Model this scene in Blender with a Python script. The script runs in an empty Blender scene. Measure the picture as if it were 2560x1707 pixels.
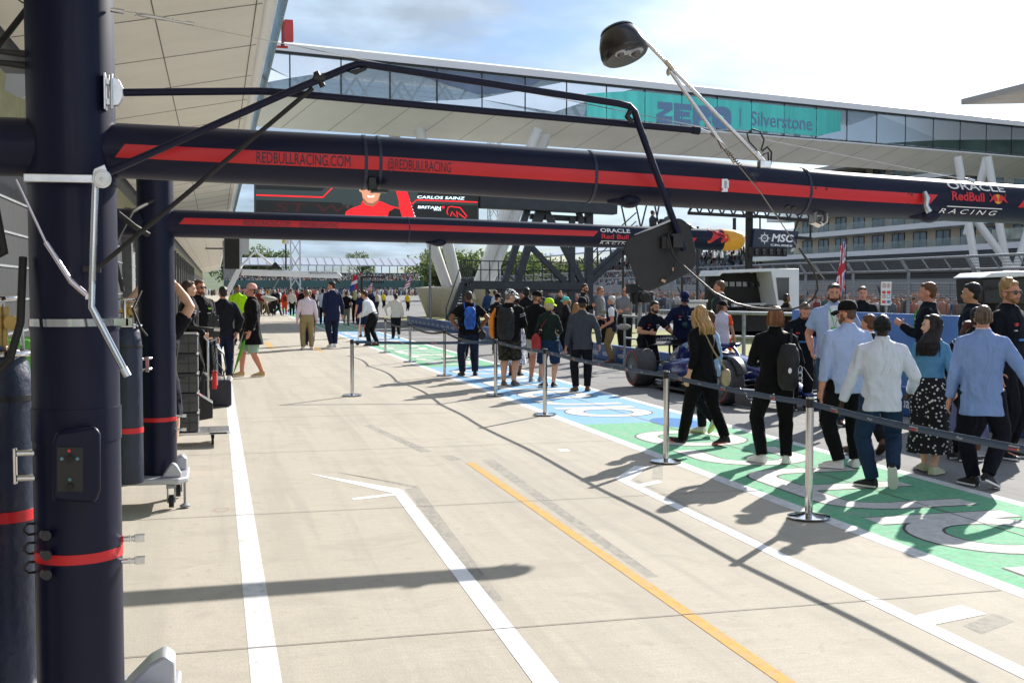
import bpy, bmesh, math, random
from math import sin, cos, pi, radians, atan2, sqrt
from mathutils import Vector as V, Matrix as M
random.seed(7)
S = bpy.context.scene
COL = S.collection
# ---------------------------------------------------------------- camera
cam = bpy.data.objects.new('camera', bpy.data.cameras.new('camera'))
COL.objects.link(cam)
cam.location = (0, 0, 1.87)
cam.rotation_euler = (radians(90 - 2.662), 0, radians(-14.54))
cam.data.lens = 40.08
cam.data.sensor_width = 36
cam.data.clip_start = 0.05
cam.data.clip_end = 5000
S.camera = cam
# ---------------------------------------------------------------- world, sun, exposure
SUN = V((1.30, 1.31, 1.0)).normalized()
SUN_EL = math.asin(SUN.z)
W = bpy.data.worlds.new('World')
S.world = W
W.use_nodes = True
nt = W.node_tree
nt.nodes.clear()
def N(tree, typ, **kw):
    n = tree.nodes.new(typ)
    for k, v in kw.items():
        if k.startswith('i_'):
            k = k[2:]
            n.inputs[int(k) if k.isdigit() else k].default_value = v
        else:
            setattr(n, k, v)
    return n
def math_node(tree, op, a, b=None, clamp=False):
    n = N(tree, 'ShaderNodeMath', operation=op, use_clamp=clamp)
    for i, q in enumerate((a, b)):
        if q is None: continue
        if isinstance(q, (int, float)): n.inputs[i].default_value = q
        else: tree.links.new(q, n.inputs[i])
    return n.outputs[0]
def mix_rgb(tree, fac, a, b, blend='MIX'):
    n = N(tree, 'ShaderNodeMix', data_type='RGBA', blend_type=blend)
    for i, q in ((0, fac), (6, a), (7, b)):
        if isinstance(q, (int, float)): n.inputs[i].default_value = q
        elif isinstance(q, tuple): n.inputs[i].default_value = q if len(q) == 4 else q + (1,)
        else: tree.links.new(q, n.inputs[i])
    return n.outputs[2]
sky = N(nt, 'ShaderNodeTexSky', sky_type='NISHITA', sun_disc=False, sun_elevation=SUN_EL,
        sun_rotation=radians(45), air_density=1.0, dust_density=1.2, ozone_density=1.2)
tc = N(nt, 'ShaderNodeTexCoord')
sep = N(nt, 'ShaderNodeSeparateXYZ'); nt.links.new(tc.outputs['Generated'], sep.inputs[0])
zz = math_node(nt, 'ADD', math_node(nt, 'MAXIMUM', sep.outputs[2], 0.0), 0.16)
cb = N(nt, 'ShaderNodeCombineXYZ')
nt.links.new(math_node(nt, 'DIVIDE', sep.outputs[0], zz), cb.inputs[0])
nt.links.new(math_node(nt, 'DIVIDE', sep.outputs[1], zz), cb.inputs[1])
n1 = N(nt, 'ShaderNodeTexNoise', noise_dimensions='3D', i_Scale=1.15, i_Detail=9.0, i_Roughness=0.56, i_Distortion=0.25)
nt.links.new(cb.outputs[0], n1.inputs['Vector'])
n2 = N(nt, 'ShaderNodeTexNoise', noise_dimensions='3D', i_Scale=2.6, i_Detail=6.0, i_Roughness=0.55)
nt.links.new(cb.outputs[0], n2.inputs['Vector'])
dot = N(nt, 'ShaderNodeVectorMath', operation='DOT_PRODUCT')
nt.links.new(tc.outputs['Generated'], dot.inputs[0]); dot.inputs[1].default_value = SUN
g0 = math_node(nt, 'MAXIMUM', dot.outputs['Value'], 0.0)
glow = math_node(nt, 'POWER', g0, 22.0)
wide = math_node(nt, 'POWER', g0, 5.0)
cover = N(nt, 'ShaderNodeMapRange', i_1=0.36, i_2=0.58); cover.interpolation_type = 'SMOOTHSTEP'
nt.links.new(n1.outputs[0], cover.inputs[0])
shade = N(nt, 'ShaderNodeMapRange', i_1=0.36, i_2=0.64, i_3=2.3, i_4=4.9)
nt.links.new(n2.outputs[0], shade.inputs[0])
# added fill: unseen clouds behind the camera, whiter, brighter low down, lighting shaded facades
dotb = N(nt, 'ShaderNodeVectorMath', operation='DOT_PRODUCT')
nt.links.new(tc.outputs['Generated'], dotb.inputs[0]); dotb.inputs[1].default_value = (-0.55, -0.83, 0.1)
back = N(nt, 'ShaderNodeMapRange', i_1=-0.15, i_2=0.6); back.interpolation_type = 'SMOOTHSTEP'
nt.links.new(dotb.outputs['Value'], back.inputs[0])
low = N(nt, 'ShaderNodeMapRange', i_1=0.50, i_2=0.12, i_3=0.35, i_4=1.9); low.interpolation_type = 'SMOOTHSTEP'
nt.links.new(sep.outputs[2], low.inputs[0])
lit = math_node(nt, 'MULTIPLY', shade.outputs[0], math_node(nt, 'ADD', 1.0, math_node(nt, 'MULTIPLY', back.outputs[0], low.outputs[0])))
add = math_node(nt, 'ADD', math_node(nt, 'MULTIPLY', glow, 11.0), math_node(nt, 'MULTIPLY', wide, 2.6))
cl_col = N(nt, 'ShaderNodeCombineXYZ')
for k, (lo, hi) in enumerate(((0.60, 0.93), (0.79, 0.96), (1.0, 1.0))):
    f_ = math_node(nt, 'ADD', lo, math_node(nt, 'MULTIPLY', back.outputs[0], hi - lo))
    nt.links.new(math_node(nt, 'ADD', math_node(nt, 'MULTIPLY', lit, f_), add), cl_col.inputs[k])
skyc = mix_rgb(nt, 1.0, sky.outputs[0], (0.33, 0.43, 0.58), 'MULTIPLY')
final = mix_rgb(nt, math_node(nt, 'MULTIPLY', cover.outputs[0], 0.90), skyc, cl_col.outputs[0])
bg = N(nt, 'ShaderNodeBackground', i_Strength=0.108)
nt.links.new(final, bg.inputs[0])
wo = N(nt, 'ShaderNodeOutputWorld'); nt.links.new(bg.outputs[0], wo.inputs[0])
sun = bpy.data.objects.new('sun', bpy.data.lights.new('sun', 'SUN'))
COL.objects.link(sun)
sun.data.energy = 5.0
sun.data.angle = radians(0.6)
sun.data.color = (1.0, 0.95, 0.87)
sun.rotation_euler = SUN.to_track_quat('Z', 'Y').to_euler()
sun.location = (20, 20, 40)
S.view_settings.view_transform = 'Standard'
S.view_settings.look = 'None'
S.view_settings.exposure = 0.92
S.view_settings.gamma = 1.0
S.render.engine = 'CYCLES'
# ---------------------------------------------------------------- materials
MATS = {}
def srgb(h):
    c = [int(h[i:i+2], 16) / 255 for i in (0, 2, 4)]
    return tuple(((x + 0.055) / 1.055) ** 2.4 if x > 0.04045 else x / 12.92 for x in c)
def mat(name, col, rough=0.6, metal=0.0, var=0.0, vscale=6.0, bump=0.0, bscale=40.0, spec=None, emit=None, coat=0.0,
        col2=None, stretch=None, alpha=None, trans=0.0):
    if name in MATS: return MATS[name]
    if isinstance(col, str): col = srgb(col)
    if isinstance(col2, str): col2 = srgb(col2)
    m = bpy.data.materials.new(name); MATS[name] = m
    m.use_nodes = True
    t = m.node_tree
    b = t.nodes['Principled BSDF']
    b.inputs['Base Color'].default_value = tuple(col) + (1,)
    b.inputs['Roughness'].default_value = rough
    b.inputs['Metallic'].default_value = metal
    if spec is not None: b.inputs['Specular IOR Level'].default_value = spec
    if coat: b.inputs['Coat Weight'].default_value = coat; b.inputs['Coat Roughness'].default_value = 0.08
    if alpha is not None: b.inputs['Alpha'].default_value = alpha
    if trans: b.inputs['Transmission Weight'].default_value = trans
    if emit is not None:
        b.inputs['Emission Color'].default_value = tuple(col) + (1,); b.inputs['Emission Strength'].default_value = emit
    if var or bump or col2:
        tcn = N(t, 'ShaderNodeTexCoord')
        src = tcn.outputs['Object']
        if stretch:
            mp = N(t, 'ShaderNodeMapping'); mp.inputs['Scale'].default_value = stretch
            t.links.new(src, mp.inputs[0]); src = mp.outputs[0]
    if var or col2:
        nz = N(t, 'ShaderNodeTexNoise', i_Scale=vscale, i_Detail=6.0, i_Roughness=0.6)
        t.links.new(src, nz.inputs['Vector'])
        mr = N(t, 'ShaderNodeMapRange', i_1=0.35, i_2=0.65)
        t.links.new(nz.outputs[0], mr.inputs[0])
        c2 = col2 if col2 else tuple(x * (1 - var) for x in col)
        o = mix_rgb(t, mr.outputs[0], tuple(col), tuple(c2))
        t.links.new(o, b.inputs['Base Color'])
        rr = N(t, 'ShaderNodeMapRange', i_3=max(0, rough - 0.06), i_4=min(1, rough + 0.08))
        t.links.new(nz.outputs[0], rr.inputs[0]); t.links.new(rr.outputs[0], b.inputs['Roughness'])
    if bump:
        nb = N(t, 'ShaderNodeTexNoise', i_Scale=bscale, i_Detail=4.0)
        t.links.new(src, nb.inputs['Vector'])
        bp = N(t, 'ShaderNodeBump', i_Strength=bump, i_Distance=0.02)
        t.links.new(nb.outputs[0], bp.inputs['Height']); t.links.new(bp.outputs[0], b.inputs['Normal'])
    return m
def cloth(c, rough=0.85, name=None):
    m = cloth_(c, rough, name)
    if m.get('folds'): return m
    m['folds'] = 1; t = m.node_tree; b = t.nodes['Principled BSDF']
    tcn = N(t, 'ShaderNodeTexCoord'); mp = N(t, 'ShaderNodeMapping'); mp.inputs['Scale'].default_value = (1.5, 1.5, .75); t.links.new(tcn.outputs['Object'], mp.inputs[0])
    nz = N(t, 'ShaderNodeTexNoise', i_Scale=4.2, i_Detail=2.0, i_Distortion=0.7); t.links.new(mp.outputs[0], nz.inputs['Vector'])
    bp = N(t, 'ShaderNodeBump', i_Strength=0.6, i_Distance=0.12); t.links.new(nz.outputs[0], bp.inputs['Height'])
    old = b.inputs['Normal'].links[0].from_node; t.links.new(bp.outputs[0], old.inputs['Normal'])
    return m
def cloth_(c, rough=0.85, name=None):
    h = c if isinstance(c, str) else '%02x%02x%02x' % tuple(int(255 * min(1, x)) for x in c)
    col = srgb(h)
    return mat(name or 'fabric_' + h, col, rough, var=0.10, vscale=7, bump=0.4, bscale=16, spec=0.2)
STEEL = mat('polished_steel', (0.60, 0.60, 0.61), 0.10, 1.0, var=0.1, vscale=3)
ALU = mat('brushed_aluminium', (0.72, 0.73, 0.75), 0.3, 1.0, var=0.12, vscale=30)
NAVY = mat('navy_paint', (0.0036, 0.0052, 0.027), 0.44, 0.0, var=0.2, vscale=3, bump=0.008, bscale=90, spec=0.26, coat=0.04)
NAVYSOFT = mat('navy_vinyl', (0.012, 0.022, 0.055), 0.42, 0.0, var=0.35, vscale=5, bump=0.5, bscale=13)
BLACK = mat('black_plastic', (0.011, 0.011, 0.012), 0.42, var=0.2)
BLACKM = mat('matt_black', (0.016, 0.015, 0.014), 0.7, var=0.25)
RUBBER = mat('rubber', (0.014, 0.014, 0.015), 0.72, var=0.3, bump=0.1)
RED = mat('red_vinyl', (0.62, 0.012, 0.018), 0.4, var=0.08)
REDTXT = mat('red_print', (0.60, 0.015, 0.03), 0.45)
NAVYTXT = mat('navy_print', (0.012, 0.013, 0.035), 0.5)
WHITETXT = mat('white_print', (0.82, 0.82, 0.84), 0.5)
YELLOW = mat('yellow_paint', (0.78, 0.36, 0.02), 0.38, var=0.12)
WHITEP = mat('white_paint', (0.74, 0.75, 0.77), 0.4, var=0.08, vscale=2)
SILVER = mat('silver_grey_paint', (0.45, 0.46, 0.49), 0.35, 0.2, var=0.08)
BRASS = mat('brass', (0.5, 0.34, 0.12), 0.3, 1.0, var=0.2)
STEELD = mat('dark_steel_paint', (0.028, 0.036, 0.05), 0.5, var=0.3, vscale=2, bump=0.05)
GALV = mat('galvanised_steel', (0.33, 0.35, 0.37), 0.5, 0.7, var=0.3, vscale=8)
GLASS = mat('tinted_glass', (0.02, 0.025, 0.03), 0.06, spec=0.7)
# ---------------------------------------------------------------- mesh builder
class MB:
    def __init__(s): s.v = []; s.f = []; s.m = []
    def add(s, vs, fs, mi=0):
        o = len(s.v); s.v += [tuple(x) for x in vs]
        for f in fs: s.f.append(tuple(i + o for i in f)); s.m.append(mi)
    def box(s, c, d, R=None, mi=0):
        c = V(c); h = V(d) / 2
        vs = []
        for z in (-1, 1):
            for x, y in ((-1, -1), (1, -1), (1, 1), (-1, 1)):
                p = V((x * h.x, y * h.y, z * h.z))
                vs.append(c + (R @ p if R else p))
        s.add(vs, [(0, 3, 2, 1), (4, 5, 6, 7), (0, 1, 5, 4), (1, 2, 6, 5), (2, 3, 7, 6), (3, 0, 4, 7)], mi)
    def bar(s, a, b, w, t=None, mi=0, upv=(0, 0, 1)):
        a = V(a); b = V(b); d = b - a
        L = d.length
        if L < 1e-6: return
        y = d / L; u = V(upv)
        if abs(y.dot(u)) > 0.98: u = V((1, 0, 0))
        x = y.cross(u).normalized(); z = x.cross(y)
        s.box((a + b) / 2, (w, L, t or w), M((x, y, z)).transposed(), mi)
    def path(s, pts, r, n=10, mi=0, caps=True, squash=1.0, axis=None):
        pts = [V(p) for p in pts]
        rs = r if isinstance(r, (list, tuple)) else [r] * len(pts)
        o = len(s.v); prev = None
        for i, p in enumerate(pts):
            a = pts[max(i - 1, 0)]; b = pts[min(i + 1, len(pts) - 1)]
            d = (b - a)
            d = d.normalized() if d.length > 1e-9 else V((0, 0, 1))
            if prev is None:
                u = V(axis) if axis else (V((0, 0, 1)) if abs(d.z) < 0.9 else V((0, 1, 0)))
            else: u = prev
            x = d.cross(u)
            if x.length < 1e-6: x = d.cross(V((1, 0, 0)))
            x.normalize(); u = x.cross(d).normalized(); prev = u
            for k in range(n):
                an = 2 * pi * k / n
                s.v.append(tuple(p + x * (cos(an) * rs[i]) + u * (sin(an) * rs[i] * squash)))
        for i in range(len(pts) - 1):
            for k in range(n):
                q = (k + 1) % n
                s.f.append((o + i * n + k, o + i * n + q, o + (i + 1) * n + q, o + (i + 1) * n + k)); s.m.append(mi)
        if caps:
            s.f.append(tuple(o + k for k in reversed(range(n)))); s.m.append(mi)
            e = o + (len(pts) - 1) * n
            s.f.append(tuple(e + k for k in range(n))); s.m.append(mi)
    def cyl(s, a, b, r, r2=None, n=20, mi=0): s.path([a, b], [r, r if r2 is None else r2], n, mi)
    def lathe(s, prof, c=(0, 0, 0), n=24, mi=0, R=None, sy=1.0):
        c = V(c); o = len(s.v)
        for r, z in prof:
            for k in range(n):
                an = 2 * pi * k / n
                p = V((r * cos(an), r * sin(an) * sy, z))
                s.v.append(tuple(c + (R @ p if R else p)))
        for i in range(len(prof) - 1):
            for k in range(n):
                q = (k + 1) % n
                s.f.append((o + i * n + k, o + i * n + q, o + (i + 1) * n + q, o + (i + 1) * n + k)); s.m.append(mi)
        s.f.append(tuple(o + k for k in reversed(range(n)))); s.m.append(mi)
        e = o + (len(prof) - 1) * n
        s.f.append(tuple(e + k for k in range(n))); s.m.append(mi)
    def ell(s, c, r, R=None, nu=14, nv=9, mi=0):
        r = V(r) if hasattr(r, '__len__') else V((r, r, r))
        c = V(c); vs = []; fs = []
        vs.append(V((0, 0, -1)))
        for j in range(1, nv):
            ph = -pi / 2 + pi * j / nv
            for i in range(nu):
                th = 2 * pi * i / nu
                vs.append(V((cos(ph) * cos(th), cos(ph) * sin(th), sin(ph))))
        vs.append(V((0, 0, 1)))
        for i in range(nu): fs.append((0, 1 + (i + 1) % nu, 1 + i))
        for j in range(nv - 2):
            for i in range(nu):
                a = 1 + j * nu
                fs.append((a + i, a + (i + 1) % nu, a + nu + (i + 1) % nu, a + nu + i))
        t = len(vs) - 1; a = 1 + (nv - 2) * nu
        for i in range(nu): fs.append((a + i, a + (i + 1) % nu, t))
        out = []
        for p in vs:
            q = V((p.x * r.x, p.y * r.y, p.z * r.z))
            out.append(c + (R @ q if R else q))
        s.add(out, fs, mi)
    def prism(s, poly, fn, depth, mi=0):
        """poly: 2-D outline (counter clockwise); fn(u, v, w) -> 3-D point; extruded w 0..depth"""
        n = len(poly)
        vs = [fn(u, v, 0) for u, v in poly] + [fn(u, v, depth) for u, v in poly]
        fs = [tuple(range(n)), tuple(reversed(range(n, 2 * n)))]
        for i in range(n):
            j = (i + 1) % n
            fs.append((i, i + n, j + n, j))
        s.add(vs, fs, mi)
    def quad(s, a, b, c, d, mi=0): s.add([a, b, c, d], [(0, 1, 2, 3)], mi)
    def build(s, name, mats, parent=None, smooth=None, loc=None, rot=None, bevel=0, recalc=True):
        me = bpy.data.meshes.new(name)
        me.from_pydata(s.v, [], s.f)
        if not isinstance(mats, (list, tuple)): mats = [mats]
        for m in mats: me.materials.append(m)
        if len(mats) > 1: me.polygons.foreach_set('material_index', [min(i, len(mats) - 1) for i in s.m])
        if recalc:
            b = bmesh.new(); b.from_mesh(me); bmesh.ops.recalc_face_normals(b, faces=b.faces); b.to_mesh(me); b.free()
        if smooth:
            me.shade_smooth()
            if smooth != 2: me.set_sharp_from_angle(angle=radians(40))
        o = bpy.data.objects.new(name, me); COL.objects.link(o)
        if parent: o.parent = parent
        if loc is not None: o.location = loc
        if rot is not None: o.rotation_euler = rot
        if bevel:
            bv = o.modifiers.new('bevel', 'BEVEL'); bv.width = bevel; bv.segments = 2; bv.limit_method = 'ANGLE'; bv.angle_limit = radians(35)
            me.shade_smooth(); me.set_sharp_from_angle(angle=radians(50))
        return o
def tag(o, label=None, cat=None, group=None, kind=None):
    if label: o['label'] = label
    if cat: o['category'] = cat
    if group: o['group'] = group
    if kind: o['kind'] = kind
    return o
def thing(name, label, cat, loc=(0, 0, 0), rz=0, group=None):
    o = bpy.data.objects.new(name, None); COL.objects.link(o)
    o.location = loc; o.rotation_euler = (0, 0, rz); o.empty_display_size = 0.2
    return tag(o, label, cat, group)
def copy_tree(o, parent=None):
    c = o.copy(); COL.objects.link(c)
    if parent: c.parent = parent
    for ch in o.children: copy_tree(ch, c)
    return c
def text_verts(body, size=1.0, shear=0.0, offset=0.0, spacing=1.0, align='LEFT', cut=False):
    """returns (verts2d, faces) of the lettering, flat, origin on the baseline"""
    cu = bpy.data.curves.new('lettering', 'FONT')
    cu.body = body; cu.size = size; cu.shear = shear; cu.offset = offset; cu.space_character = spacing
    cu.align_x = align; cu.resolution_u = 3; cu.fill_mode = 'FRONT'
    o = bpy.data.objects.new('lettering', cu); COL.objects.link(o)
    dg = bpy.context.evaluated_depsgraph_get()
    me = bpy.data.meshes.new_from_object(o.evaluated_get(dg))
    if cut:
        bb = bmesh.new(); bb.from_mesh(me); bmesh.ops.triangulate(bb, faces=bb.faces)
        for _ in range(3): bmesh.ops.subdivide_edges(bb, edges=[e for e in bb.edges if abs(e.verts[0].co.y - e.verts[1].co.y) > size * .14], cuts=1); bmesh.ops.triangulate(bb, faces=bb.faces)
        bb.to_mesh(me); bb.free()
    vs = [(v.co.x, v.co.y) for v in me.vertices]; fs = [tuple(p.vertices) for p in me.polygons]
    bpy.data.objects.remove(o); bpy.data.curves.remove(cu); bpy.data.meshes.remove(me)
    return vs, fs
def lettering(mb, body, size, fn, mi=0, width=None, **kw):
    vs, fs = text_verts(body, size, **kw)
    if not vs: return
    k = 1.0
    if width:
        xs = [v[0] for v in vs]; k = width / max(1e-6, max(xs) - min(xs)); x0 = min(xs)
        vs = [((x - x0) * k, y) for x, y in vs]
    mb.add([fn(x, y) for x, y in vs], fs, mi)
def stroke(mb, pts, w, fn, mi=0, closed=False):
    """flat thick polyline through 2-D points"""
    P = [V((p[0], p[1], 0)) for p in pts]; n = len(P); vs = []
    for i, p in enumerate(P):
        a = P[(i - 1) % n] if (closed or i) else p; b = P[(i + 1) % n] if (closed or i < n - 1) else p
        d = (b - a).normalized(); nn = V((-d.y, d.x, 0))
        q1 = p + nn * w / 2; q2 = p - nn * w / 2
        vs += [fn(q1.x, q1.y), fn(q2.x, q2.y)]
    fs = []
    for i in range(n if closed else n - 1):
        j = (i + 1) % n
        fs.append((2 * i, 2 * i + 1, 2 * j + 1, 2 * j))
    mb.add(vs, fs, mi)
def arc(cx, cy, rx, ry, a0, a1, n=14):
    return [(cx + rx * cos(radians(a0 + (a1 - a0) * i / n)), cy + ry * sin(radians(a0 + (a1 - a0) * i / n))) for i in range(n + 1)]
def rrect(cx, cy, w, h, r, n=4):
    p = []
    for sx, sy, a in ((1, 1, 0), (-1, 1, 90), (-1, -1, 180), (1, -1, 270)):
        p += arc(cx + sx * (w / 2 - r), cy + sy * (h / 2 - r), r, r, a, a + 90, n)
    return p
# the photograph's view rays, used only to measure real positions on real planes
_th, _yw, _F = radians(2.662), radians(14.54), 2850.0
_fw = V((sin(_yw) * cos(_th), cos(_yw) * cos(_th), -sin(_th))); _rt = V((cos(_yw), -sin(_yw), 0)); _up = _rt.cross(_fw)
EYE = V((0, 0, 1.87))
def ray(x, y): return _fw + _rt * ((x - 1280) / _F) - _up * ((y - 853.5) / _F)
def at(x, y, Y):
    d = ray(x, y); return EYE + d * (Y / d.y)
def atX(x, y, X):
    d = ray(x, y); return EYE + d * (X / d.x)
def gp(x, y, z=0.0):
    d = ray(x, y); return EYE + d * ((z - 1.87) / d.z)
def dp(x, y, D): return EYE + ray(x, y) * D
# ================================================================ GROUND
def ground_mat(name, base, dark, streak_axis, streak=0.35, speck=0.5, patch=0.3, rough=0.8):
    m = bpy.data.materials.new(name); MATS[name] = m; m.use_nodes = True; t = m.node_tree
    b = t.nodes['Principled BSDF']; b.inputs['Roughness'].default_value = rough; b.inputs['Specular IOR Level'].default_value = 0.12
    tcn = N(t, 'ShaderNodeTexCoord'); o = tcn.outputs['Object']
    def noise(scale, st=None, det=5, dist=0.0):
        src = o
        if st:
            mp = N(t, 'ShaderNodeMapping'); mp.inputs['Scale'].default_value = st; t.links.new(o, mp.inputs[0]); src = mp.outputs[0]
        n = N(t, 'ShaderNodeTexNoise', i_Scale=scale, i_Detail=det, i_Roughness=0.62, i_Distortion=dist); t.links.new(src, n.inputs['Vector']); return n.outputs[0]
    def ramp(x, a, c, lo=0.0, hi=1.0):
        r = N(t, 'ShaderNodeMapRange', i_1=a, i_2=c, i_3=lo, i_4=hi); t.links.new(x, r.inputs[0]); return r.outputs[0]
    big = ramp(noise(0.35, None, 6, 0.4), 0.38, 0.68, 0, patch)
    st = (1.2, 22, 1) if streak_axis == 'x' else (22, 0.5, 1)
    stk = ramp(noise(2.2, st, 4), 0.42, 0.72, 0, streak)
    st2 = (3.5, 0.14, 1)
    tyre = ramp(noise(1.0, st2, 5, 0.3), 0.52, 0.66, 0, 0.55)
    fine = ramp(noise(110, None, 3), 0.35, 0.66, 0, speck)
    mid = ramp(noise(7, None, 6), 0.4, 0.7, 0, 0.22)
    c = mix_rgb(t, big, tuple(base), tuple(x * 0.82 for x in base))
    for f in (stk, mid): c = mix_rgb(t, f, c, tuple(x * 0.78 for x in base))
    stain = ramp(noise(1.7, None, 8, 1.2), 0.50, 0.66, 0, 0.55)
    spots = ramp(noise(9.0, None, 3, 0.6), 0.61, 0.68, 0, 0.6)
    wide = ramp(noise(0.8, (2.6, 0.10, 1), 4, 0.2), 0.48, 0.60, 0, 0.42)
    for f in (wide, stain, spots): c = mix_rgb(t, f, c, tuple(x * 0.66 for x in base))
    c = mix_rgb(t, tyre, c, tuple(dark))
    c = mix_rgb(t, fine, c, tuple(x * 0.72 for x in base))
    lightspeck = ramp(noise(85, None, 2), 0.62, 0.72, 0, 0.35)
    c = mix_rgb(t, lightspeck, c, tuple(min(1, x * 1.35) for x in base))
    t.links.new(c, b.inputs['Base Color'])
    bp = N(t, 'ShaderNodeBump', i_Strength=0.35, i_Distance=0.006); t.links.new(noise(70, None, 4), bp.inputs['Height']); t.links.new(bp.outputs[0], b.inputs['Normal'])
    return m
CONC = ground_mat('concrete_apron', (0.50, 0.455, 0.385), (0.31, 0.29, 0.26), 'x', 0.75, 0.75, 0.6, 0.85)
ASPH = ground_mat('asphalt', (0.24, 0.236, 0.234), (0.12, 0.12, 0.122), 'y', 0.2, 0.55, 0.25, 0.85)
GRASS = mat('cut_grass', (0.17, 0.20, 0.055), 0.9, var=0.3, vscale=0.8, col2=(0.26, 0.23, 0.09), bump=0.6, bscale=30)
FIELD = mat('far_grass', (0.09, 0.13, 0.04), 0.9, var=0.3, vscale=0.02)
def paint(name, col, worn=0.25, under=(0.36, 0.335, 0.30), thr=.60):
    m = paint_(name, col, worn); t = m.node_tree; b = t.nodes['Principled BSDF']; src = b.inputs['Base Color'].links[0].from_socket
    tcn = N(t, 'ShaderNodeTexCoord'); mk = None
    for sc, st, lo in ((26, (1, .35, 1), thr), (3.0, (1, .6, 1), thr + .02), (110, (1, 1, 1), thr + .03)):
        mp = N(t, 'ShaderNodeMapping'); mp.inputs['Scale'].default_value = st; t.links.new(tcn.outputs['Object'], mp.inputs[0])
        nz = N(t, 'ShaderNodeTexNoise', i_Scale=sc, i_Detail=6.0, i_Roughness=.7); t.links.new(mp.outputs[0], nz.inputs['Vector'])
        mr = N(t, 'ShaderNodeMapRange', i_1=lo, i_2=lo + .10, i_3=0, i_4=.55); t.links.new(nz.outputs[0], mr.inputs[0])
        mk = mr.outputs[0] if mk is None else math_node(t, 'MAXIMUM', mk, mr.outputs[0])
    t.links.new(mix_rgb(t, mk, src, under), b.inputs['Base Color']); return m
def paint_(name, col, worn=0.25):
    return mat(name, col, 0.85, col2=tuple(x * (1 - worn) + 0.03 for x in col), vscale=16, bump=0.15, bscale=60, spec=0.12)
P_WHITE = paint('road_paint_white', (0.68, 0.68, 0.68), 0.22, thr=.56)
P_TAPE = paint('road_tape_white', (0.80, 0.80, 0.82), 0.08, thr=.68)
P_GREEN = paint('road_paint_green', (0.145, 0.44, 0.25), 0.3, (.30, .36, .30), .53)
P_BLUE = paint('road_paint_blue', (0.18, 0.40, 0.66), 0.25, (.33, .37, .42), .53)
P_LETTER = paint('road_paint_letter', (0.62, 0.60, 0.57), 0.25, (.36, .35, .33), .54)
P_EDGE = paint('road_paint_outline', (0.10, 0.09, 0.09), 0.3)
P_YEL = paint('road_tape_yellow', (0.66, 0.35, 0.07), 0.25, (0.42, 0.33, 0.22), .48)
P_GHOST = paint('removed_tape_residue', (0.235, 0.222, 0.205), 0.1, (0.42, 0.385, 0.325), .46)
def sheet(name, x0, x1, y0, y1, z, m, kind='structure'):
    mb = MB(); mb.quad((x0, y0, z), (x1, y0, z), (x1, y1, z), (x0, y1, z))
    return tag(mb.build(name, m, recalc=False), kind=kind)
sheet('ground', -1500, 1500, -300, 2500, -0.030, FIELD)
sheet('track_asphalt', 4.0, 62, -60, 420, -0.022, ASPH)
sheet('pit_apron', -16, 4.80, -12, 420, -0.012, CONC)
sheet('pit_lane', 6.80, 9.85, -12, 420, -0.012, ASPH)
def flat(name, polys, z, m):
    mb = MB()
    for i, p in enumerate(polys): mb.add([(x, y, z + .00005 * i) for x, y in p], [tuple(range(len(p)))])
    o = mb.build(name, m, recalc=False); return tag(o, kind='structure')
def rect(x0, x1, y0, y1): return [(x0, y0), (x1, y0), (x1, y1), (x0, y1)]
GB = [3.2 - 11.8, 3.2, 15.0, 26.8, 38.6, 50.4, 62.2, 74, 85.8, 97.6, 109.4]
flat('painted_strip_green', [rect(4.88, 6.72, GB[i], GB[i + 1]) for i in range(1, 10, 2)], -0.0112, P_GREEN)
flat('painted_strip_blue', [rect(4.88, 6.72, GB[i], GB[i + 1]) for i in range(0, 10, 2)], -0.0112, P_BLUE)
flat('strip_edge_line', [rect(4.73, 4.88, -10, 130), rect(6.72, 6.86, -10, 130)], -0.0104, P_WHITE)
mbl, mbo = MB(), MB()
def logo_word(y0):
    H, w = 1.30, 0.27                                   # letter height (towards -X) and stroke
    x = y0 + 0.75
    def fn(z): return lambda u, v: (6.42 - v, u, z)
    
    kk = [0]
    def put(pts, closed=False):
        kk[0] = (kk[0] + 1) % 2; d = .0004 * kk[0]
        stroke(mbl, pts, w, fn(-0.0090 + d), closed=closed); stroke(mbo, pts, w + 0.05, fn(-0.0101 + d), closed=closed)
    def ring(cx, wd): return rrect(cx, H / 2, wd - w, H - w, min(wd, H) / 2 - w / 2 - 0.03, 6)
    for ch, wd in (('a', 1.45), ('r', 0.85), ('a', 1.45), ('m', 2.2), ('c', 1.25), ('o', 1.45)):
        if ch == 'o': put(ring(x + wd / 2, wd), True)
        if ch == 'a':
            put(ring(x + (wd - 0.16) / 2, wd - 0.16), True); put([(x + wd - w / 2, 0.0), (x + wd - w / 2, H)])
        if ch == 'c': put([(x + wd, H - w / 2)] + arc(x + 0.62, H / 2, 0.62 - w / 2, H / 2 - w / 2, 90, 270, 14) + [(x + wd, w / 2)])
        if ch == 'r': put([(x + w / 2, 0), (x + w / 2, H * 0.5)] + arc(x + 0.55, H * 0.55, 0.55 - w / 2, 0.45 * H - w / 2, 180, 90, 8) + [(x + wd, H - w / 2)])
        if ch == 'm':
            put([(x + w / 2, 0), (x + w / 2, H * 0.55)] + arc(x + 0.5, H * 0.55, 0.5 - w / 2, 0.45 * H - w / 2, 180, 90, 8) + arc(x + wd - 0.5, H * 0.55, 0.5 - w / 2, 0.45 * H - w / 2, 90, 0, 8) + [(x + wd - w / 2, 0)])
            put([(x + wd / 2, 0), (x + wd / 2, H - w / 2)])
        x += wd + 0.28
for i in range(0, 6): logo_word(GB[i])
tag(mbo.build('painted_letter_outline', P_EDGE, recalc=False), kind='structure')
tag(mbl.build('painted_letters', P_LETTER, recalc=False), kind='structure')
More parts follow.
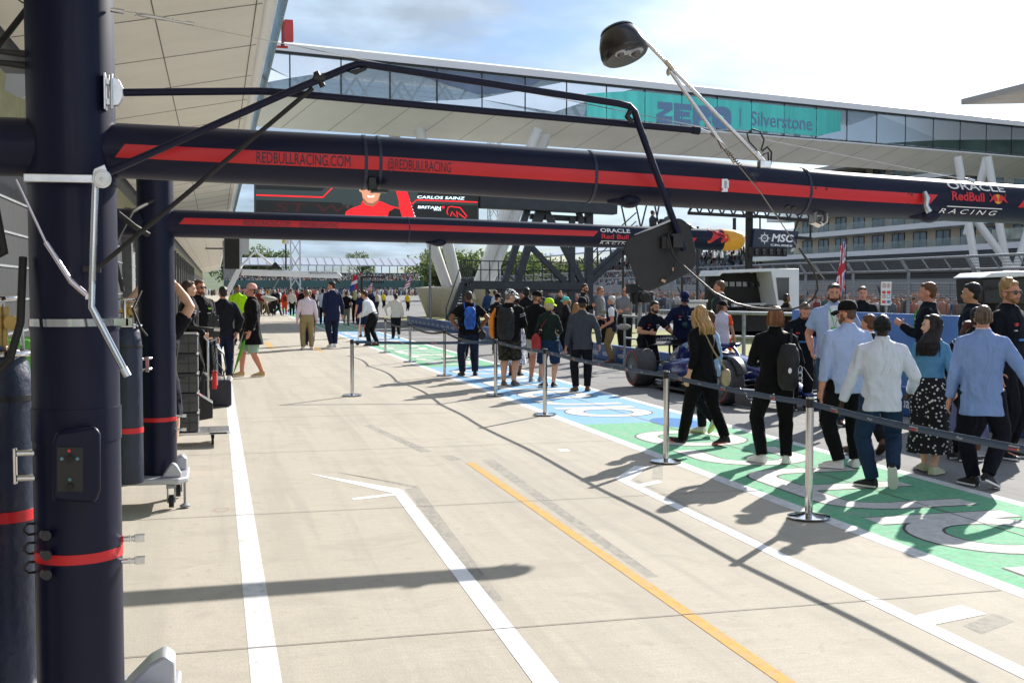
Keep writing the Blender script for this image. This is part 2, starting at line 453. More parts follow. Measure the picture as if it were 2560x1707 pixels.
flat('wheel_mark_dot', [arc(6.25, 14.85, 0.34, 0.62, 0, 345, 20)], -0.0098, paint('road_paint_deep_blue', (0.03, 0.16, 0.42), 0.2))
# apron lines and tape
flat('garage_line', [rect(0.14, 0.285, 2, 25.0), rect(0.14, 0.285, 30, 130)], -0.0106, P_WHITE)
flat('white_tape', [[(0.86, 11.74), (0.92, 11.62), (1.56, 10.34), (1.66, 10.55)], [(1.56, 10.36), (1.67, 10.52), (1.56, 4.95), (1.44, 4.95)],
                    [(1.16, 10.20), (1.16, 10.10), (1.58, 10.26), (1.60, 10.36)], [(0.88, 5.06), (0.88, 4.96), (1.44, 4.96), (1.44, 5.06)],
                    [(3.80, 10.60), (3.90, 10.60), (3.86, 3.4), (3.74, 3.4)], [(3.80, 10.60), (3.9, 10.45), (4.42, 11.25), (4.28, 11.32)],
                    [(3.86, 10.2), (3.86, 10.08), (4.18, 10.28), (4.18, 10.40)], [(3.83, 5.68), (3.83, 5.50), (4.30, 5.62), (4.27, 5.82)],
                    [(3.84, 12.7), (3.96, 12.7), (3.96, 12.55), (3.84, 12.55)]], -0.0098, P_TAPE)
flat('tape_residue', [[(1.12, 11.75), (1.2, 11.68), (1.84, 10.5), (1.84, 10.66)], [(1.70, 10.55), (1.84, 10.62), (1.66, 6.6), (1.58, 6.6)],
                      [(2.80, 12.15), (2.94, 12.15), (2.78, 6.9), (2.70, 6.9)], [(1.95, 15.6), (2.05, 15.7), (2.40, 12.9), (2.26, 12.9)], [(2.42, 12.55), (2.56, 12.55), (2.6, 12.2), (2.46, 12.2)],
                      [(3.95, 10.5), (4.0, 10.5), (3.92, 7.6), (3.87, 7.6)], [(4.2, 9.98), (4.2, 9.86), (4.48, 10.0), (4.48, 10.12)], [(4.02, 5.46), (4.02, 5.3), (4.36, 5.46), (4.34, 5.62)],
                      [(0.88, 5.12), (0.88, 5.07), (1.43, 5.07), (1.43, 5.13)], [(4.45, 11.2), (4.55, 11.2), (4.25, 10.45), (4.15, 10.5)]], -0.0116, P_GHOST)
flat('yellow_tape', [[(2.59, 12.0), (2.68, 12.0), (2.66, 3.4), (2.58, 3.4)], [(1.6, 40.6), (1.8, 40.6), (1.74, 36.4), (1.58, 36.4)], [(2.9, 36.8), (3.1, 36.8), (3.15, 34.5), (2.98, 34.5)]], -0.0100, P_YEL)
flat('slab_joint', [rect(-8, 4.73, 6.05 + 3.62 * k - 0.005, 6.05 + 3.62 * k + 0.005) for k in range(-1, 22)] + [rect(5.93, 5.945, 2, 60)], -0.0078, mat('joint_sealant', (0.16, 0.145, 0.12), 0.8))
mb = MB()
stroke(mb, arc(-0.25, 5.72, 0.05, 0.11, 0, 348, 24), 0.004, lambda u, v: (u, v, -0.0110), closed=True)
stroke(mb, arc(0.02, 9.95, 0.06, 0.09, 0, 348, 24), 0.004, lambda u, v: (u, v, -0.0110), closed=True)
tag(mb.build('red_chalk_ring', mat('red_chalk', (0.4, 0.08, 0.07), 0.8), recalc=False), kind='structure')
sheet('lane_cross_line', 6.9, 8.6, 43.6, 43.75, -0.0108, P_WHITE)
# grass verge between lane board and pit wall
mb = MB(); mb.box((14.6, 42, -0.04), (9.2, 66, 0.12)); tag(mb.build('grass_verge', GRASS), kind='structure')
mb = MB(); mb.box((9.94, 42, 0.03), (0.16, 66, 0.14)); mb.box((10.2, 46.5, 0.05), (0.5, 0.12, 0.1)); tag(mb.build('verge_kerb', mat('kerb_concrete', (0.42, 0.38, 0.30), 0.8, var=0.2), bevel=0.01), kind='structure')
# ================================================================ GARAGE BUILDING
PANEL = mat('canopy_panel', (0.84, 0.81, 0.74), 0.5, var=0.08, vscale=0.9, bump=0.02)
SEAM = mat('panel_seam', (0.15, 0.14, 0.13), 0.8)
g = thing('garage_building', 'long pit garage building with pale panelled canopy over the apron at left', 'building', (-2.7, 0, 0))
def gl(x, y, z): return (x + 2.7, y, z)
cz = lambda x: 6.0 + (x - 0.80) * 0.197
mb = MB()
mb.add([gl(-2.7, -8, cz(-2.7)), gl(0.72, -8, cz(0.72)), gl(0.72, 260, cz(0.72)), gl(-2.7, 260, cz(-2.7)),
        gl(-2.7, -8, cz(-2.7) + 0.5), gl(0.72, -8, cz(0.72) + 0.5), gl(0.72, 260, cz(0.72) + 0.5), gl(-2.7, 260, cz(-2.7) + 0.5)],
       [(0, 3, 2, 1), (4, 5, 6, 7), (0, 1, 5, 4), (1, 2, 6, 5), (2, 3, 7, 6), (3, 0, 4, 7)])
mb.build('canopy', PANEL, g)
mb = MB()
for x in (-2.1, -0.79, 0.61):
    for k in range(0, 1):
        mb.box(gl(x, 126, cz(x) - 0.004), (0.016, 268, 0.006))
y = -6.0
while y < 200:
    a, b = V(gl(-2.68, y, cz(-2.68) - 0.006)), V(gl(0.70, y, cz(0.70) - 0.006))
    mb.bar(a, b, 0.012, 0.006); y += 2.88
mb.build('canopy_seam', SEAM, g)
mb = MB(); mb.path([gl(0.80, -8, 6.10), gl(0.80, 260, 6.10)], 0.14, 14); mb.build('canopy_edge', mat('white_fascia', (0.88, 0.88, 0.88), 0.3), g, smooth=True)
mb = MB()
for k in range(0, 44): mb.box(gl(1.02, 2.5 + 3.0 * k, 6.42), (0.03, 2.94, 0.62), M.Rotation(radians(-9), 3, 'Y'))
mb.build('balcony_glass', mat('teal_glass', (0.12, 0.26, 0.25), 0.25, var=0.5, vscale=0.6, spec=0.6), g)
mb = MB(); mb.box(gl(-3.0, 126, 3.0), (0.3, 268, 6.0)); mb.build('wall', mat('garage_wall', (0.13, 0.132, 0.135), 0.6, var=0.15, vscale=0.7), g)
WD = mat('shutter_dark', (0.03, 0.033, 0.036), 0.4, var=0.3); WL = mat('shutter_light', (0.20, 0.205, 0.21), 0.5, var=0.15, vscale=0.8)
for k in range(24):
    y = 3 + 6.0 * k
    mb = MB(); mb.box(gl(-2.83, y + 2.2, 1.65), (0.06, 3.9, 3.3))
    d = mb.build('garage_door', WD if k % 3 else WL, g)
    mb = MB()
    for q in range(7): mb.box(gl(-2.79, y + 2.2, 0.3 + q * 0.47), (0.02, 3.86, 0.03))
    mb.build('slat', GALV, d)
    mb = MB(); mb.box(gl(-2.72, y + 5.1, 2.2), (0.32, 0.5, 4.4)); mb.build('pier', mat('pier_grey', (0.10, 0.105, 0.11), 0.5, var=0.2), g)
mb = MB(); mb.box(gl(-2.8, 126, 4.35), (0.1, 266, 0.9)); mb.build('fascia_band', mat('olive_band', (0.33, 0.31, 0.16), 0.6, var=0.2), g)
# red rail with loudspeaker box above the balcony
REDP = mat('red_gloss_paint', (0.50, 0.035, 0.035), 0.35, var=0.1)
RX = 1.28; r0_ = atX(698, 26, RX); r1_ = atX(636, 321, RX); RZ = (r0_.z + r1_.z) / 2; RY = r0_.y
t = thing('red_rail', 'red tubular rail running along the canopy edge with a red box mounted on it', 'rail', (RX, RY, 0))
def rr_(x, y, X=RX + .0): return atX(x, y, X) - V((RX, RY, 0))
mb = MB(); mb.path([(0, 0, RZ), (0, 40, RZ), (0, 120, RZ)], 0.05, 10)
for k in range(0, 10): mb.path([(0, 2 + 12 * k, RZ), (-0.42, 2 + 12 * k, 6.2)], 0.03, 8)
e0 = rr_(681, 117); mb.path([e0, e0 + V((.34, 0, 0))], .03, 8)
mb.build('rail_tube', REDP, t, smooth=True)
mb = MB(); mb.path([(0, 0, RZ), (-.35, -3.5, RZ + .9)], .04, 8); mb.build('white_stay', WHITEP, t, smooth=True)
bx_ = e0 + V((.36, 0, .36)); mb = MB(); mb.box(bx_, (.20, .2, .47)); mb.build('box', REDP, t, bevel=.015)
mb = MB(); mb.box(bx_ + V((-.135, 0, -.03)), (.05, .16, .6)); mb.box(bx_ + V((-.135, 0, -.32)), (.08, .16, .06)); mb.build('bracket', mat('dark_red', (.22, .02, .02), .5), t)
# ================================================================ BRIDGE
AZ = radians(76); BU = V((sin(AZ), cos(AZ), 0)); BN = V((cos(AZ), -sin(AZ), 0)); BP = V((15.05, 71.0, 0))
br = thing('sky_bridge', 'white glazed footbridge crossing the whole circuit on slanting white legs', 'bridge', BP)
def bz(u, w, z): return BU * u - BN * w + V((0, 0, z))      # w = depth away from viewer
Z0, Z1 = 13.05, 15.55
U0, U1 = -16.5, 84
def bslab(name, prof, m, u0=U0, u1=U1):
    mb = MB(); n = len(prof)
    mb.add([bz(u0, w, z) for w, z in prof] + [bz(u1, w, z) for w, z in prof],
           [tuple(range(n)), tuple(range(2 * n - 1, n - 1, -1))] + [(i, i + n, (i + 1) % n + n, (i + 1) % n) for i in range(n)])
    return mb.build(name, m, br)
bslab('roof', [(-0.25, 15.62), (-0.25, 16.05), (0.5, 16.3), (6.0, 16.3), (6.6, 16.0), (6.6, 15.62)], mat('bridge_white', (0.86, 0.86, 0.90), 0.4, var=0.05, vscale=0.5))
bslab('soffit', [(-0.15, 12.98), (3.0, 11.62), (6.5, 12.98), (6.4, 13.04), (-0.1, 13.04)], mat('bridge_soffit', (0.90, 0.87, 0.81), 0.5, var=0.1, vscale=0.3))
bslab('sill', [(-0.2, 12.99), (-0.2, 13.10), (0.3, 13.12), (0.3, 12.99)], MATS['bridge_white'])
mb = MB()
for k in range(0, 34): mb.bar(bz(U0 + 1 + 3.0 * k, -0.152, 12.975), bz(U0 + 1 + 3.0 * k - 1.2, 3.0, 11.61), 0.03, 0.02)
mb.build('soffit_joint', mat('joint_line', (0.36, 0.34, 0.31), 0.8), br)
bslab('top_rail', [(-0.22, 15.50), (-0.22, 15.62), (-0.05, 15.62), (-0.05, 15.50)], BLACK)
bslab('bottom_rail', [(-0.22, 13.10), (-0.22, 13.17), (-0.05, 13.17), (-0.05, 13.10)], BLACK)
glass_m = bpy.data.materials.new('bridge_glass'); glass_m.use_nodes = True
_b = glass_m.node_tree.nodes['Principled BSDF']; _b.inputs['Base Color'].default_value = (0.42, 0.55, 0.66, 1); _b.inputs['Roughness'].default_value = 0.08
_b.inputs['Alpha'].default_value = 0.42
bslab('glazing', [(-0.10, 13.17), (-0.10, 15.50), (-0.06, 15.50), (-0.06, 13.17)], glass_m)
bslab('back_glazing', [(6.0, 13.17), (6.0, 15.50), (6.05, 15.50), (6.05, 13.17)], glass_m)
mb = MB()
for k in range(-1, 32): mb.box(V((0, 0, 0)) + bz(-11.1 + 3.14 * k, -0.13, 14.33), (0.07, 0.07, 2.36), M.Rotation(pi / 2 - AZ, 3, 'Z'))
mb.build('mullion', BLACK, br)
def zt(t): return Z0 + 0.12 + (15.5 - Z0 - 0.12) * t
def facet(name, poly, m, w=-0.14):
    mb = MB(); mb.prism([(u, zt(t)) for u, t in poly], lambda u, v, d: bz(u, w - 0.0 + d, v), 0.02)
    return mb.build(name, m, br)
PGR = mat('panel_blue_grey', (0.66, 0.72, 0.80), 0.22, 0.85, var=0.06, vscale=0.4)
PLT = mat('panel_pale', (0.84, 0.88, 0.95), 0.22, 0.85, var=0.05, vscale=0.4)
PDK = mat('bridge_glass_dark', (0.10, 0.16, 0.30), 0.1, spec=0.7, var=0.4, vscale=0.5)
facet('facet_panel', [(-14.0, 0.95), (-11.1, 0.40), (-5.4, 0.97), (-14, 0.97)], PGR)
facet('facet_panel', [(-14.2, 0.85), (-14.2, 0.05), (-11.1, 0.40)], PLT)
facet('facet_glass', [(-4.8, 0.97), (5.8, 0.97), (4.3, 0.60), (1.2, 0.42), (-2.0, 0.70)], PDK)
facet('facet_panel', [(-4.0, 0.03), (1.2, 0.30), (6.6, 0.03)], PGR, w=-0.145)
facet('facet_panel', [(1.2, 0.30), (7.4, 0.97), (13.0, 0.97), (10.6, 0.70), (6.8, 0.12)], PLT)
facet('facet_panel', [(29.8, 0.03), (36.2, 0.96), (43.0, 0.30), (37.0, 0.03)], PGR, w=-0.147)
facet('facet_panel', [(36.2, 0.96), (64, 0.97), (64, 0.9), (43.0, 0.30)], PLT)
facet('facet_glass', [(37.0, 0.03), (43.0, 0.29), (64, 0.86), (70, 0.03)], mat('bridge_glass_green', (0.06, 0.10, 0.09), 0.08, spec=0.7, var=0.5, vscale=0.3))
mb = MB()
u = -13.0
while u < 80:
    for w in (0.6, 5.2):
        mb.path([bz(u, w, 13.2), bz(u + 1.6, w, 15.5)], 0.09, 8); mb.path([bz(u + 1.6, w, 15.5), bz(u + 3.2, w, 13.2)], 0.09, 8)
    u += 3.2
mb.build('truss', WHITEP, br, smooth=True)
mb = MB()
for z in (13.6, 13.9, 14.2): mb.path([bz(-13, 0.9, z), bz(80, 0.9, z)], 0.02, 6)
mb.build('inner_handrail', WHITEP, br)
mb = MB(); mb.box(bz((U0 + U1) / 2, 3, 13.14), (U1 - U0, 5.6, 0.06), M.Rotation(pi / 2 - AZ, 3, 'Z')); mb.build('deck', mat('deck_grey', (0.3, 0.31, 0.33), 0.7), br)
TEAL = mat('teal_banner', (0.20, 0.92, 0.82), 0.25, 0.6, var=0.25, vscale=0.5, stretch=(2.2, 2.2, 0.05))
_tb = TEAL.node_tree; _tr = N(_tb, 'ShaderNodeBsdfTranslucent'); _tr.inputs[0].default_value = (.10, .80, .68, 1); _mx = N(_tb, 'ShaderNodeMixShader', i_0=.30)
_tb.links.new(_tb.nodes['Principled BSDF'].outputs[0], _mx.inputs[1]); _tb.links.new(_tr.outputs[0], _mx.inputs[2]); _tb.links.new(_mx.outputs[0], [q for q in _tb.nodes if q.type == 'OUTPUT_MATERIAL'][0].inputs[0])
ban = facet('banner', [(9.3, 0.07), (9.3, 0.72), (13.0, 0.93), (32.2, 0.93), (32.2, 0.30), (29.8, 0.07)], TEAL, w=-0.165)
BT = mat('banner_lettering', (0.16, 0.28, 0.46), 0.5)
mb = MB()
bf = lambda u0, v0: (lambda x, y: bz(u0 + x, -0.18, zt(0) + v0 + y))
def block(u0, v0, w, h, holes):
    pass
lw = 0.52
f = bf(15.0, 0.16); Hh = 1.45
mb.add([f(*p) for p in ((0.1, Hh), (1.35, Hh), (1.35, Hh - .5), (0.5, 0.5), (1.35, .5), (1.35, 0), (0, 0), (0, .55), (0.7, Hh - .5), (0.1, Hh - .5))], [tuple(range(10))])
f = bf(16.5, 0.16); mb.add([f(*p) for p in ((0, 0), (0, Hh), (1.5, Hh), (1.5, Hh - .42), (.5, Hh - .42), (.5, .92), (1.35, .92), (1.35, .55), (.5, .55), (.5, .4), (1.5, .4), (1.5, 0))], [tuple(range(12))])
f = bf(18.15, 0.16); mb.add([f(*p) for p in ((0, 0), (0, Hh), (1.3, Hh), (1.6, Hh - .25), (1.6, .75), (1.3, .6), (1.6, .4), (1.6, 0), (1.05, 0), (1.05, .4), (.55, .4), (.55, 0))], [tuple(range(12))])
f = bf(19.9, 0.16); stroke(mb, rrect(0.8, Hh / 2, 1.1, Hh - .5, .25), 0.62, f, closed=True)
mb.box(bz(22.4, -0.18, zt(0.45)), (0.05, 0.02, 1.3), M.Rotation(pi / 2 - AZ, 3, 'Z'))
lettering(mb, 'Silverstone', 1.45, bf(23.4, 0.55), width=5.9, offset=0.012)
mb.build('banner_text', BT, ban)
for nm, pts in (('leg', [((15.0, 73.9, 1.3), (11.2, 75.0, 12.6)), ((15.6, 73.7, 1.3), (12.6, 72.6, 12.4)), ((16.3, 73.2, 1.2), (20.6, 72.6, 12.3)), ((16.9, 73.0, 1.2), (21.9, 74.6, 12.6)),
                            ((57.4, 76.2, 0), (55.4, 76.9, 12)), ((59.8, 75.6, 0), (57.6, 76.3, 12)), ((58.6, 75.6, 0), (62.8, 75.6, 12)), ((59.5, 75.7, 3.4), (56.2, 77, 8.3)), ((56.4, 77, 6.0), (58.2, 77.2, 12))]),):
    for a, b in pts:
        mb = MB(); a = V(a) - BP; b = V(b) - BP
        big = a.x < 30
        mb.path([a, a * 0.5 + b * 0.5, b], [0.34, 0.42, 0.34] if big else [0.30, 0.30, 0.30], 18); mb.build('leg', mat('leg_white', (0.70, 0.70, 0.70), 0.38, var=0.05), br, smooth=True)
for c in ((14.3, 74.2), (17.6, 73.6), (58.5, 75.9)):
    mb = MB(); mb.lathe([(0.75, -0.1), (0.85, 0.0), (1.55, 1.75), (1.50, 1.92), (0.4, 2.0)], V((c[0], c[1], 0)) - BP, 20); mb.build('plinth', mat('plinth_cream', (0.50, 0.45, 0.36), 0.7, var=0.12), br, smooth=True)
# ================================================================ BLACK GANTRY TOWER AND SCREEN (plane Y = 60)
YG = 60.0
def A(x, y, Y=YG): return at(x, y, Y)
gt = thing('steel_gantry', 'dark grey steel gantry tower with walkway, stairs and A-frame bracing beyond the lane', 'gantry', (17, 60, 0))
O = V((17, 60, 0))
def gbars(name, segs, w, m=STEELD, par=gt, org=O, Y=YG, dy=0.0):
    mb = MB()
    for s in segs:
        a, b = A(*s[0], Y), A(*s[1], Y); a.y += dy; b.y += dy
        mb.bar(a - org, b - org, s[2] if len(s) > 2 else w, upv=(0, 1, 0))
    return mb.build(name, m, par, bevel=0.015 if w > .12 else 0)
gbars('walkway_beam', [((1170, 713), (1452, 716), .42), ((1240, 728), (1452, 728), .2)], .4)
gbars('walkway_beam', [((1170, 711), (1452, 714), .42)], .4, dy=1.5)
mb = MB(); a, b = A(1168, 705), A(1455, 708); mb.box((a + b) / 2 - O + V((0, .75, 0)), (b.x - a.x, 1.6, .06)); mb.build('deck', mat('grating', (0.05, 0.055, 0.06), 0.7), gt)
for s in (((1160, 800), (1160, 715), .2), ((1218, 800), (1218, 715), .18), ((1430, 800), (1430, 540), .30), ((1472, 800), (1472, 500), .40), ((1375, 800), (1362, 728), .3), ((1440, 800), (1425, 728), .34), ((1238, 800), (1262, 728), .3)):
    gbars('post', [s], .3)
for s in (((1262, 705), (1345, 440), .34), ((1290, 716), (1375, 440), .38), ((1320, 610), (1410, 703), .3), ((1320, 440), (1460, 716), .34), ((1420, 440), (1455, 560), .3), ((1365, 500), (1330, 615), .3)):
    gbars('brace', [s], .3)
gbars('header_beam', [((1192, 502), (1530, 519), .85)], .8, dy=-0.5)
gbars('header_beam', [((1330, 540), (1480, 548), .3)], .3, dy=0.4)
rl = []
for x in range(1180, 1470, 22): rl.append(((x, 652), (x, 706), .05))
rl += [((1172, 652), (1470, 657), .06), ((1172, 674), (1470, 678), .05)]
gbars('railing', rl, .05); 
gbars('railing', [((x, 650), (x, 706), .05) for x in range(1150, 1180, 5)] + [((1148, 650), (1180, 651), .05), ((1148, 700), (1180, 701), .06)], .05, dy=-.4)
st = []
for i in range(12):
    x0, y0 = 1118 + i * 2.7, 797 - i * 7.2
    st.append(((x0, y0), (x0 + 26, y0), .10))
gbars('stair', st + [((1114, 800), (1150, 708), .26), ((1142, 800), (1178, 708), .26), ((1110, 770), (1148, 660), .05), ((1110, 800), (1110, 770), .06)], .1, dy=-.6)
st = []
for i in range(14):
    x0, y0 = 1476 + i * 8.2, 692 - i * 7.0
    st.append(((x0, y0), (x0 + 14, y0), .10))
gbars('stair', st + [((1470, 716), (1600, 600), .34), ((1470, 700), (1596, 586), .2), ((1474, 645), (1600, 530), .06), ((1480, 660), (1600, 552), .05), ((1502, 690), (1502, 612), .06), ((1535, 668), (1535, 590), .06), ((1566, 640), (1566, 562), .06)], .1, dy=.6)
# screen
SC = A(636, 455), A(1197, 500)
sc = thing('video_screen', 'wide black video screen showing a smiling driver in red overalls under the header beam', 'screen', (8, 59.4, 0))
so = V((8, 59.4, 0)); YS = 59.4
def sp(x, y, d=0.0): p = at(x, y, YS); p.y -= d; return p - so
mb = MB(); mb.prism([(636, 567), (1197, 590), (1197, 430), (636, 418)], lambda u, v, w: sp(u, v, 0) + V((0, w, 0)), 0.5); mb.build('housing', BLACKM, sc)
def semat(n, c, e=0.55): return mat(n, c, 0.5, emit=e)
S_BG = semat('screen_slate', '2b3636'); S_DK = semat('screen_black', '141616', .4); S_RED = semat('screen_red', 'e01a22', .7); S_WH = semat('screen_white', 'cfe6ee', .9)
S_SK = semat('screen_skin', 'c98a6c', .6); S_HR = semat('screen_brown', '2a1a14', .4); S_DR = semat('screen_maroon', '3a1516', .3); S_LIP = semat('screen_teeth', 'e8d8d0', .8); S_SK2 = semat('screen_skin_shade', '96604a', .5)
def spoly(polys, d): 
    mb = MB()
    for p in polys: mb.add([sp(x, y, d) for x, y in p], [tuple(range(len(p)))])
    return mb
def z1(x, y): return 640 + x / 3.92, 440 + y / 3.92
mb = spoly([[(638, 432), (1195, 442), (1195, 580), (638, 560)]], .01); mb.build('picture_background', S_BG, sc)
mb = spoly([[z1(0, 235), z1(830, 262), z1(1100, 500), z1(0, 500)], [z1(1560, 270), z1(2170, 290), z1(2170, 520), z1(1400, 520)], [z1(1600, 0), z1(2170, 100), z1(2170, 250), z1(1580, 225)], [z1(0, 90), z1(690, 110), z1(640, 150), z1(0, 130)]], .016); mb.build('picture_panel', S_DK, sc)
mb = MB(); sf = lambda x, y: sp(*z1(x, y), .022)
stroke(mb, [(0, 188), (655, 210), (760, 105), (860, 0)], 14, sf); stroke(mb, [(1530, 275), (1575, 236), (2170, 258)], 13, sf)
stroke(mb, [(1880, 380), (1870, 350), (1885, 305), (1910, 300), (2000, 312), (2065, 395), (2050, 415), (2000, 380), (1965, 345), (1975, 410), (1940, 380), (1920, 350), (1905, 395)], 10, sf)
mb.add([sf(1822, 296), sf(1846, 296), sf(1846, 320), sf(1822, 320)], [(0, 1, 2, 3)])
mb.build('picture_line', S_RED, sc)
mb = MB(); lf = lambda x0, y0, d=.022: (lambda x, y: sp(*z1(x0 + x, y0 - y + x * .03), d))
lettering(mb, 'CARLOS SAINZ', 38, lf(1580, 220), width=468, offset=.8, shear=.15)
lettering(mb, 'BRITAIN', 36, lf(1585, 318), width=228, offset=.8, shear=.1); lettering(mb, '2022', 20, lf(1738, 338), width=76, offset=.5)
stroke(mb, [(905, 340), (918, 372), (930, 345)], 8, sf); stroke(mb, [(1355, 350), (1385, 345), (1400, 370)], 8, sf); stroke(mb, [(1355, 378), (1415, 368)], 7, sf)
for k in range(6): stroke(mb, [(1494 + k * 11, 225 + k * 32), (1506 + k * 11, 240 + k * 32)], 9, sf)
mb.build('picture_text', S_WH, sc)
mb = MB(); lettering(mb, 'ST WI', 120, lf(190, 345, .02), width=760, shear=.1, offset=1.5); mb.build('picture_ghost_text', S_DR, sc)
mb = spoly([[z1(*p) for p in ((870, 400), (880, 350), (930, 320), (1030, 285), (1040, 245), (1225, 250), (1310, 290), (1390, 310), (1410, 410))],
            [z1(*p) for p in ((1355, 90), (1460, 100), (1500, 210), (1560, 420), (1400, 420), (1400, 250))]], .024); mb.build('picture_overalls', S_RED, sc)
mb = spoly([[z1(*p) for p in ((1290, 400), (1300, 350), (1360, 315), (1410, 330), (1430, 400))], [z1(880, 392), z1(1260, 392), z1(1260, 410), z1(880, 410)]], .027); mb.build('picture_shoulder', S_DK, sc)
mb = spoly([[z1(*p) for p in ((1010, 60), (1012, 150), (1035, 165), (1050, 235), (1095, 270), (1140, 272), (1195, 240), (1222, 165), (1242, 150), (1245, 60))]], .027); mb.build('picture_face', S_SK, sc)
mb = spoly([[z1(*p) for p in ((1050, 215), (1095, 262), (1140, 270), (1190, 240), (1215, 180), (1205, 245), (1150, 300), (1085, 290), (1048, 262))], [z1(*p) for p in ((1110, 95), (1118, 170), (1146, 172), (1138, 95), (1130, 160))]], .029); mb.build('picture_shadow', S_SK2, sc)
mb = spoly([[z1(*p) for p in ((1085, 190), (1125, 200), (1165, 188), (1150, 212), (1100, 212))]], .031); mb.build('picture_smile', S_LIP, sc)
mb = spoly([[z1(*p) for p in ((1000, 40), (1005, 120), (1030, 130), (1040, 60), (1215, 60), (1225, 130), (1245, 120), (1250, 40), (1230, 0), (1020, 0))], [z1(1045, 128), z1(1105, 126), z1(1105, 134), z1(1045, 136)], [z1(1150, 126), z1(1205, 128), z1(1205, 136), z1(1150, 134)]], .030); mb.build('picture_hair', S_HR, sc)
# ================================================================ START-LIGHT GANTRY WITH ADVERT
ms = thing('light_gantry', 'black lattice gantry carrying a navy advert panel and a row of start lamps', 'gantry', (20, 41, 0)); mo = V((20, 41, 0)); YM = 41.0
def gm(x, y, d=0.0): p = at(x, y, YM); p.y -= d; return p - mo
mb = MB(); mb.prism([(1882, 618), (1990, 620), (1997, 579), (1886, 571)], lambda u, v, w: gm(u, v, 0) + V((0, w, 0)), 0.25); pn = mb.build('advert_panel', mat('advert_navy', (0.012, 0.022, 0.05), 0.4), ms)
mb = MB()
def zm(x, y): return 1840 + x / 4.523, 420 + y / 4.523
mf = lambda x0, y0, sl=.05: (lambda x, y: gm(*zm(x0 + x, y0 - y + x * sl), .012))
lettering(mb, 'MSC', 118, mf(400, 828), width=250, shear=.2, offset=3.2); lettering(mb, 'CRUISES', 30, mf(388, 880), width=248, offset=.8)
for k in range(16):
    an = k * pi / 8; r0, r1 = 38, (78 if k % 4 == 0 else 62 if k % 2 == 0 else 52)
    c = (322, 795)
    mb.add([gm(*zm(c[0] + r0 * cos(an - .16), c[1] + r0 * sin(an - .16)), .012), gm(*zm(c[0] + r1 * cos(an), c[1] + r1 * sin(an)), .012), gm(*zm(c[0] + r0 * cos(an + .16), c[1] + r0 * sin(an + .16)), .012)], [(0, 1, 2)])
stroke(mb, arc(322, 795, 34, 34, 0, 352, 24), 9, lambda x, y: gm(*zm(x, y), .012), closed=True)
stroke(mb, [(310, 806), (310, 786), (334, 786), (334, 806), (322, 806), (322, 788)], 4, lambda x, y: gm(*zm(x, y), .012))
mb.build('advert_text', WHITETXT, pn)
mb = MB(); mb.prism([(1876, 640), (1968, 641), (1968, 620), (1876, 618)], lambda u, v, w: gm(u, v, -.02) + V((0, w, 0)), 0.3); mb.build('lamp_housing', BLACKM, ms)
for x in (1890, 1908, 1926, 1944, 1960):
    mb = MB(); c = gm(x, 628); mb.cyl(c + V((0, -.08, .03)), c + V((0, .05, .03)), .075, n=14); mb.cyl(c + V((0, -.08, -.08)), c + V((0, .05, -.08)), .06, n=14); mb.build('lamp', mat('lamp_glass', (0.02, 0.02, 0.025), 0.15), ms, smooth=True)
sg = []
def tr(x0, y0, x1, y1, h, n):
    for k in range(n):
        a = k / n; b = (k + 1) / n; m2 = (a + b) / 2
        L = lambda t, o: (x0 + (x1 - x0) * t, y0 + (y1 - y0) * t - o)
        sg.append((L(a, 0), L(m2, h), .05)); sg.append((L(m2, h), L(b, 0), .05))
    sg.append(((x0, y0), (x1, y1), .12)); sg.append(((x0, y0 - h), (x1, y1 - h), .09))
tr(1720, 533, 1890, 542, 30, 6); tr(1890, 541, 2026, 552, 30, 5)
sg += [((2026, 522), (2026, 597), .06), ((1990, 594), (2028, 597), .12), ((1836, 545), (1836, 600), .10), ((1740, 505), (1720, 533), .06), ((1998, 545), (1985, 578), .05), ((1900, 545), (1900, 573), .05)]
mb = MB()
for s in sg: mb.bar(gm(*s[0]), gm(*s[1]), s[2], upv=(0, 1, 0))
mb.build('lattice', BLACKM, ms)
mb = MB(); a = gm(1882, 520); mb.box((a.x, .3, a.z / 2), (.22, .22, a.z)); mb.build('upright', BLACKM, ms)
# ================================================================ HOTEL
HX = 90.0
hb = thing('trackside_hotel', 'long pale hotel with white balcony slabs, glass balustrades and dark window bays', 'building', (HX, 120, 0))
BEIGE = mat('hotel_wall', (0.52, 0.45, 0.35), 0.7, var=0.1, vscale=.3); HW = mat('hotel_slab', (0.70, 0.70, 0.74), 0.4, var=.04, vscale=.2)
HG = mat('hotel_glass', (0.05, 0.075, 0.11), 0.08, spec=.8, col2=(.14, .19, .25), vscale=.25); HB = mat('balustrade_glass', (0.30, 0.37, 0.37), 0.12, var=.4, vscale=.3, spec=.6, alpha=.32); HD = mat('hotel_dark', (0.04, 0.042, 0.05), .5, var=.4, vscale=.5)
ho = V((HX, 120, 0))
def hbx(mb, x0, x1, y0, y1, z0, z1): mb.box(V(((x0 + x1) / 2, (y0 + y1) / 2, (z0 + z1) / 2)) - ho, (x1 - x0, y1 - y0, z1 - z0))
YA, YB = 60, 172
mb = MB(); hbx(mb, HX + 3, HX + 25, YA, YB, 4.2, 21.0); mb.build('wall', BEIGE, hb)
mb = MB(); hbx(mb, HX + 1.5, HX + 25, YA, YB - 4, 0, 4.2); mb.build('ground_floor', HD, hb)
mb = MB(); hbx(mb, HX - 1, HX + 25, YA, YB + 3, 4.0, 6.4); mb.build('undercroft', HD, hb)
mb = MB(); hbx(mb, HX - 2, HX + 26, YA, YB, 1.0, 3.1)
mb.build('plinth_wall', mat('plinth_grey', (0.30, 0.30, 0.31), .6, var=.12, vscale=.2), hb)
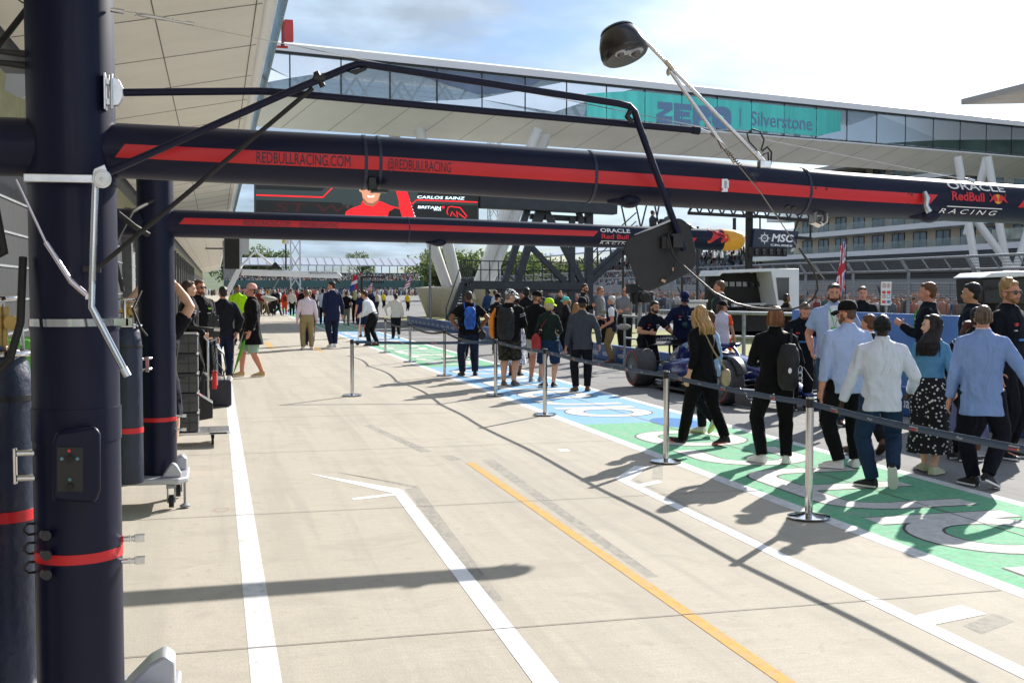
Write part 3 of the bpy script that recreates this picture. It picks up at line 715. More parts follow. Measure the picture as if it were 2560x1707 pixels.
for i, z in enumerate((6.55, 9.75, 12.95, 16.15)):
    mb = MB(); hbx(mb, HX, HX + 4, YA, YB + 10 - 3 * i, z, z + 0.72); mb.build('balcony_slab', HW, hb)
    mb = MB(); hbx(mb, HX + .15, HX + .22, YA, YB + 9.6 - 3 * i, z + .72, z + 1.75); mb.build('balustrade', HB, hb)
    for k in range(0, 22):
        y = 64 + k * 5.1
        if y > YB - 3: break
        mb = MB(); hbx(mb, HX + 2.93, HX + 3.1, y, y + 3.0, z + .73, z + 3.0)
        w = mb.build('window', HG, hb)
        mb = MB()
        for q in (0, 1.45, 2.92): hbx(mb, HX + 2.88, HX + 2.99, y + q, y + q + .1, z + .72, z + 3.02)
        hbx(mb, HX + 2.88, HX + 2.99, y + .12, y + 2.9, z + 2.92, z + 3.02)
        mb.build('frame', HD, w)
for (x0, x1, y0, y1, z, nm) in ((HX - 4, HX + 30, 62, YB + 16, 18.9, 'roof'), (HX - 9, HX + 18, 50, 112, 22.4, 'roof')):
    mb = MB(); mb.add([V(p) - ho for p in ((x0, y0, z), (x1, y0, z + 1.5), (x1, y1, z + 1.5), (x0, y1, z), (x0, y0, z + .6), (x1, y0, z + 2.6), (x1, y1, z + 2.6), (x0, y1, z + .6))], [(0, 3, 2, 1), (4, 5, 6, 7), (0, 1, 5, 4), (1, 2, 6, 5), (2, 3, 7, 6), (3, 0, 4, 7)])
    mb.build(nm, mat('hotel_roof', (0.36, 0.33, 0.31), .5, var=.1, vscale=.3), hb)
mb = MB(); hbx(mb, HX + 2, HX + 14, 62, 110, 20.9, 22.6); mb.build('penthouse', HD, hb)
mb = MB(); hbx(mb, HX - .1, HX + .1, 88, 118, 7.6, 8.9); 
mb.build('balcony_banner', mat('balcony_cloth', (.42, .46, .42), .8, var=.5, vscale=.6), hb)
# people leaning on the hotel balcony
# ================================================================ DEBRIS FENCE (far side of the track)
MESH = bpy.data.materials.new('wire_mesh'); MESH.use_nodes = True
_t = MESH.node_tree; _p = _t.nodes['Principled BSDF']; _p.inputs['Base Color'].default_value = (.16, .165, .17, 1); _p.inputs['Roughness'].default_value = .6; _p.inputs['Metallic'].default_value = .5
_tc = N(_t, 'ShaderNodeTexCoord'); _sp = N(_t, 'ShaderNodeSeparateXYZ'); _t.links.new(_tc.outputs['Object'], _sp.inputs[0])
def _lines(o, k, w):
    return math_node(_t, 'LESS_THAN', math_node(_t, 'FRACT', math_node(_t, 'MULTIPLY', o, k)), w)
_al = math_node(_t, 'MAXIMUM', _lines(_sp.outputs[1], 9.0, .16), _lines(_sp.outputs[2], 9.0, .16)); _t.links.new(_al, _p.inputs['Alpha'])
FX = 30.0
fe = thing('debris_fence', 'tall grey wire debris fence with cranked posts in front of the packed spectators', 'fence', (FX, 60, 0)); fo = V((FX, 60, 0))
mb = MB(); mb.quad(V((FX + .05, 18, .2)) - fo, V((FX + .05, 150, .2)) - fo, V((FX + .05, 150, 2.65)) - fo, V((FX + .05, 18, 2.65)) - fo)
mb.quad(V((FX + .05, 18, 2.65)) - fo, V((FX + .05, 150, 2.65)) - fo, V((FX - .35, 150, 3.15)) - fo, V((FX - .35, 18, 3.15)) - fo); mb.build('wire_mesh', MESH, fe)
for k in range(28):
    y = 22 + 4.6 * k
    mb = MB(); mb.bar(V((FX, y, -.1)) - fo, V((FX, y, 2.66)) - fo, .11); mb.bar(V((FX, y, 2.6)) - fo, V((FX - .42, y, 3.2)) - fo, .12)
    mb.build('post', GALV, fe, bevel=.01)
    if k < 27:
        mb = MB()
        for q in (1.53, 3.07): mb.bar(V((FX, y + q, 2.66)) - fo, V((FX - .38, y + q, 3.14)) - fo, .05)
        mb.build('crank_strut', GALV, fe)
mb = MB()
for x, z, r in ((FX, 2.65, .05), (FX - .40, 3.17, .05), (FX, 1.5, .02), (FX, 2.1, .015)): mb.path([V((x, 20, z)) - fo, V((x, 150, z)) - fo], r, 8)
mb.build('rail', GALV, fe, smooth=True)
# second barrier with grey panel wall and cranked brackets behind the spectators
sw = thing('spectator_wall', 'pale grey panelled wall with dark cranked brackets behind the spectators', 'wall', (46, 60, 0)); wo_ = V((46, 60, 0))
mb = MB(); mb.box((0.2, 12, 1.05), (.2, 150, 2.3)); mb.build('wall_panel', mat('wall_panel_grey', (.34, .34, .35), .6, var=.1, vscale=.3), sw)
mb = MB()
for q in range(5): mb.box((0.09, 12, .5 + q * .4), (.02, 150, .02))
for q in range(34): mb.box((0.09, -60 + q * 4.3, 1.1), (.02, .04, 2.2))
mb.build('wall_joint', mat('wall_joint_grey', (.17, .17, .18), .7), sw)
for k in range(22):
    mb = MB(); y = -50 + 5.2 * k; mb.bar((0, y, .9), (0, y, 1.5), .10); mb.bar((0, y, 1.45), (-.5, y - .5, 2.0), .10); mb.build('bracket', STEELD, sw)
# ================================================================ PIT WALL, BOARDS
def board(name, label, x, y0, y1, z0, z1, m, words, size, step, group=None, th=.06, wcol=WHITETXT, zoff=.12):
    t = thing(name, label, 'board', (x, (y0 + y1) / 2, 0), 0, group)
    L = y1 - y0
    mb = MB(); mb.box((th / 2, 0, (z0 + z1) / 2), (th, L, z1 - z0)); mb.build('panel', m, t, bevel=.01)
    if words:
        mb = MB(); y = L / 2 - .2
        while y - len(words) * size * .55 > -L / 2:
            yy = y; lettering(mb, words, size, lambda a, b: (-.004, yy - a, z0 + zoff + b), offset=size * .01)
            cx = yy - size * 1.5
            stroke(mb, [(cx + size * .55 * cos(radians(q)), z0 + zoff + size * .75 + size * .42 * sin(radians(q))) for q in range(25, 160, 12)], size * .09, lambda a, b: (-.004, a, b), mi=1)
            y -= step
        mb.build('lettering', [wcol, mat('arc_orange', (.75, .3, .05), .5)], t)
    return t
BLUEB = mat('board_blue', (0.018, 0.095, 0.30), .4, var=.1, vscale=1.2); BLUEL = mat('board_light_blue', (0.12, 0.28, 0.68), .4, var=.12, vscale=.6)
k = 0
for y0, y1, lab in ((9.5, 15.5, 'dark blue trackside board with white lettering nearest the walking man in the blue jacket'), (19.6, 30.8, 'dark blue trackside board with white lettering behind the racing car tyre'), (31, 46, 'dark blue trackside board with white lettering below the gantry stairs'), (47, 60, 'farthest dark blue trackside board along the grass verge')):
    board('trackside_board', lab, 9.80, y0, y1, 0, .42, BLUEB, 'workday.', .22, 1.15, 'low blue boards along the verge', .12)
tb = board('barrier_board', 'large bright blue barrier board behind the man in the open shirt', 11.0, 15.2, 20.4, 0, 1.45, BLUEL, '', 0, 1)
mb = MB(); lettering(mb, 'We', .34, lambda a, b: (-.004, .55 - a, .52 + b), offset=.006); mb.build('lettering', WHITETXT, tb)
# pit wall stand
pb = thing('pit_wall_stand', 'white boxy pit wall stand with dark open front and stools', 'stand', (18.6, 38.5, 0)); YP = 38.0; po = V((18.6, 38.5, 0))
def pp(x, y, dy=0): p = at(x, y, YP); p.y += dy; return p - po
a0, a1 = pp(1796, 676), pp(1930, 672)
mb = MB()
mb.prism([(1793, 690), (1800, 676), (1930, 671), (1998, 672), (1998, 790), (1960, 790), (1946, 782), (1928, 679), (1806, 683), (1800, 690)][::-1], lambda u, v, w: pp(u, v, w), 1.7)
mb.build('shell', WHITEP, pb, bevel=.02)
mb = MB(); mb.prism([(1802, 790), (1945, 790), (1928, 681), (1806, 684)], lambda u, v, w: pp(u, v, 1.2 + w), .3); mb.build('interior', BLACKM, pb)
mb = MB(); mb.prism([(1798, 850), (1950, 850), (1948, 786), (1796, 780)], lambda u, v, w: pp(u, v, .3 + w), .8); mb.build('base_cabinet', BLACKM, pb)
mb = MB(); mb.prism([(1855, 768), (1940, 764), (1938, 758), (1855, 760)], lambda u, v, w: pp(u, v, .7 + w), .2); mb.build('desk', WHITEP, pb)
mb = MB(); mb.prism([(1946, 750), (1972, 752), (1972, 694), (1940, 694)], lambda u, v, w: pp(u, v, -.02 + w), .05); mb.build('side_window', GLASS, pb)
for k in range(6):
    mb = MB(); x = 1840 + 17 * k; mb.prism([(x, 716), (x + 13, 716), (x + 13, 704), (x, 704)], lambda u, v, w: pp(u, v, 1.1 + w), .05); mb.build('monitor', GLASS, pb)
for x in (1850, 1882, 1914):
    mb = MB(); c = pp(x, 778, -.1); mb.box(c, (.38, .34, .07)); mb.path([c, V((c.x, c.y, .75))], .03, 8); mb.path([c + V((-.17, -.1, 0)), c + V((-.17, -.1, .22)), c + V((.17, -.1, .22)), c + V((.17, -.1, 0))], .02, 6); mb.build('stool', BLACK, pb)
mb = MB(); mb.box(pp(1890, 846, .7), (3.4, .8, .5)); 
mb.build('plinth', mat('plinth_dark', (.05, .05, .055), .7), pb)
# pit wall rail on the verge
rl = thing('scaffold_rail', 'grey tubular scaffold handrail along the verge in front of the pit wall stand', 'rail', (12.6, 24.5, 0)); ro = V((12.6, 24.5, 0)); YR = 24.5
def rp(x, y): return at(x, y, YR) - ro
for x in (1757, 1860, 1925, 2005):
    mb = MB(); t0 = rp(x, 782); mb.path([t0, V((t0.x, t0.y, .02))], .045, 10); mb.build('post', GALV, rl, smooth=True)
mb = MB(); mb.path([rp(1640, 778), rp(1770, 781), rp(2010, 786)], .045, 10); mb.path([rp(1770, 840), rp(2010, 848)], .04, 10); mb.build('rail', GALV, rl, smooth=True)
# TV camera on a pedestal
tv = thing('tv_camera', 'black broadcast camera with side monitor on a grey tubular pedestal', 'camera', (9.9, 25.5, 0)); YT = 25.5; to = V((9.9, 25.5, 0))
def tp(x, y): return at(x, y, YT) - to
mb = MB(); c = tp(1597, 742); mb.box(c, (.28, .5, .26)); mb.box(c + V((.0, .05, .2)), (.2, .3, .12)); mb.cyl(c + V((0, -.25, 0)), c + V((0, -.5, 0)), .09, .11, 14); mb.build('camera_body', BLACKM, tv, bevel=.02)
mb = MB(); mb.prism([(1594, 756), (1622, 756), (1622, 730), (1594, 728)], lambda u, v, w: tp(u, v) + V((0, -.3 + w, 0)), .05); mb.build('side_monitor', BLACK, tv, bevel=.01)
mb = MB(); mb.box(tp(1580, 722), (.2, .3, .22)); mb.path([tp(1580, 730), tp(1585, 760)], .04); mb.build('viewfinder', BLACKM, tv)
mb = MB(); mb.path([tp(1600, 760), V((tp(1600, 760).x, 0, .05))], .05, 10)
for q in range(3):
    an = q * 2.1; mb.path([V((tp(1600, 760).x, 0, .55)), V((tp(1600, 760).x + .5 * cos(an), .5 * sin(an), .03))], .03, 8)
mb.path([tp(1556, 790), tp(1660, 796)], .03, 8); mb.path([tp(1562, 790), V((tp(1562, 790).x, 0, .05))], .03, 8); mb.path([tp(1562, 845), tp(1600, 848)], .025, 8)
mb.build('pedestal', GALV, tv, smooth=True)
mb = MB(); mb.ell(tp(1560, 817), (.09, .17, .075), M.Rotation(radians(80), 3, 'Z')); mw = mb.build('furry_microphone', mat('fur_grey', (.38, .37, .34), .95, var=.4, vscale=40, bump=1, bscale=60), smooth=2); mw.location = to; tag(mw, 'grey furry microphone held out on a stand beside the camera pedestal', 'microphone')
# small white cabinet by the rail
wc = thing('equipment_cabinet', 'white equipment cabinet with round cut-outs beside the cap-wearing team member', 'cabinet', tuple(V((dp(1733, 721, 30).x, dp(1733, 721, 30).y, 0)))); 
mb = MB(); mb.box((0, 0, .75), (.55, .5, 1.5)); mb.build('body', mat('cabinet_white', (.62, .62, .62), .5, var=.1), wc, bevel=.04)
mb = MB(); mb.box((0, 0, 1.53), (.6, .55, .06)); mb.build('lid', SILVER, wc, bevel=.01)
# steel kiosk under a white roof at the right
kk = thing('control_kiosk', 'black trackside equipment tower with slanted white lid at right edge', 'cabinet', (12.4, 13.5, 0)); YK = 13.5; ko = V((12.4, 13.5, 0))
def kp(x, y, dy=0): p = at(x, y, YK); p.y += dy; return p - ko
mb = MB(); mb.prism([(2460, 694), (2480, 682), (2600, 676), (2600, 690)], lambda u, v, w: kp(u, v, w), .7); mb.build('lid', WHITEP, kk, bevel=.01)
mb = MB(); mb.prism([(2466, 760), (2600, 760), (2600, 692), (2462, 696)], lambda u, v, w: kp(u, v, .05 + w), .6); mb.build('monitor_bank', BLACK, kk, bevel=.02)
mb = MB(); c = kp(2540, 760, .3); mb.box((c.x, c.y, c.z / 2), (.5, .4, c.z)); mb.path([kp(2470, 722, -.05), kp(2500, 716, -.08)], .02, 8); mb.build('pedestal', BLACKM, kk, bevel=.01)
# pictogram sign board
sg_ = thing('pictogram_sign', 'small white sign with rows of round pictograms and red panels', 'sign', (17.6, 30, 0)); YI = 30.0; io = V((17.6, 30, 0))
def ip(x, y, d=0): p = at(x, y, YI); p.y -= d; return p - io
mb = MB(); mb.prism([(2203, 763), (2227, 763), (2229, 704), (2204, 704)], lambda u, v, w: ip(u, v) + V((0, w, 0)), .03); mb.build('panel', WHITEP, sg_)
mb = MB()
for y in (727, 751): 
    for x in (2205, 2217): 
        mb.add([ip(x, y, .006), ip(x + 9, y, .006), ip(x + 9, y + 7, .006), ip(x, y + 7, .006)], [(0, 1, 2, 3)], 1 if (x > 2210 and y > 740) else 0)
for x in (2210, 2221):
    for y in (714, 741): stroke(mb, [(x + 4 * cos(q * .45), y + 5 * sin(q * .45)) for q in range(14)], 1.3, lambda a, b: ip(a, b, .006), mi=1 if (x > 2215 and y > 730) else 0, closed=True)
for x, y in ((2210, 714), (2221, 714), (2210, 741)): stroke(mb, [(x, y - 3), (x, y + 3)], 1.4, lambda a, b: ip(a, b, .007), mi=2)
mb.build('pictogram', [mat('sign_red', (.55, .06, .05), .5), mat('sign_blue', (.06, .2, .5), .5), BLACK], sg_)
mb = MB(); c = ip(2216, 763); mb.bar((c.x, .02, c.z), (c.x, .02, 0), .05); mb.build('post', GALV, sg_)
# ================================================================ FAR STANDS, TREES, MASTS, FLAGS
def hill(name, pts, Y, h, depth, m):
    mb = MB(); n = len(pts)
    vs = [(x, Y, -1) for x, z in pts] + [(x, Y + depth * .5, z * h) for x, z in pts] + [(x, Y + depth, -1) for x, z in pts]
    fs = []
    for r in range(2):
        for i in range(n - 1): fs.append((r * n + i, r * n + i + 1, (r + 1) * n + i + 1, (r + 1) * n + i))
    mb.add(vs, fs); return tag(mb.build(name, m, smooth=2), kind='structure')
rng = random.Random(3)
hill('hills', [(-500 + 50 * i, .75 + .25 * sin(i * .9) + rng.uniform(-.1, .1)) for i in range(44)], 700, 17, 500, mat('wooded_hill', (.045, .075, .03), .95, var=.6, vscale=.06, col2=(.09, .12, .05)))
CROWDM = [mat('crowd_' + c, c, .85) for c in ('1a1c24', 'c9c6c2', '7a1f22', '23406e', '93a0ae', '3c3a3a', 'a86b52', 'd8d4c8', '2e5f63', '6a5a4a', '8a8f96', '55606a')]
SKINM = mat('crowd_skin', 'b98468', .7)
def dummy(mb, x, y, z, h, r, arms=False):
    k = r.randrange(len(CROWDM)); a = r.uniform(0, 6.28)
    mb.path([(x, y, z), (x, y, z + h * .48)], [h * .07, h * .10], 6, r.choice((0, 3, 5, 11)))
    mb.path([(x, y, z + h * .46), (x, y, z + h * .74), (x, y, z + h * .83)], [h * .10, h * .125, h * .05], 7, k)
    for s in (-1, 1):
        sx, sy = s * h * .125 * cos(a), s * h * .125 * sin(a)
        if arms and r.random() < .16: e = (x + sx * 1.1, y + sy * 1.1, z + h * 1.08); mb.path([(x + sx, y + sy, z + h * .8), e], [h * .035, h * .028], 5, len(CROWDM))
        else: mb.path([(x + sx, y + sy, z + h * .8), (x + sx * 1.3, y + sy * 1.3, z + h * .48)], [h * .036, h * .03], 5, k)
    mb.ell((x, y, z + h * .915), (h * .05, h * .055, h * .072), nu=8, nv=6, mi=len(CROWDM))
    hm = r.choice((0, 0, 5, 6, 5, k, 9, 1, 10)); mb.ell((x, y + h * .006, z + h * .945), (h * .054, h * .06, h * .055), nu=8, nv=5, mi=hm)
r = random.Random(11)
mb = MB()
for i in range(560):
    y = r.uniform(24, 118); x = r.uniform(31.0, 37.5)
    dummy(mb, x, y, -.02, r.uniform(1.34, 1.60), r, True)
o = mb.build('spectator_crowd', CROWDM + [SKINM], smooth=2, recalc=False); tag(o, 'packed crowd of spectators in mixed colours behind the wire debris fence', 'crowd', kind='stuff')
# grandstand at the end of the straight
RF = mat('stand_roof', (.40, .43, .50), .4, var=.05, vscale=.05); STD = mat('stand_tier', (.09, .12, .13), .7, var=.4, vscale=.3); STG = mat('stand_teal', (.045, .12, .12), .6, var=.3, vscale=.1)
gs = thing('far_grandstand', 'long low grandstand with pale segmented roof closing the end of the straight', 'grandstand', (40, 330, 0)); go = V((40, 330, 0))
def gq(x, y, d=0): p = at(x, y, 330); p.y += d; return p - go
L0, L1 = at(560, 645, 330).x - 40, at(1062, 640, 330).x - 40
mb = MB()
zr0, zr1 = at(800, 662, 330).z, at(800, 643, 330).z
mb.add([(L0, 0, zr0), (L1, 0, zr0), (L1, 9, zr1), (L0, 9, zr1), (L0, 0, zr0 - .3), (L1, 0, zr0 - .3), (L1, 9, zr1 - .3), (L0, 9, zr1 - .3)], [(0, 1, 2, 3), (7, 6, 5, 4), (4, 5, 1, 0), (5, 6, 2, 1), (6, 7, 3, 2), (7, 4, 0, 3)]); mb.build('roof', RF, gs)
mb = MB()
for k in range(25):
    x = L0 + (L1 - L0) * k / 24; mb.bar((x, -.05, zr0 + .03), (x, 9, zr1 + .03), .16, .1)
mb.build('roof_seam', mat('seam_grey', (.2, .22, .25), .6), gs)
mb = MB(); mb.add([(L0, -6, .4), (L1, -6, .4), (L1, 14, 5.6), (L0, 14, 5.6), (L0, -6, -.2), (L1, -6, -.2), (L1, 14, -.2), (L0, 14, -.2)], [(0, 1, 2, 3), (4, 5, 1, 0), (5, 6, 2, 1), (7, 4, 0, 3)]); mb.build('seating_tier', STD, gs)
mb = MB(); mb.box(((L0 + L1) / 2, 14.2, 5.6), (L1 - L0, .3, 1.8)); mb.box(((L0 + L1) / 2, -6.2, 3.1), (L1 - L0, .3, 2.0)); mb.build('back_wall', STG, gs)
mb = MB()
for k in range(25): x = L0 + (L1 - L0) * k / 24; mb.bar((x, 6, 0), (x, 6, zr0 + 1.2), .22)
mb.build('column', GALV, gs)
mb = MB(); r = random.Random(5)
for i in range(2600):
    t = r.random(); x = r.uniform(L0, L1); y = -6 + 20 * t; z = .4 + 5.2 * t
    mb.ell((x + 40, y + 330, z + .4), (.24, .2, .5), nu=5, nv=4, mi=r.randrange(len(CROWDM)))
for i in range(700):
    x = r.uniform(-8, 80); y = r.uniform(255, 322)
    mb.ell((x, y, r.uniform(.7, 1.0)), (.24, .2, r.uniform(.6, .85)), nu=5, nv=4, mi=r.randrange(len(CROWDM)))
o = mb.build('grandstand_crowd', CROWDM, recalc=False); tag(o, 'far crowd filling the low grandstand at the end of the straight', 'crowd', kind='stuff')
# straight-side grandstand
g2 = thing('trackside_grandstand', 'tall grandstand with sloping pale roof on the far side of the track', 'grandstand', (119, 350, 0)); 
mb = MB(); mb.add([(0, -160, 13.4), (0, 130, 13.4), (26, 130, 17.6), (26, -160, 17.6), (0, -160, 13.9), (0, 130, 13.9), (26, 130, 18.2), (26, -160, 18.2)], [(3, 2, 1, 0), (4, 5, 6, 7), (0, 1, 5, 4), (1, 2, 6, 5), (2, 3, 7, 6), (3, 0, 4, 7)]); 
rf = mb.build('roof', RF, g2)
mb = MB(); mb.add([(-14, -160, 1), (-14, 130, 1), (24, 130, 13), (24, -160, 13), (24, -160, 0), (24, 130, 0), (-14, -160, 0), (-14, 130, 0)], [(0, 3, 2, 1), (3, 4, 5, 2), (6, 0, 1, 7), (0, 6, 4, 3)]); mb.build('seating_tier', mat('stand_blue', (.12, .17, .22), .7, col2=(.3, .3, .32), vscale=.5), g2)
mb = MB()
for k in range(20): mb.bar((14, -155 + 15 * k, 8), (14, -155 + 15 * k, 15.6), .5)
mb.build('column', GALV, g2)
mb = MB()
for i in range(2200):
    t = r.random(); mb.ell((105 + 38 * t, r.uniform(192, 470), 1.4 + 12 * t), (.34, .34, .7), nu=5, nv=4, mi=r.randrange(len(CROWDM)))
o = mb.build('trackside_stand_crowd', CROWDM, recalc=False); tag(o, 'crowd filling the tiers of the tall trackside grandstand', 'crowd', kind='stuff')

def leaf(name, c):
    m = mat(name, c, .7, var=.35, vscale=.8); t_ = m.node_tree; tr_ = N(t_, 'ShaderNodeBsdfTranslucent'); tr_.inputs[0].default_value = (c[0] * 1.5, c[1] * 1.5, c[2], 1)
    mx_ = N(t_, 'ShaderNodeMixShader', i_0=.45); t_.links.new(t_.nodes['Principled BSDF'].outputs[0], mx_.inputs[1]); t_.links.new(tr_.outputs[0], mx_.inputs[2])
    t_.links.new(mx_.outputs[0], [q for q in t_.nodes if q.type == 'OUTPUT_MATERIAL'][0].inputs[0]); return m
LEAFA = leaf('leaf_dark', (.055, .085, .035)); LEAFB = leaf('leaf_light', (.10, .13, .055)); BARK = mat('bark', (.07, .055, .04), .9, var=.3)
def tree(x, y, h, w, lab, seed):
    r = random.Random(seed)
    t = thing('broadleaf_tree', lab, 'tree', (x, y, 0), 0, 'trees beyond the stands')
    mb = MB(); mb.path([(0, 0, -.1), (0.1, 0, h * .3), (0, .1, h * .62)], [w * .06, w * .045, w * .02], 8)
    for q in range(5):
        an = q * 1.3; mb.path([(0, 0, h * (.28 + .05 * q)), (w * .28 * cos(an), w * .28 * sin(an), h * (.5 + .06 * q))], [w * .025, w * .01], 6)
    mb.build('trunk', BARK, t)
    cl = [(r.uniform(-.34, .34) * w, r.uniform(-.34, .34) * w, h * r.uniform(.36, .88), w * r.uniform(.13, .24)) for _ in range(20)]
    mb = MB()
    for c in cl:
        for _ in range(110):
            d = V((r.gauss(0, 1), r.gauss(0, 1), r.gauss(0, 1))).normalized() * c[3] * r.uniform(.55, 1.1)
            p = V(c[:3]) + V((d.x, d.y, d.z * .8)); s = w * .026 * r.uniform(.6, 1.3)
            a = V((r.gauss(0, 1), r.gauss(0, 1), r.gauss(0, 1))).normalized(); b = a.cross(V((r.gauss(0, 1), r.gauss(0, 1), 1))).normalized()
            mb.add([p - a * s, p + b * s * .7, p + a * s, p - b * s * .7], [(0, 1, 2, 3)], 0 if r.random() < .55 else 1)
    mb.build('crown', [LEAFA, LEAFB], t, recalc=False)
TL = ['bushy dark tree far beyond the walkway railing', 'wide pale green tree beyond the gantry', 'tall tree rising past the roof of the far grandstand']
for i, (px, Y, h, w) in enumerate(((1120, 170, 7, 10), (1165, 178, 8, 12), (1205, 172, 7.4, 13), (1290, 170, 6.6, 10), (1325, 182, 7.6, 13), (1365, 176, 6.5, 10), (1405, 180, 6.2, 12))):
    p = at(px, 720, Y); tree(p.x, Y, h, w, ('leafy green tree in the row seen behind the gantry walkway railing'), 40 + i)
for i, (px, Y, h, w) in enumerate(((590, 400, 15.0, 18), (630, 405, 15.6, 20), (675, 400, 17.2, 14), (612, 420, 15.4, 18), (905, 430, 16.0, 12), (1075, 400, 16, 20), (1100, 380, 15, 18))):
    p = at(px, 720, Y); tree(p.x, Y, h, w, 'distant green tree showing above the roof of the far grandstand', 70 + i)
def mast(name, label, px, Y, ptop, w, lattice=True):
    b = at(px, 720, Y); ztop = at(px, ptop, Y).z
    t = thing(name, label, 'mast', (b.x, Y, 0)); mb = MB(); s = w / 2
    for sx in (-s, s):
        for sy in (-s, s): mb.bar((sx, sy, 0), (sx, sy, ztop), w * .09)
    n = int(ztop / (w * 1.6))
    for k in range(n):
        z0 = ztop * k / n; z1_ = ztop * (k + 1) / n
        for sy in (-s, s): mb.bar((-s, sy, z0), (s, sy, z1_), w * .06); mb.bar((s, sy, z0), (-s, sy, z1_), w * .06)
        for sx in (-s, s): mb.bar((sx, -s, z0), (sx, s, z1_), w * .06)
    mb.build('lattice', mat('mast_pale', (.5, .52, .55), .5), t); return t
mast('lattice_mast', 'tall pale lattice mast behind the far white gantry arm', 739, 150, 560, 1.2)
mast('lattice_mast', 'pale lattice mast between the white bridge legs', 1235, 140, 330, 1.3)
fl = thing('floodlight_post', 'black post with a boxy yellow and white lamp head above the far gantry arm', 'lamp post', tuple(at(715, 676, 46.2)), 0); fz = at(715, 610, 46.2).z - fl.location.z
mb = MB(); mb.cyl((0, 0, 0), (0, 0, fz), .035, .03, 10); mb.build('post', BLACK, fl, smooth=True)
mb = MB(); mb.box((-.0, 0, fz + .1), (.26, .3, .20)); mb.build('lamp_head', WHITEP, fl, bevel=.03)
mb = MB(); mb.box((-.10, -.16, fz + .11), (.10, .04, .16)); mb.build('lamp_panel', mat('lamp_yellow', (.6, .5, .08), .5), fl)
mb = MB(); p = at(1075, 606, 60); mb.cyl((0, 0, 0), (0, 0, p.z), .09, .05, 10); mb.ell((.1, 0, p.z), (.16, .14, .14)); o = mb.build('cctv_pole', GALV, smooth=True); o.location = (p.x, 60, 0); tag(o, 'slim grey pole with a dark camera ball rising beside the walkway railing', 'pole')
# flags
def flag(label, px, Y, pt, pb_, w, kind, lean=0.1, seed=1):
    b = at(px, pb_, Y); zt_ = at(px, pt, Y).z; hgt = zt_ - b.z
    t = thing('flag', label, 'flag', (b.x, Y, max(0, b.z - 1.2)), 0, 'flags held up in the crowd'); z0 = b.z - t.location.z
    mb = MB(); mb.cyl((0, 0, 0), (lean, 0, z0 + hgt), w * .03, n=6); mb.build('staff', BLACK, t)
    nx, nz = 16, 22; mb = MB(); vs = []; fs = []
    for j in range(nz + 1):
        for i in range(nx + 1):
            u, v = i / nx, j / nz
            vs.append((lean * (.3 + .7 * v) - u * w * (.55 + .35 * (1 - v)) + .03 * sin(5 * v + 4 * u), .10 * w * sin(9 * u + 3 * v), z0 + hgt * v - u * hgt * .25 * (1 - .4 * v)))
    ms_ = []
    for j in range(nz):
        for i in range(nx):
            fs.append((j * (nx + 1) + i, j * (nx + 1) + i + 1, (j + 1) * (nx + 1) + i + 1, (j + 1) * (nx + 1) + i))
            x, y = (i + .5) / nx * 2 - 1, (j + .5) / nz * 2 - 1
            if kind == 'union':
                m_ = 1 if (abs(x) < .18 or abs(y) < .18) else 0 if (abs(x) < .3 or abs(y) < .3) else 1 if abs(abs(x) - abs(y)) < .1 else 0 if abs(abs(x) - abs(y)) < .26 else 2
            elif kind == 'tri': m_ = 1 if y > .3 else 0 if y > -.2 else 2 if x > -.2 else 1
            else: m_ = 2 if (y > .2 and x > 0) else (1 if int((y + 1) * 4) % 2 else 0)
            ms_.append(m_)
    mb.v = vs; mb.f = fs; mb.m = ms_
    mb.build('cloth', [mat('flag_white', (.75, .75, .78), .7), mat('flag_red', (.55, .03, .05), .7), mat('flag_blue', (.03, .06, .28), .7)], t, smooth=2)
flag('tall red white and blue crossed flag held up behind the debris fence', 2113, 44, 596, 725, .62, 'union', .05)
flag('red white and blue flag hanging in the far crowd left of the lamp frame', 893, 120, 685, 722, 1.0, 'tri', .1)
flag('small striped red and blue flag in the far crowd by the lamp frame', 930, 120, 703, 725, .7, 'stripe', .1)
flag('teal and red flag waving in the far crowd near the white legs', 1022, 120, 688, 716, .7, 'stripe', .3)
# far lamp frame in the pit lane
lf_ = thing('lamp_frame', 'black post and cross arm with a row of small lamps far down the lane', 'lamp post', tuple(V((at(905, 720, 80).x, 80, 0))))
mb = MB(); zz_ = at(905, 692, 80).z; mb.cyl((0, 0, 0), (0, 0, zz_), .09, n=8); mb.bar((0, 0, zz_), (1.4, 0, zz_), .09); mb.build('frame', BLACK, lf_)
for k in range(6):
    mb = MB(); mb.ell((.68 + k * .17, 0, zz_ - .34), (.07, .09, .11)); mb.bar((.68 + k * .17, 0, zz_ - .25), (.68 + k * .17, 0, zz_), .02); mb.build('lamp', BLACKM, lf_)
# far pit gantries (white)
wg = thing('white_pit_gantry', 'white boxy pit gantry arm reaching over the lane in the distance', 'gantry', (1.2, 46, 0)); YW = 46.0; wo2 = V((1.2, 46, 0))
def wp(x, y, d=0): p = at(x, y, YW); p.y += d; return p - wo2
mb = MB(); mb.prism([(602, 688), (850, 696), (856, 690), (846, 680), (606, 673)], lambda u, v, w: wp(u, v, w), .42); mb.build('arm', WHITEP, wg, bevel=.03)
mb = MB(); mb.prism([(556, 740), (572, 740), (606, 672), (596, 662)], lambda u, v, w: wp(u, v, w), .3); mb.build('raking_leg', WHITEP, wg, bevel=.02)
mb = MB(); mb.path([wp(598, 672, .15), wp(632, 634, .15), wp(638, 630, .15), wp(644, 632, .15), wp(686, 667, .15)], .045, 10); mb.build('hoop', WHITEP, wg, smooth=True)
mb = MB(); mb.prism([(672, 672), (706, 673), (690, 656), (686, 656)], lambda u, v, w: wp(u, v, w), .12); mb.build('spot_shroud', BLACKM, wg)
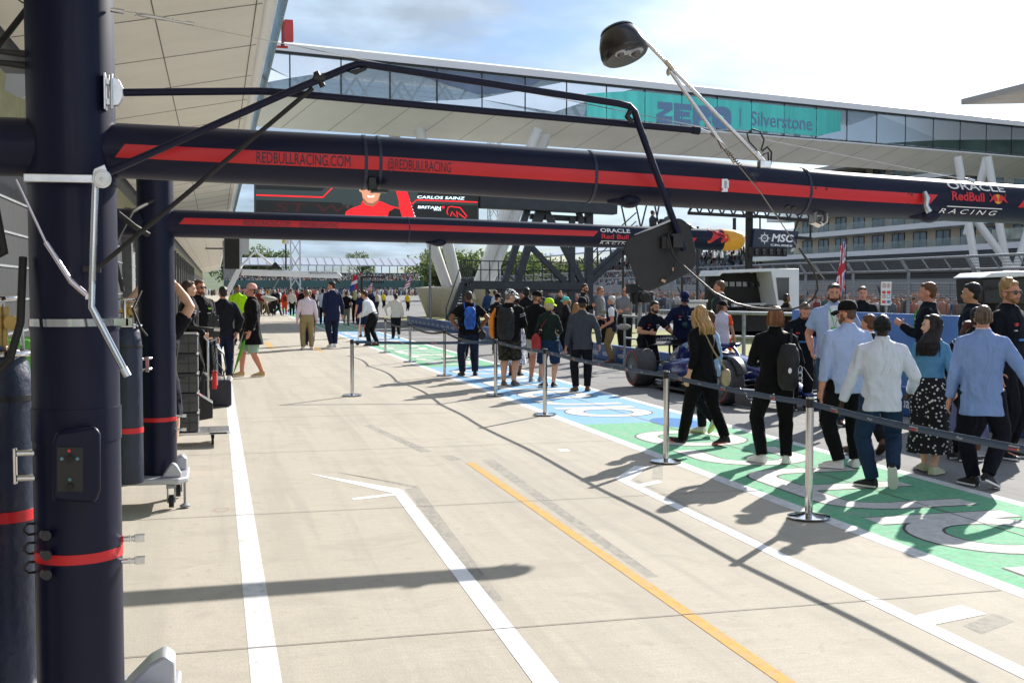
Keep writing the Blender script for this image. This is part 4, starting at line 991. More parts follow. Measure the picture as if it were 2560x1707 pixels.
mb = MB(); mb.box(wp(697, 692, .2), (.1, .2, .14)); mb.box(wp(711, 692, .2), (.1, .2, .12)); mb.path([wp(830, 690, .2), wp(842, 700, .2), wp(852, 706, .2)], .05); mb.path([wp(846, 690, .2), wp(854, 700, .2), wp(848, 708, .2)], .02); mb.build('clamp', BLACK, wg)
mb = MB(); lettering(mb, 'MERCEDES-AMG PETRONAS', .16, lambda a, b: (a + wp(772, 684).x, wp(772, 684).y - .01, wp(772, 685).z + b), width=1.1); mb.build('lettering', BLACK, wg)
bx = thing('boom_light', 'grey saucer shaped lamp on a thin pole hanging below the far white arm', 'lamp', tuple(at(672, 746, 44)))
mb = MB(); mb.lathe([(0.02, -.12), (.10, -.10), (.30, -.02), (.32, .03), (.2, .08), (.03, .1)], (0, 0, 0), 24, R=M.Rotation(radians(8), 3, 'Y')); mb.build('saucer', mat('lamp_grey', (.32, .31, .27), .5), bx, smooth=True)
mb = MB(); e = at(698, 696, 44) - at(672, 746, 44); mb.path([(0, 0, .08), tuple(e)], .02, 8); mb.build('pole', GALV, bx)
for (px, py, lab) in ((572, 610, 'dark blade sign board projecting from the garage front near the lane'), (566, 650, 'grey louvred blade sign board projecting from the garages further down')):
    t = thing('blade_sign', lab, 'sign', tuple(V((at(px, py, 40).x - .1, 40 if py < 640 else 52, 0))))
    p = at(px, py, t.location.y) - t.location
    mb = MB(); mb.box((p.x + .1, 0, p.z), (.5, .12, 1.7)); mb.build('board', BLACKM if py < 640 else GALV, t, bevel=.02)
    mb = MB(); mb.box((p.x + .5, .1, p.z + .1), (.35, .1, .9)); mb.build('inset', SILVER, t)
    mb = MB(); mb.bar((p.x - .9, 0, p.z + .5), (p.x, 0, p.z + .5), .06); mb.build('bracket', STEELD, t)
# ================================================================ PEOPLE
PENDING = []
CLOUD = bpy.data.textures.new('cloth_folds', 'CLOUDS'); CLOUD.noise_scale = 0.11; CLOUD.noise_depth = 1
CLOUD2 = bpy.data.textures.new('hair_clumps', 'CLOUDS'); CLOUD2.noise_scale = 0.028; CLOUD2.noise_depth = 2
def finish_pending():
    """turn the overlapping closed pieces of every body and garment into one continuous skin"""
    for o, vx, dsp, tex, sm in PENDING:
        m = o.modifiers.new('skin', 'REMESH'); m.mode = 'VOXEL'; m.voxel_size = vx; m.use_smooth_shade = True
        s = o.modifiers.new('smooth', 'SMOOTH'); s.factor = 0.5; s.iterations = sm
        if dsp:
            d = o.modifiers.new('folds', 'DISPLACE'); d.texture = tex; d.strength = dsp; d.mid_level = 0.5; d.texture_coords = 'LOCAL'
    bpy.context.view_layer.update()
    dg = bpy.context.evaluated_depsgraph_get()
    new = [bpy.data.meshes.new_from_object(p[0].evaluated_get(dg)) for p in PENDING]
    for p, me in zip(PENDING, new):
        o = p[0]; old = o.data; ms = list(old.materials); o.modifiers.clear(); o.data = me; me.name = old.name
        if not me.materials:
            for q in ms: me.materials.append(q)
        me.shade_smooth(); bpy.data.meshes.remove(old)
    PENDING.clear()
def ik(a, c, l1, l2, pole):
    d = c - a; L = d.length; mx = (l1 + l2) * 0.999
    if L > mx: c = a + d * (mx / L); d = c - a; L = mx
    x = (l1 * l1 - l2 * l2 + L * L) / (2 * L); hh = sqrt(max(0, l1 * l1 - x * x))
    u = d.normalized(); p = V(pole) - u * V(pole).dot(u)
    p = p.normalized() if p.length > 1e-5 else V((0, 1, 0))
    return a + u * x + p * hh, c
def skin_m(c): return mat('skin_' + c, c, .55, var=.12, vscale=25, spec=.35, bump=.04)
def hair_m(c): return mat('hair_' + c, c, .5, var=.45, vscale=60, stretch=(1, 1, .15), bump=.6, bscale=70, spec=.4)
def loft(mb, rings, n=16, mi=0, k=2.4):
    o = len(mb.v)
    for c, ax, ay, rx, ry in rings:
        for i in range(n):
            t = 2 * pi * i / n; a, b = cos(t), sin(t)
            px_ = math.copysign(abs(a) ** (2 / k), a) * rx; py_ = math.copysign(abs(b) ** (2 / k), b) * ry
            mb.v.append(tuple(c + ax * px_ + ay * py_))
    for j in range(len(rings) - 1):
        for i in range(n):
            q = (i + 1) % n
            mb.f.append((o + j * n + i, o + j * n + q, o + (j + 1) * n + q, o + (j + 1) * n + i)); mb.m.append(mi)
    mb.f.append(tuple(o + i for i in reversed(range(n)))); mb.m.append(mi)
    e = o + (len(rings) - 1) * n
    mb.f.append(tuple(e + i for i in range(n))); mb.m.append(mi)
TORSO = [(.455, .080, .058), (.49, .094, .066), (.53, .097, .069), (.58, .089, .064), (.63, .090, .064), (.68, .097, .067), (.73, .107, .069), (.770, .108, .064), (.797, .094, .052), (.820, .066, .043), (.846, .037, .034)]
TORSOF = [(.455, .086, .060), (.49, .098, .070), (.53, .098, .070), (.58, .080, .060), (.63, .073, .055), (.68, .081, .060), (.73, .090, .068), (.775, .094, .058), (.805, .086, .047), (.828, .056, .038), (.848, .031, .030)]
def person(label, x, y, face, h=1.76, skin='b5805f', top=('shirt', '9fb4d8'), bot=('trousers', '15161c'), shoes=('1a1a1a', 'dedede'), hair=('short', '2c2019'),
           cap=None, beard=None, shades=False, lh=None, rh=None, lf=None, rf=None, lpole=None, rpole=None, head=(0, 0, 0), lean=(0, 0), hip=(0, 0, 0), g=1.0, belly=0.0, fem=False,
           lod=1, group=None, z=0.0, lanyard=None, inner=None, stripes=None, curl=0.5, hl=1.0):
    rot = M.Rotation(-radians(face), 3, 'Z')
    vox = (.0085, .012, .019, .03)[lod]
    prof = TORSOF if fem else TORSO
    sw = (.085 if fem else .098) * (0.4 + .6 * g)
    pel = V((hip[0], hip[1], .52 + hip[2]))
    sp_l = .295; ly = min(.28, lean[1]); lx = lean[0]
    spd = V((lx, ly, sqrt(max(.003, sp_l ** 2 - lx * lx - ly * ly)))) / sp_l
    def spine(zf):
        d = zf - .52
        return pel + (spd * d if d > 0 else V((0, 0, d)))
    def sax(zf):
        u = spd if zf > .53 else V((0, 0, 1))
        ax = V((1, 0, 0)); ax = (ax - u * ax.dot(u)).normalized(); ay = u.cross(ax)
        return ax, ay
    def torso_rings(z0, z1, e, gg=1.0, flare=0.0, e0=None):
        rr = []
        zs = [p[0] for p in prof]
        def samp(zf):
            if zf <= zs[0]: return prof[0][1], prof[0][2]
            for a, b in zip(prof, prof[1:]):
                if a[0] <= zf <= b[0]:
                    t = (zf - a[0]) / (b[0] - a[0]); return a[1] + (b[1] - a[1]) * t, a[2] + (b[2] - a[2]) * t
            return prof[-1][1], prof[-1][2]
        pts = [z0] + [q for q in zs if z0 + .012 < q < z1 - .012] + [z1]
        if z0 < .44: pts = [z0] + ([.40] if z0 < .38 else []) + ([.33] if z0 < .31 else []) + pts[1:]
        for zf in sorted(set(pts)):
            rx, ry = samp(max(zf, .48) if z0 < .47 else zf)
            be = belly * max(0, 1 - abs(zf - .58) / .14)
            fl = flare * max(0, (.52 - zf) / .1)
            ax, ay = sax(zf); c = spine(zf) + ay * (be * .6)
            rr.append((c, ax, ay, rx * gg * g + e + fl, (ry * gg) * (0.5 + .5 * g) + e + be + fl))
        return rr
    shz = .786
    shL = spine(shz) + sax(shz)[0] * -sw; shR = spine(shz) + sax(shz)[0] * sw
    UA, FA = .168, .148
    lh_ = V(lh) if lh else V((-.158, .025, .485)); rh_ = V(rh) if rh else V((.158, .03, .485))
    elL, wrL = ik(shL, lh_ , UA, FA, lpole or (-.5, -1, -.1)); elR, wrR = ik(shR, rh_, UA, FA, rpole or (.5, -1, -.1))
    lf_ = lf or (-.055, 0, 0, -8, 0); rf_ = rf or (.055, 0.01, 0, 9, 0)
    feet = []
    for f in (lf_, rf_):
        f = tuple(f) + (0,) * (5 - len(f))
        R = M.Rotation(-radians(f[3]), 3, 'Z') @ M.Rotation(-radians(f[4]), 3, 'X')
        ball = V((0, .065, .0)); org = V(f[:3]) + (M.Rotation(-radians(f[3]), 3, 'Z') @ ball) - R @ ball
        feet.append((org, R))
    hipj = [pel + V((s * .052, 0, -.012)) for s in (-1, 1)]
    legs = []
    for hj, (org, R) in zip(hipj, feet):
        an = org + R @ V((0, -.012, .055))
        kn, an2 = ik(hj, an, .238, .235, R @ V((0, 1, .05)))
        legs.append((hj, kn, an))
    # ---- head frame
    nk = spine(.835); Rh = M.Rotation(-radians(head[0]), 3, 'Z') @ M.Rotation(-radians(head[1]), 3, 'X') @ M.Rotation(radians(head[2]), 3, 'Y')
    pivot = spine(.862) + V((0, .006, 0))
    def hp(p): return pivot + Rh @ (V(p) - V((0, 0, .865)))
    def mk(): return MB()
    def emit(mb, name, m, parent=None, vx=None, dsp=0, tex=CLOUD, sm=3, pend=True):
        mb.v = [tuple(rot @ (V(p) * h)) for p in mb.v]
        if parent is None:
            o = mb.build(name, m, None, smooth=2, recalc=False)
            o.location = (x, y, z)
        else:
            o = mb.build(name, m, parent, smooth=2, recalc=False)
        if pend: PENDING.append((o, vx or vox, dsp, tex, sm))
        return o
    # ---- body
    b = mk()
    loft(b, torso_rings(.455, .848, -.004), 14)
    b.path([spine(.82) + V((0, -.004, 0)), hp((0, -.004, .895))], [.034 * (.8 if fem else 1) * (.4 + .6 * g), .030 * (.85 if fem else 1)], 10)
    b.ell(hp((0, 0, .937)), (.0425, .053, .055), Rh); b.ell(hp((0, .017, .904)), (.0345, .038, .043), Rh)
    b.ell(hp((0, .036, .879)), (.016, .016, .013), Rh)
    if lod < 3:
        b.path([hp((0, .050, .928)), hp((0, .062, .907)), hp((0, .050, .902))], [.006, .0095, .008], 7)
        for s in (-1, 1): b.ell(hp((s * .0435, -.004, .915)), (.006, .013, .017), Rh, 8, 6)
        b.ell(hp((0, .047, .937)), (.026, .010, .007), Rh)
        for s in (-1, 1): b.ell(hp((s * .022, .036, .903)), (.013, .014, .013), Rh, 8, 6)
    ar = 1.0 * (.82 if fem else 1) * (.5 + .5 * g)
    for sh, el, wr, s in ((shL, elL, wrL, -1), (shR, elR, wrR, 1)):
        b.path([spine(.832), sh + V((0, 0, .004))], [.026, .030 * ar], 8)
        b.ell(sh, (.036 * ar, .034 * ar, .034 * ar))
        b.path([sh, sh.lerp(el, .45), el, el.lerp(wr, .35), wr], [.034 * ar, .031 * ar, .0255 * ar, .026 * ar, .0175 * ar], 10)
        d = (wr - el).normalized()
        inn = V((-s, 0.15, 0)); n_ = (inn - d * inn.dot(d))
        n_ = n_.normalized() if n_.length > .1 else V((0, 0, -1)); w_ = d.cross(n_) * (s)
        if w_.y < 0 and abs(d.z) > .5: w_ = -w_
        kn_ = wr + d * .058
        b.path([wr - d * .01, wr + d * .02, kn_], [.017, .0225, .0235], 10, squash=.55, axis=n_)
        for q in range(4):
            o_ = (1.5 - q) * .0115; L = (.040, .045, .042, .034)[q]
            p0 = kn_ + w_ * o_ * .9 - d * .008; d1 = (d + w_ * o_ * 4 + n_ * curl * .5).normalized(); d2 = (d1 + n_ * curl * 1.1).normalized()
            b.path([p0, p0 + d1 * L * .55, p0 + d1 * L * .55 + d2 * L * .5], [.0056, .0052, .0042], 6)
        t0 = wr + d * .014 + w_ * .016; b.path([t0, t0 + (d * .5 + w_ * .8 + n_ * .35).normalized() * .028, t0 + (d * .5 + w_ * .8 + n_ * .35).normalized() * .028 + (d + n_ * .5).normalized() * .024], [.0075, .0065, .005], 6)
    lg = (.5 + .5 * g)
    for (hj, kn, an), (org, R) in zip(legs, feet):
        b.path([hj + V((0, 0, .02)), hj.lerp(kn, .4), kn, kn.lerp(an, .33), kn.lerp(an, .75), an + V((0, 0, -.01))], [.060 * lg, .052 * lg, .036 * lg, .037 * lg, .026 * lg, .022 * lg], 10)
        b.path([org + R @ V((0, -.03, .022)), org + R @ V((0, .04, .020)), org + R @ V((0, .085, .014))], [.020, .021, .013], 8)
    body = emit(b, 'person', skin_m(skin), None, sm=2)
    tag(body, label, 'person', group)
    # ---- garment: upper
    tk, tcol = top[0], top[1]
    spec = dict(shirt=(.475, .007, 1.0, 0), tee=(.475, .008, .52, 0), jacket=(.465, .011, 1.0, .0), hoodie=(.465, .013, 1.0, 0), blazer=(.395, .010, 1.0, .010), coat=(.345, .015, 1.0, .022),
                gilet=(.465, .013, 0, 0), untucked=(.445, .009, 1.0, .004), rolled=(.45, .009, .86, .004), openshirt=(.43, .012, .55, .010), crop=(.53, .007, 1.0, 0))[tk]
    hem, e, slv, fl = spec
    tucked = tk == 'shirt' and bot[0] == 'trousers'
    if tucked: hem = .54
    if tk in ('gilet',) and inner:
        m2 = mk()
        for sh, el, wr in ((shL, elL, wrL), (shR, elR, wrR)):
            m2.ell(sh, (.046 * ar,) * 3); m2.path([sh, sh.lerp(el, .6)], [.047 * ar, .042 * ar], 10)
        loft(m2, torso_rings(.6, .85, .008), 14)
        emit(m2, 'undershirt', cloth(inner), body, dsp=.004 if lod < 2 else 0)
    m2 = mk()
    loft(m2, torso_rings(hem, .846, e, flare=fl), 18)
    m2.path([spine(.822) + V((0, -.004, 0)), spine(.862) + V((0, -.006, 0))], [.052 * (.86 if fem else 1), .040 * (.86 if fem else 1)], 14)
    for sh, el, wr in ((shL, elL, wrL), (shR, elR, wrR)):
        m2.path([spine(.828), spine(.815).lerp(sh, .5), sh], [.034, .036 + e * .3, .033 * ar + e * .4], 10)
        m2.ell(sh, (.036 * ar + e * .45, .036 * ar + e * .45, .034 * ar + e * .4))
        if slv:
            if slv <= .6: q = slv / .53; pts = [sh, sh.lerp(el, min(1, slv * 1.3))]; rs = [.036 * ar + e * .45, .036 * ar + e * .8]
            else:
                q = (slv - .5) * 2 * .97; en = el.lerp(wr, q)
                pts = [sh, sh.lerp(el, .5), el, el.lerp(wr, .4 * q), en]; rs = [.036 * ar + e * .45, .034 * ar + e * .5, .0295 * ar + e * .5, .0285 * ar + e * .45, .022 * ar + e * .45]
            m2.path(pts, rs, 12)
    dsp = (.014, .011, .006, 0)[lod]
    nm = dict(tee='t_shirt', openshirt='shirt', untucked='shirt', rolled='shirt', crop='jacket').get(tk, tk)
    tm = cloth(tcol, name=top[2] if len(top) > 2 else None)
    if tk == 'openshirt' and inner:
        m3 = mk(); loft(m3, torso_rings(.45, .84, e + .004), 16)
        m3.v = [(p[0] * .52, p[1] + .006, p[2]) if True else p for p in m3.v]
        emit(m3, 'undershirt', cloth(inner), body)
    up = emit(m2, nm, tm, body, dsp=dsp, sm=4)
    if inner and tk in ('blazer', 'shirt', 'jacket', 'coat', 'hoodie') :
        m3 = mk(); m3.path([spine(.835) + V((0, -.003, 0)), spine(.870) + V((0, -.004, 0))], [.041, .0365], 14); emit(m3, 'collar', cloth(inner), body, sm=1)
    if tk in ('shirt', 'untucked', 'rolled', 'openshirt', 'gilet') and lod < 2:
        m3 = mk(); m3.path([spine(.842) + V((0, -.004, 0)), spine(.868) + V((0, -.005, 0))], [.044, .0385], 16); emit(m3, 'collar', tm, up, sm=1)
    if stripes and lod < 3:
        for sh, el in ((shL, elL), (shR, elR)):
            m3 = mk()
            for q in (.30, .42): c = sh.lerp(el, q); d = (el - sh) * .022; m3.path([c - d, c + d], [.0365 * ar + e * .75] * 2, 12)
            o_ = emit(m3, 'sleeve_stripe', cloth(stripes), up, pend=False)
    # ---- garment: lower
    bk, bcol = bot[0], bot[1]
    bm = cloth(bcol, name=bot[2] if len(bot) > 2 else None)
    m2 = mk()
    if bk in ('trousers', 'shorts', 'kneeshorts'):
        loft(m2, torso_rings(.452, .58, .010) if tucked else torso_rings(.452, .555, -.001), 16)
        for (hj, kn, an), (org, R) in zip(legs, feet):
            wd = .012 if fem else .014
            if bk == 'trousers':
                m2.path([hj + V((0, 0, .02)), hj.lerp(kn, .45), kn, kn.lerp(an, .4), an + (an - kn).normalized() * .008], [.066 * lg, .056 * lg + .003, .040 * lg + wd * .6, .037 * lg + wd * .6, .026 * lg + wd * .75], 12)
            else:
                q = .8 if bk == 'shorts' else 1.0; e2 = hj.lerp(kn, q) if q < 1 else kn.lerp(an, .06)
                m2.path([hj + V((0, 0, .02)), hj.lerp(kn, .4), e2], [.067 * lg, .060 * lg + .005, .049 * lg + .012], 12)
        lo = emit(m2, 'trousers' if bk == 'trousers' else 'shorts', bm, body, dsp=dsp, sm=3)
    else:
        rr = []; mid = (legs[0][2] + legs[1][2]) / 2
        for t in (0, .15, .35, .6, .85, 1.0):
            zf = .60 + (.13 - .60) * t; c = spine(.55).lerp(V((mid.x, mid.y, 0)), t * .8); c.z = zf
            w_ = .088 + .050 * t + (.02 if .1 < t < .4 else 0); rr.append((c, V((1, 0, 0)), V((0, 1, 0)), w_, w_ * (.78 + .2 * t)))
        loft(m2, rr, 20); lo = emit(m2, 'skirt', bm, body, dsp=dsp * 1.6, sm=2)
    # ---- shoes
    for (org, R) in feet:
        m2 = mk(); n = 10; rings = [(-.043, .012, .030), (-.038, .021, .050), (-.015, .0245, .056), (.02, .0245, .047), (.05, .0275, .033), (.08, .0265, .024), (.10, .019, .018), (.108, .008, .012)]
        vs = []; so_ = .010
        for yy, wd, ht in rings:
            vs += [org + R @ V(p) for p in ((-wd * 1.05, yy, 0), (wd * 1.05, yy, 0), (wd * 1.08, yy, so_), (wd * .95, yy, ht * .6), (wd * .5, yy, ht), (-wd * .5, yy, ht), (-wd * .95, yy, ht * .6), (-wd * 1.08, yy, so_))]
        fs = []; ms_ = []
        for j in range(len(rings) - 1):
            for i in range(8):
                q = (i + 1) % 8; fs.append((j * 8 + i, j * 8 + q, j * 8 + 8 + q, j * 8 + 8 + i)); ms_.append(1 if i in (0, 1, 7) else 0)
        fs += [tuple(range(7, -1, -1)), tuple((len(rings) - 1) * 8 + i for i in range(8))]; ms_ += [0, 0]
        m2.v = vs; m2.f = fs; m2.m = ms_
        o_ = emit(m2, 'shoe', [mat('shoe_' + shoes[0], shoes[0], .5, var=.15), mat('shoe_sole_' + shoes[1], shoes[1], .6)], body, pend=False)
        o_.data.set_sharp_from_angle(angle=radians(45))
    # ---- hair and headgear
    hk, hc = hair
    if hk != 'none':
        m2 = mk()
        if hk in ('short', 'curly', 'pony', 'long', 'bob'):
            m2.ell(hp((0, -.010, .951)), (.0455, .0535, .049), Rh); m2.ell(hp((0, -.024, .922)), (.0405, .033, .040), Rh)
            m2.ell(hp((0, .020, .974)), (.032, .028, .017), Rh)
        if hk == 'buzz': m2.ell(hp((0, -.006, .944)), (.0437, .0525, .0505), Rh); m2.ell(hp((0, -.022, .920)), (.040, .032, .036), Rh)
        if hk == 'balding': m2.ell(hp((0, -.022, .926)), (.0445, .034, .032), Rh)
        if hk == 'curly':
            r = random.Random(int(h * 1000))
            for q in range(26):
                an = r.uniform(0, 6.28); el_ = r.uniform(.1, 1.4); m2.ell(hp((.044 * cos(an) * cos(el_), -.008 + .05 * sin(an) * cos(el_), .955 + .046 * sin(el_))), r.uniform(.010, .016), nu=6, nv=5)
        if hk == 'bob':
            m2.ell(hp((0, -.018, .922)), (.052, .048, .050), Rh)
            for s in (-1, 1): m2.ell(hp((s * .040, .002, .912)), (.015, .036, .042), Rh)
        if hk == 'long':
            m2.ell(hp((0, -.030, .905)), (.050, .036, .06), Rh)
            a_ = hp((0, -.03, .93)); b_ = spine(.87 - .07 * hl) + V((0, -.062, 0)); c_ = spine(.87 - .135 * hl) + V((0, -.068, 0))
            loft(m2, [(a_.lerp(b_, q) if q <= 1 else b_.lerp(c_, q - 1), V((1, 0, 0)), V((0, 1, 0)), w_, d_) for q, w_, d_ in ((0, .047, .036), (.5, .056, .038), (1, .066, .030), (1.5, .066, .024), (2, .050, .010))], 14)
            for s in (-1, 1): m2.path([hp((s * .043, .012, .955)), hp((s * .050, .012, .905)), spine(.87 - .05 * hl) + V((s * .060, .0, 0)), spine(.87 - .10 * hl) + V((s * .062, .012, 0))], [.014, .018, .018, .010], 8)
        if hk == 'pony':
            m2.path([hp((0, -.052, .94)), hp((0, -.080, .93)), hp((.004, -.088, .885)), hp((.006, -.08, .83))], [.016, .018, .016, .006], 8)
        hob = emit(m2, 'hair', hair_m(hc), body, vx=min(vox, .012), dsp=.012 if lod < 2 else .006, tex=CLOUD2, sm=1)
        if lod == 0 and cap is None:
            m2 = mk(); r = random.Random(int(x * 977)); sg_ = 1.04 if hk != 'buzz' else .985
            for q in range(150):
                an = r.uniform(150, 390) if hk == 'buzz' else r.uniform(165, 375); ca, sa = cos(radians(an)), sin(radians(an)); j = r.uniform(.93, 1.05) * sg_
                p0 = hp((.020 * ca * j, -.012 + .026 * sa, .990 + .006 * (j - 1))); p1 = hp((.046 * ca * j, -.012 + .050 * sa * j, .955)); p2 = hp((.050 * ca * j, -.016 + .050 * sa * j, .915))
                if hk == 'long': e1 = spine(.87 - .05 * hl) + V((.066 * ca * j, -.045 + .055 * min(0, sa) * j, 0)); e2 = spine(.87 - r.uniform(.09, .15) * hl) + V((.072 * ca * j, -.052 + .048 * min(0, sa) * j, 0)); pts = [p0, p1, p2, e1, e2]
                elif hk == 'bob': pts = [p0, p1, p2, hp((.053 * ca * j, -.016 + .052 * sa * j, r.uniform(.868, .885)))]
                else: pts = [p1, hp((.045 * ca * j, -.020 + .046 * sa * j, .93)), hp((.042 * ca * j, -.022 + .040 * sa * j, r.uniform(.895, .915)))]
                m2.path(pts, [.0016] * (len(pts) - 1) + [.0007], 5, mi=q % 3)
            c_ = srgb(hc); emit(m2, 'hair_strands', [hair_m(hc), mat('strand_light_' + hc, tuple(min(1, v * 1.7) for v in c_), .45), mat('strand_dark_' + hc, tuple(v * .55 for v in c_), .5)], hob, pend=False)
    if beard:
        m2 = mk(); m2.ell(hp((0, .026, .887)), (.031, .030, .023), Rh); m2.ell(hp((0, .040, .878)), (.018, .016, .018), Rh)
        for s in (-1, 1): m2.ell(hp((s * .034, .012, .905)), (.007, .018, .026), Rh)
        emit(m2, 'beard', hair_m(beard), body, vx=min(vox, .011), dsp=.006, tex=CLOUD2, sm=1)
    if cap:
        m2 = mk(); prof_ = [(1.0, -.006), (1.0, .008), (.96, .022), (.84, .038), (.62, .050), (.34, .056), (.06, .058)]
        m2.lathe([(p[0] * .050, p[1]) for p in prof_], hp((0, -.005, .951)), 20, R=Rh @ M.Scale(1.0, 3), sy=1.18)
        bk_ = []
        for i in range(9):
            an = radians(205 + 130 * i / 8) * -1
            bk_.append((.047 * cos(an), .048 * sin(an) if sin(an) > 0 else -.048 * sin(an)))
        n = 9; vs = []
        for t_, dz in ((0, 0), (.5, -.004), (1, -.016)):
            for i in range(n):
                u_ = -1 + 2 * i / (n - 1); y_ = .030 + .022 * (1 - u_ * u_) + t_ * (.052 * (1 - .35 * u_ * u_)); x_ = u_ * (.046 - .006 * t_)
                vs.append((x_, y_, .951 + dz - .016 * u_ * u_))
        vv = [hp(p) for p in vs] + [hp((p[0], p[1], p[2] - .006)) for p in vs]; L_ = len(vs); fs = []
        for j in range(2):
            for i in range(n - 1):
                a_ = j * n + i; fs.append((a_, a_ + 1, a_ + n + 1, a_ + n)); fs.append((L_ + a_ + n, L_ + a_ + n + 1, L_ + a_ + 1, L_ + a_))
        for i in range(n - 1): fs.append((2 * n + i, 2 * n + i + 1, L_ + 2 * n + i + 1, L_ + 2 * n + i))
        fs += [(0, n, L_ + n, L_), (n, 2 * n, L_ + 2 * n, L_ + n), (n - 1, L_ + n - 1, L_ + 2 * n - 1, 2 * n - 1), (2 * n - 1, L_ + 2 * n - 1, L_ + 3 * n - 1, 3 * n - 1)]
        m2.add(vv, fs, 1)
        c1 = cloth(cap[0], name=cap[2] if len(cap) > 2 else None); c2 = cloth(cap[1] if len(cap) > 1 else cap[0])
        emit(m2, 'cap', [c1, c2], body, pend=False)
    if lod < 2:
        for s in (-1, 1):
            m2 = mk(); m2.ell(hp((s * .0175, .0475, .9235)), (.0075, .0055, .0048), Rh, 8, 6); m2.ell(hp((s * .0175, .0515, .9235)), (.0034, .003, .0036), Rh, 8, 6, mi=1)
            emit(m2, 'eye', [mat('eye_white', (.6, .57, .54), .3), mat('eye_dark', (.02, .015, .012), .2)], body, pend=False)
        m2 = mk(); m2.ell(hp((0, .0520, .8905)), (.0125, .0045, .0042), Rh, 10, 6); emit(m2, 'mouth', mat('lips', '8a4a42', .5), body, pend=False)
        if hk != 'none' or beard:
            m2 = mk()
            for s in (-1, 1): m2.path([hp((s * .009, .0555, .9345)), hp((s * .018, .0555, .9375)), hp((s * .027, .0495, .9345))], [.0022, .0028, .0014], 6)
            emit(m2, 'eyebrow', hair_m(hc if hk != 'none' else beard), body, pend=False)
    if shades:
        m2 = mk(); zo = .974 if shades == 'up' else .925; yo = .043 if shades == 'up' else .0545
        for s in (-1, 1):
            m2.ell(hp((s * .0185, yo, zo)), (.0165, .004, .0115), Rh, 10, 6); m2.path([hp((s * .034, yo - .004, zo + .003)), hp((s * .047, -.005, zo + .002))], .0022, 6)
        m2.path([hp((-.006, yo + .003, zo + .003)), hp((.006, yo + .003, zo + .003))], .002, 6)
        emit(m2, 'sunglasses', GLASS, body, pend=False)
    if lanyard:
        m2 = mk(); fy = .072 * (0.5 + .5 * g) + e + belly
        def fr(xx, zf, yy): ax, ay = sax(zf); return spine(zf) + ax * xx + ay * yy
        m2.path([fr(-.036, .85, .012), fr(-.024, .78, fy), fr(0, .69, fy + .004), fr(.024, .78, fy), fr(.036, .85, .012)], .0035, 6)
        c = fr(0, .655, fy + .006); m2.box(c, (.05, .006, .065))
        emit(m2, 'lanyard', mat('lanyard_' + lanyard, lanyard, .5), body, pend=False)
    body['_h'] = h
    frame = (V((x, y, z)), rot, h, spine, sax, g, e)
    return body, frame
def world(fr, p): return fr[0] + fr[1] @ (V(p) * fr[2])
def backpack(fr, label, col, col2=None, w=.085, ht=.27, d=.06, zc=.66, side=0.0, name='backpack', net=None, one=False):
    c, rot, h, spine, sax, g, e = fr
    ax, ay = sax(.7); yb = -(.068 * (.5 + .5 * g) + e)
    def q(px_, py_, pz): s_ = spine(pz); return rot @ ((s_ + ax * px_ + ay * py_) * h)
    t = thing(name, label, 'backpack', c)
    mb = MB(); rr = []
    for k in range(9):
        u = -1 + k / 4; s = (1 - abs(u) ** 3.2) ** .5 if abs(u) < 1 else .18
        zf = zc + u * ht / 2; s_ = spine(zf)
        rr.append((rot @ ((s_ + ax * side + ay * (yb - d * .5)) * h), rot @ ax, rot @ ay, w * h * (.55 + .45 * s), d * h * (.35 + .45 * s)))
    loft(mb, rr, 18, k=3.2); o = mb.build('body', mat('pack_' + col, col, .6, var=.25, vscale=8, bump=.5, bscale=12), t, smooth=2); PENDING.append((o, .013, .035, CLOUD, 1))
    mb = MB(); mb.path([rot @ ((spine(zc) + ax * (side + w * .98 * cos(i * pi / 10)) + ay * (yb - d * .8) + V((0, 0, ht * .42 * sin(i * pi / 10)))) * h) for i in range(11)], .004 * h, 6); mb.build('zip', BLACKM, t, smooth=True)
    mb = MB(); rr = []
    for k in range(7):
        u = -1 + k / 3; s = (1 - abs(u) ** 3) ** .5 if abs(u) < 1 else .2
        zf = zc - ht * .12 + u * ht * .27
        rr.append((rot @ ((spine(zf) + ax * side + ay * (yb - d * 1.0)) * h), rot @ ax, rot @ ay, w * h * .72 * (.5 + .5 * s), d * h * .42 * (.3 + .7 * s)))
    loft(mb, rr, 14, k=3); PENDING.append((mb.build('pocket', mat('pack_' + (col2 or col), col2 or col, .6, var=.25, vscale=8, bump=.5, bscale=12), t, smooth=2), .012, .03, CLOUD, 1))
    for s in ((-1, 1) if not one else (one,)):
        mb = MB(); fx = s * .058 + side * .5; yf = .066 * (.5 + .5 * g) + e + .008
        mb.path([q(fx, yb - .004, zc + ht * .40), q(fx, -.02, .853), q(fx, .02, .842), q(fx * 1.1, yf, .76), q(fx * 1.35, yf * .6, .66), q(fx * 1.5 + side, yb + .01, zc - ht * .3)], .0085 * h, 8, squash=.4)
        mb.build('strap', mat('pack_strap_' + (col2 or col), col2 or '151515', .7), t, smooth=True)
    if net:
        mb = MB()
        for a, b in (((-.05, .76), (.05, .66)), ((.05, .76), (-.05, .66)), ((-.05, .66), (.05, .57)), ((.05, .66), (-.05, .57))): mb.path([q(a[0], yb - d * 1.22, a[1]), q((a[0] + b[0]) / 2, yb - d * 1.36, (a[1] + b[1]) / 2), q(b[0], yb - d * 1.22, b[1])], .0035 * h, 6)
        mb.build('bungee', mat('cord_' + net, net, .6), t, smooth=True)
    return t

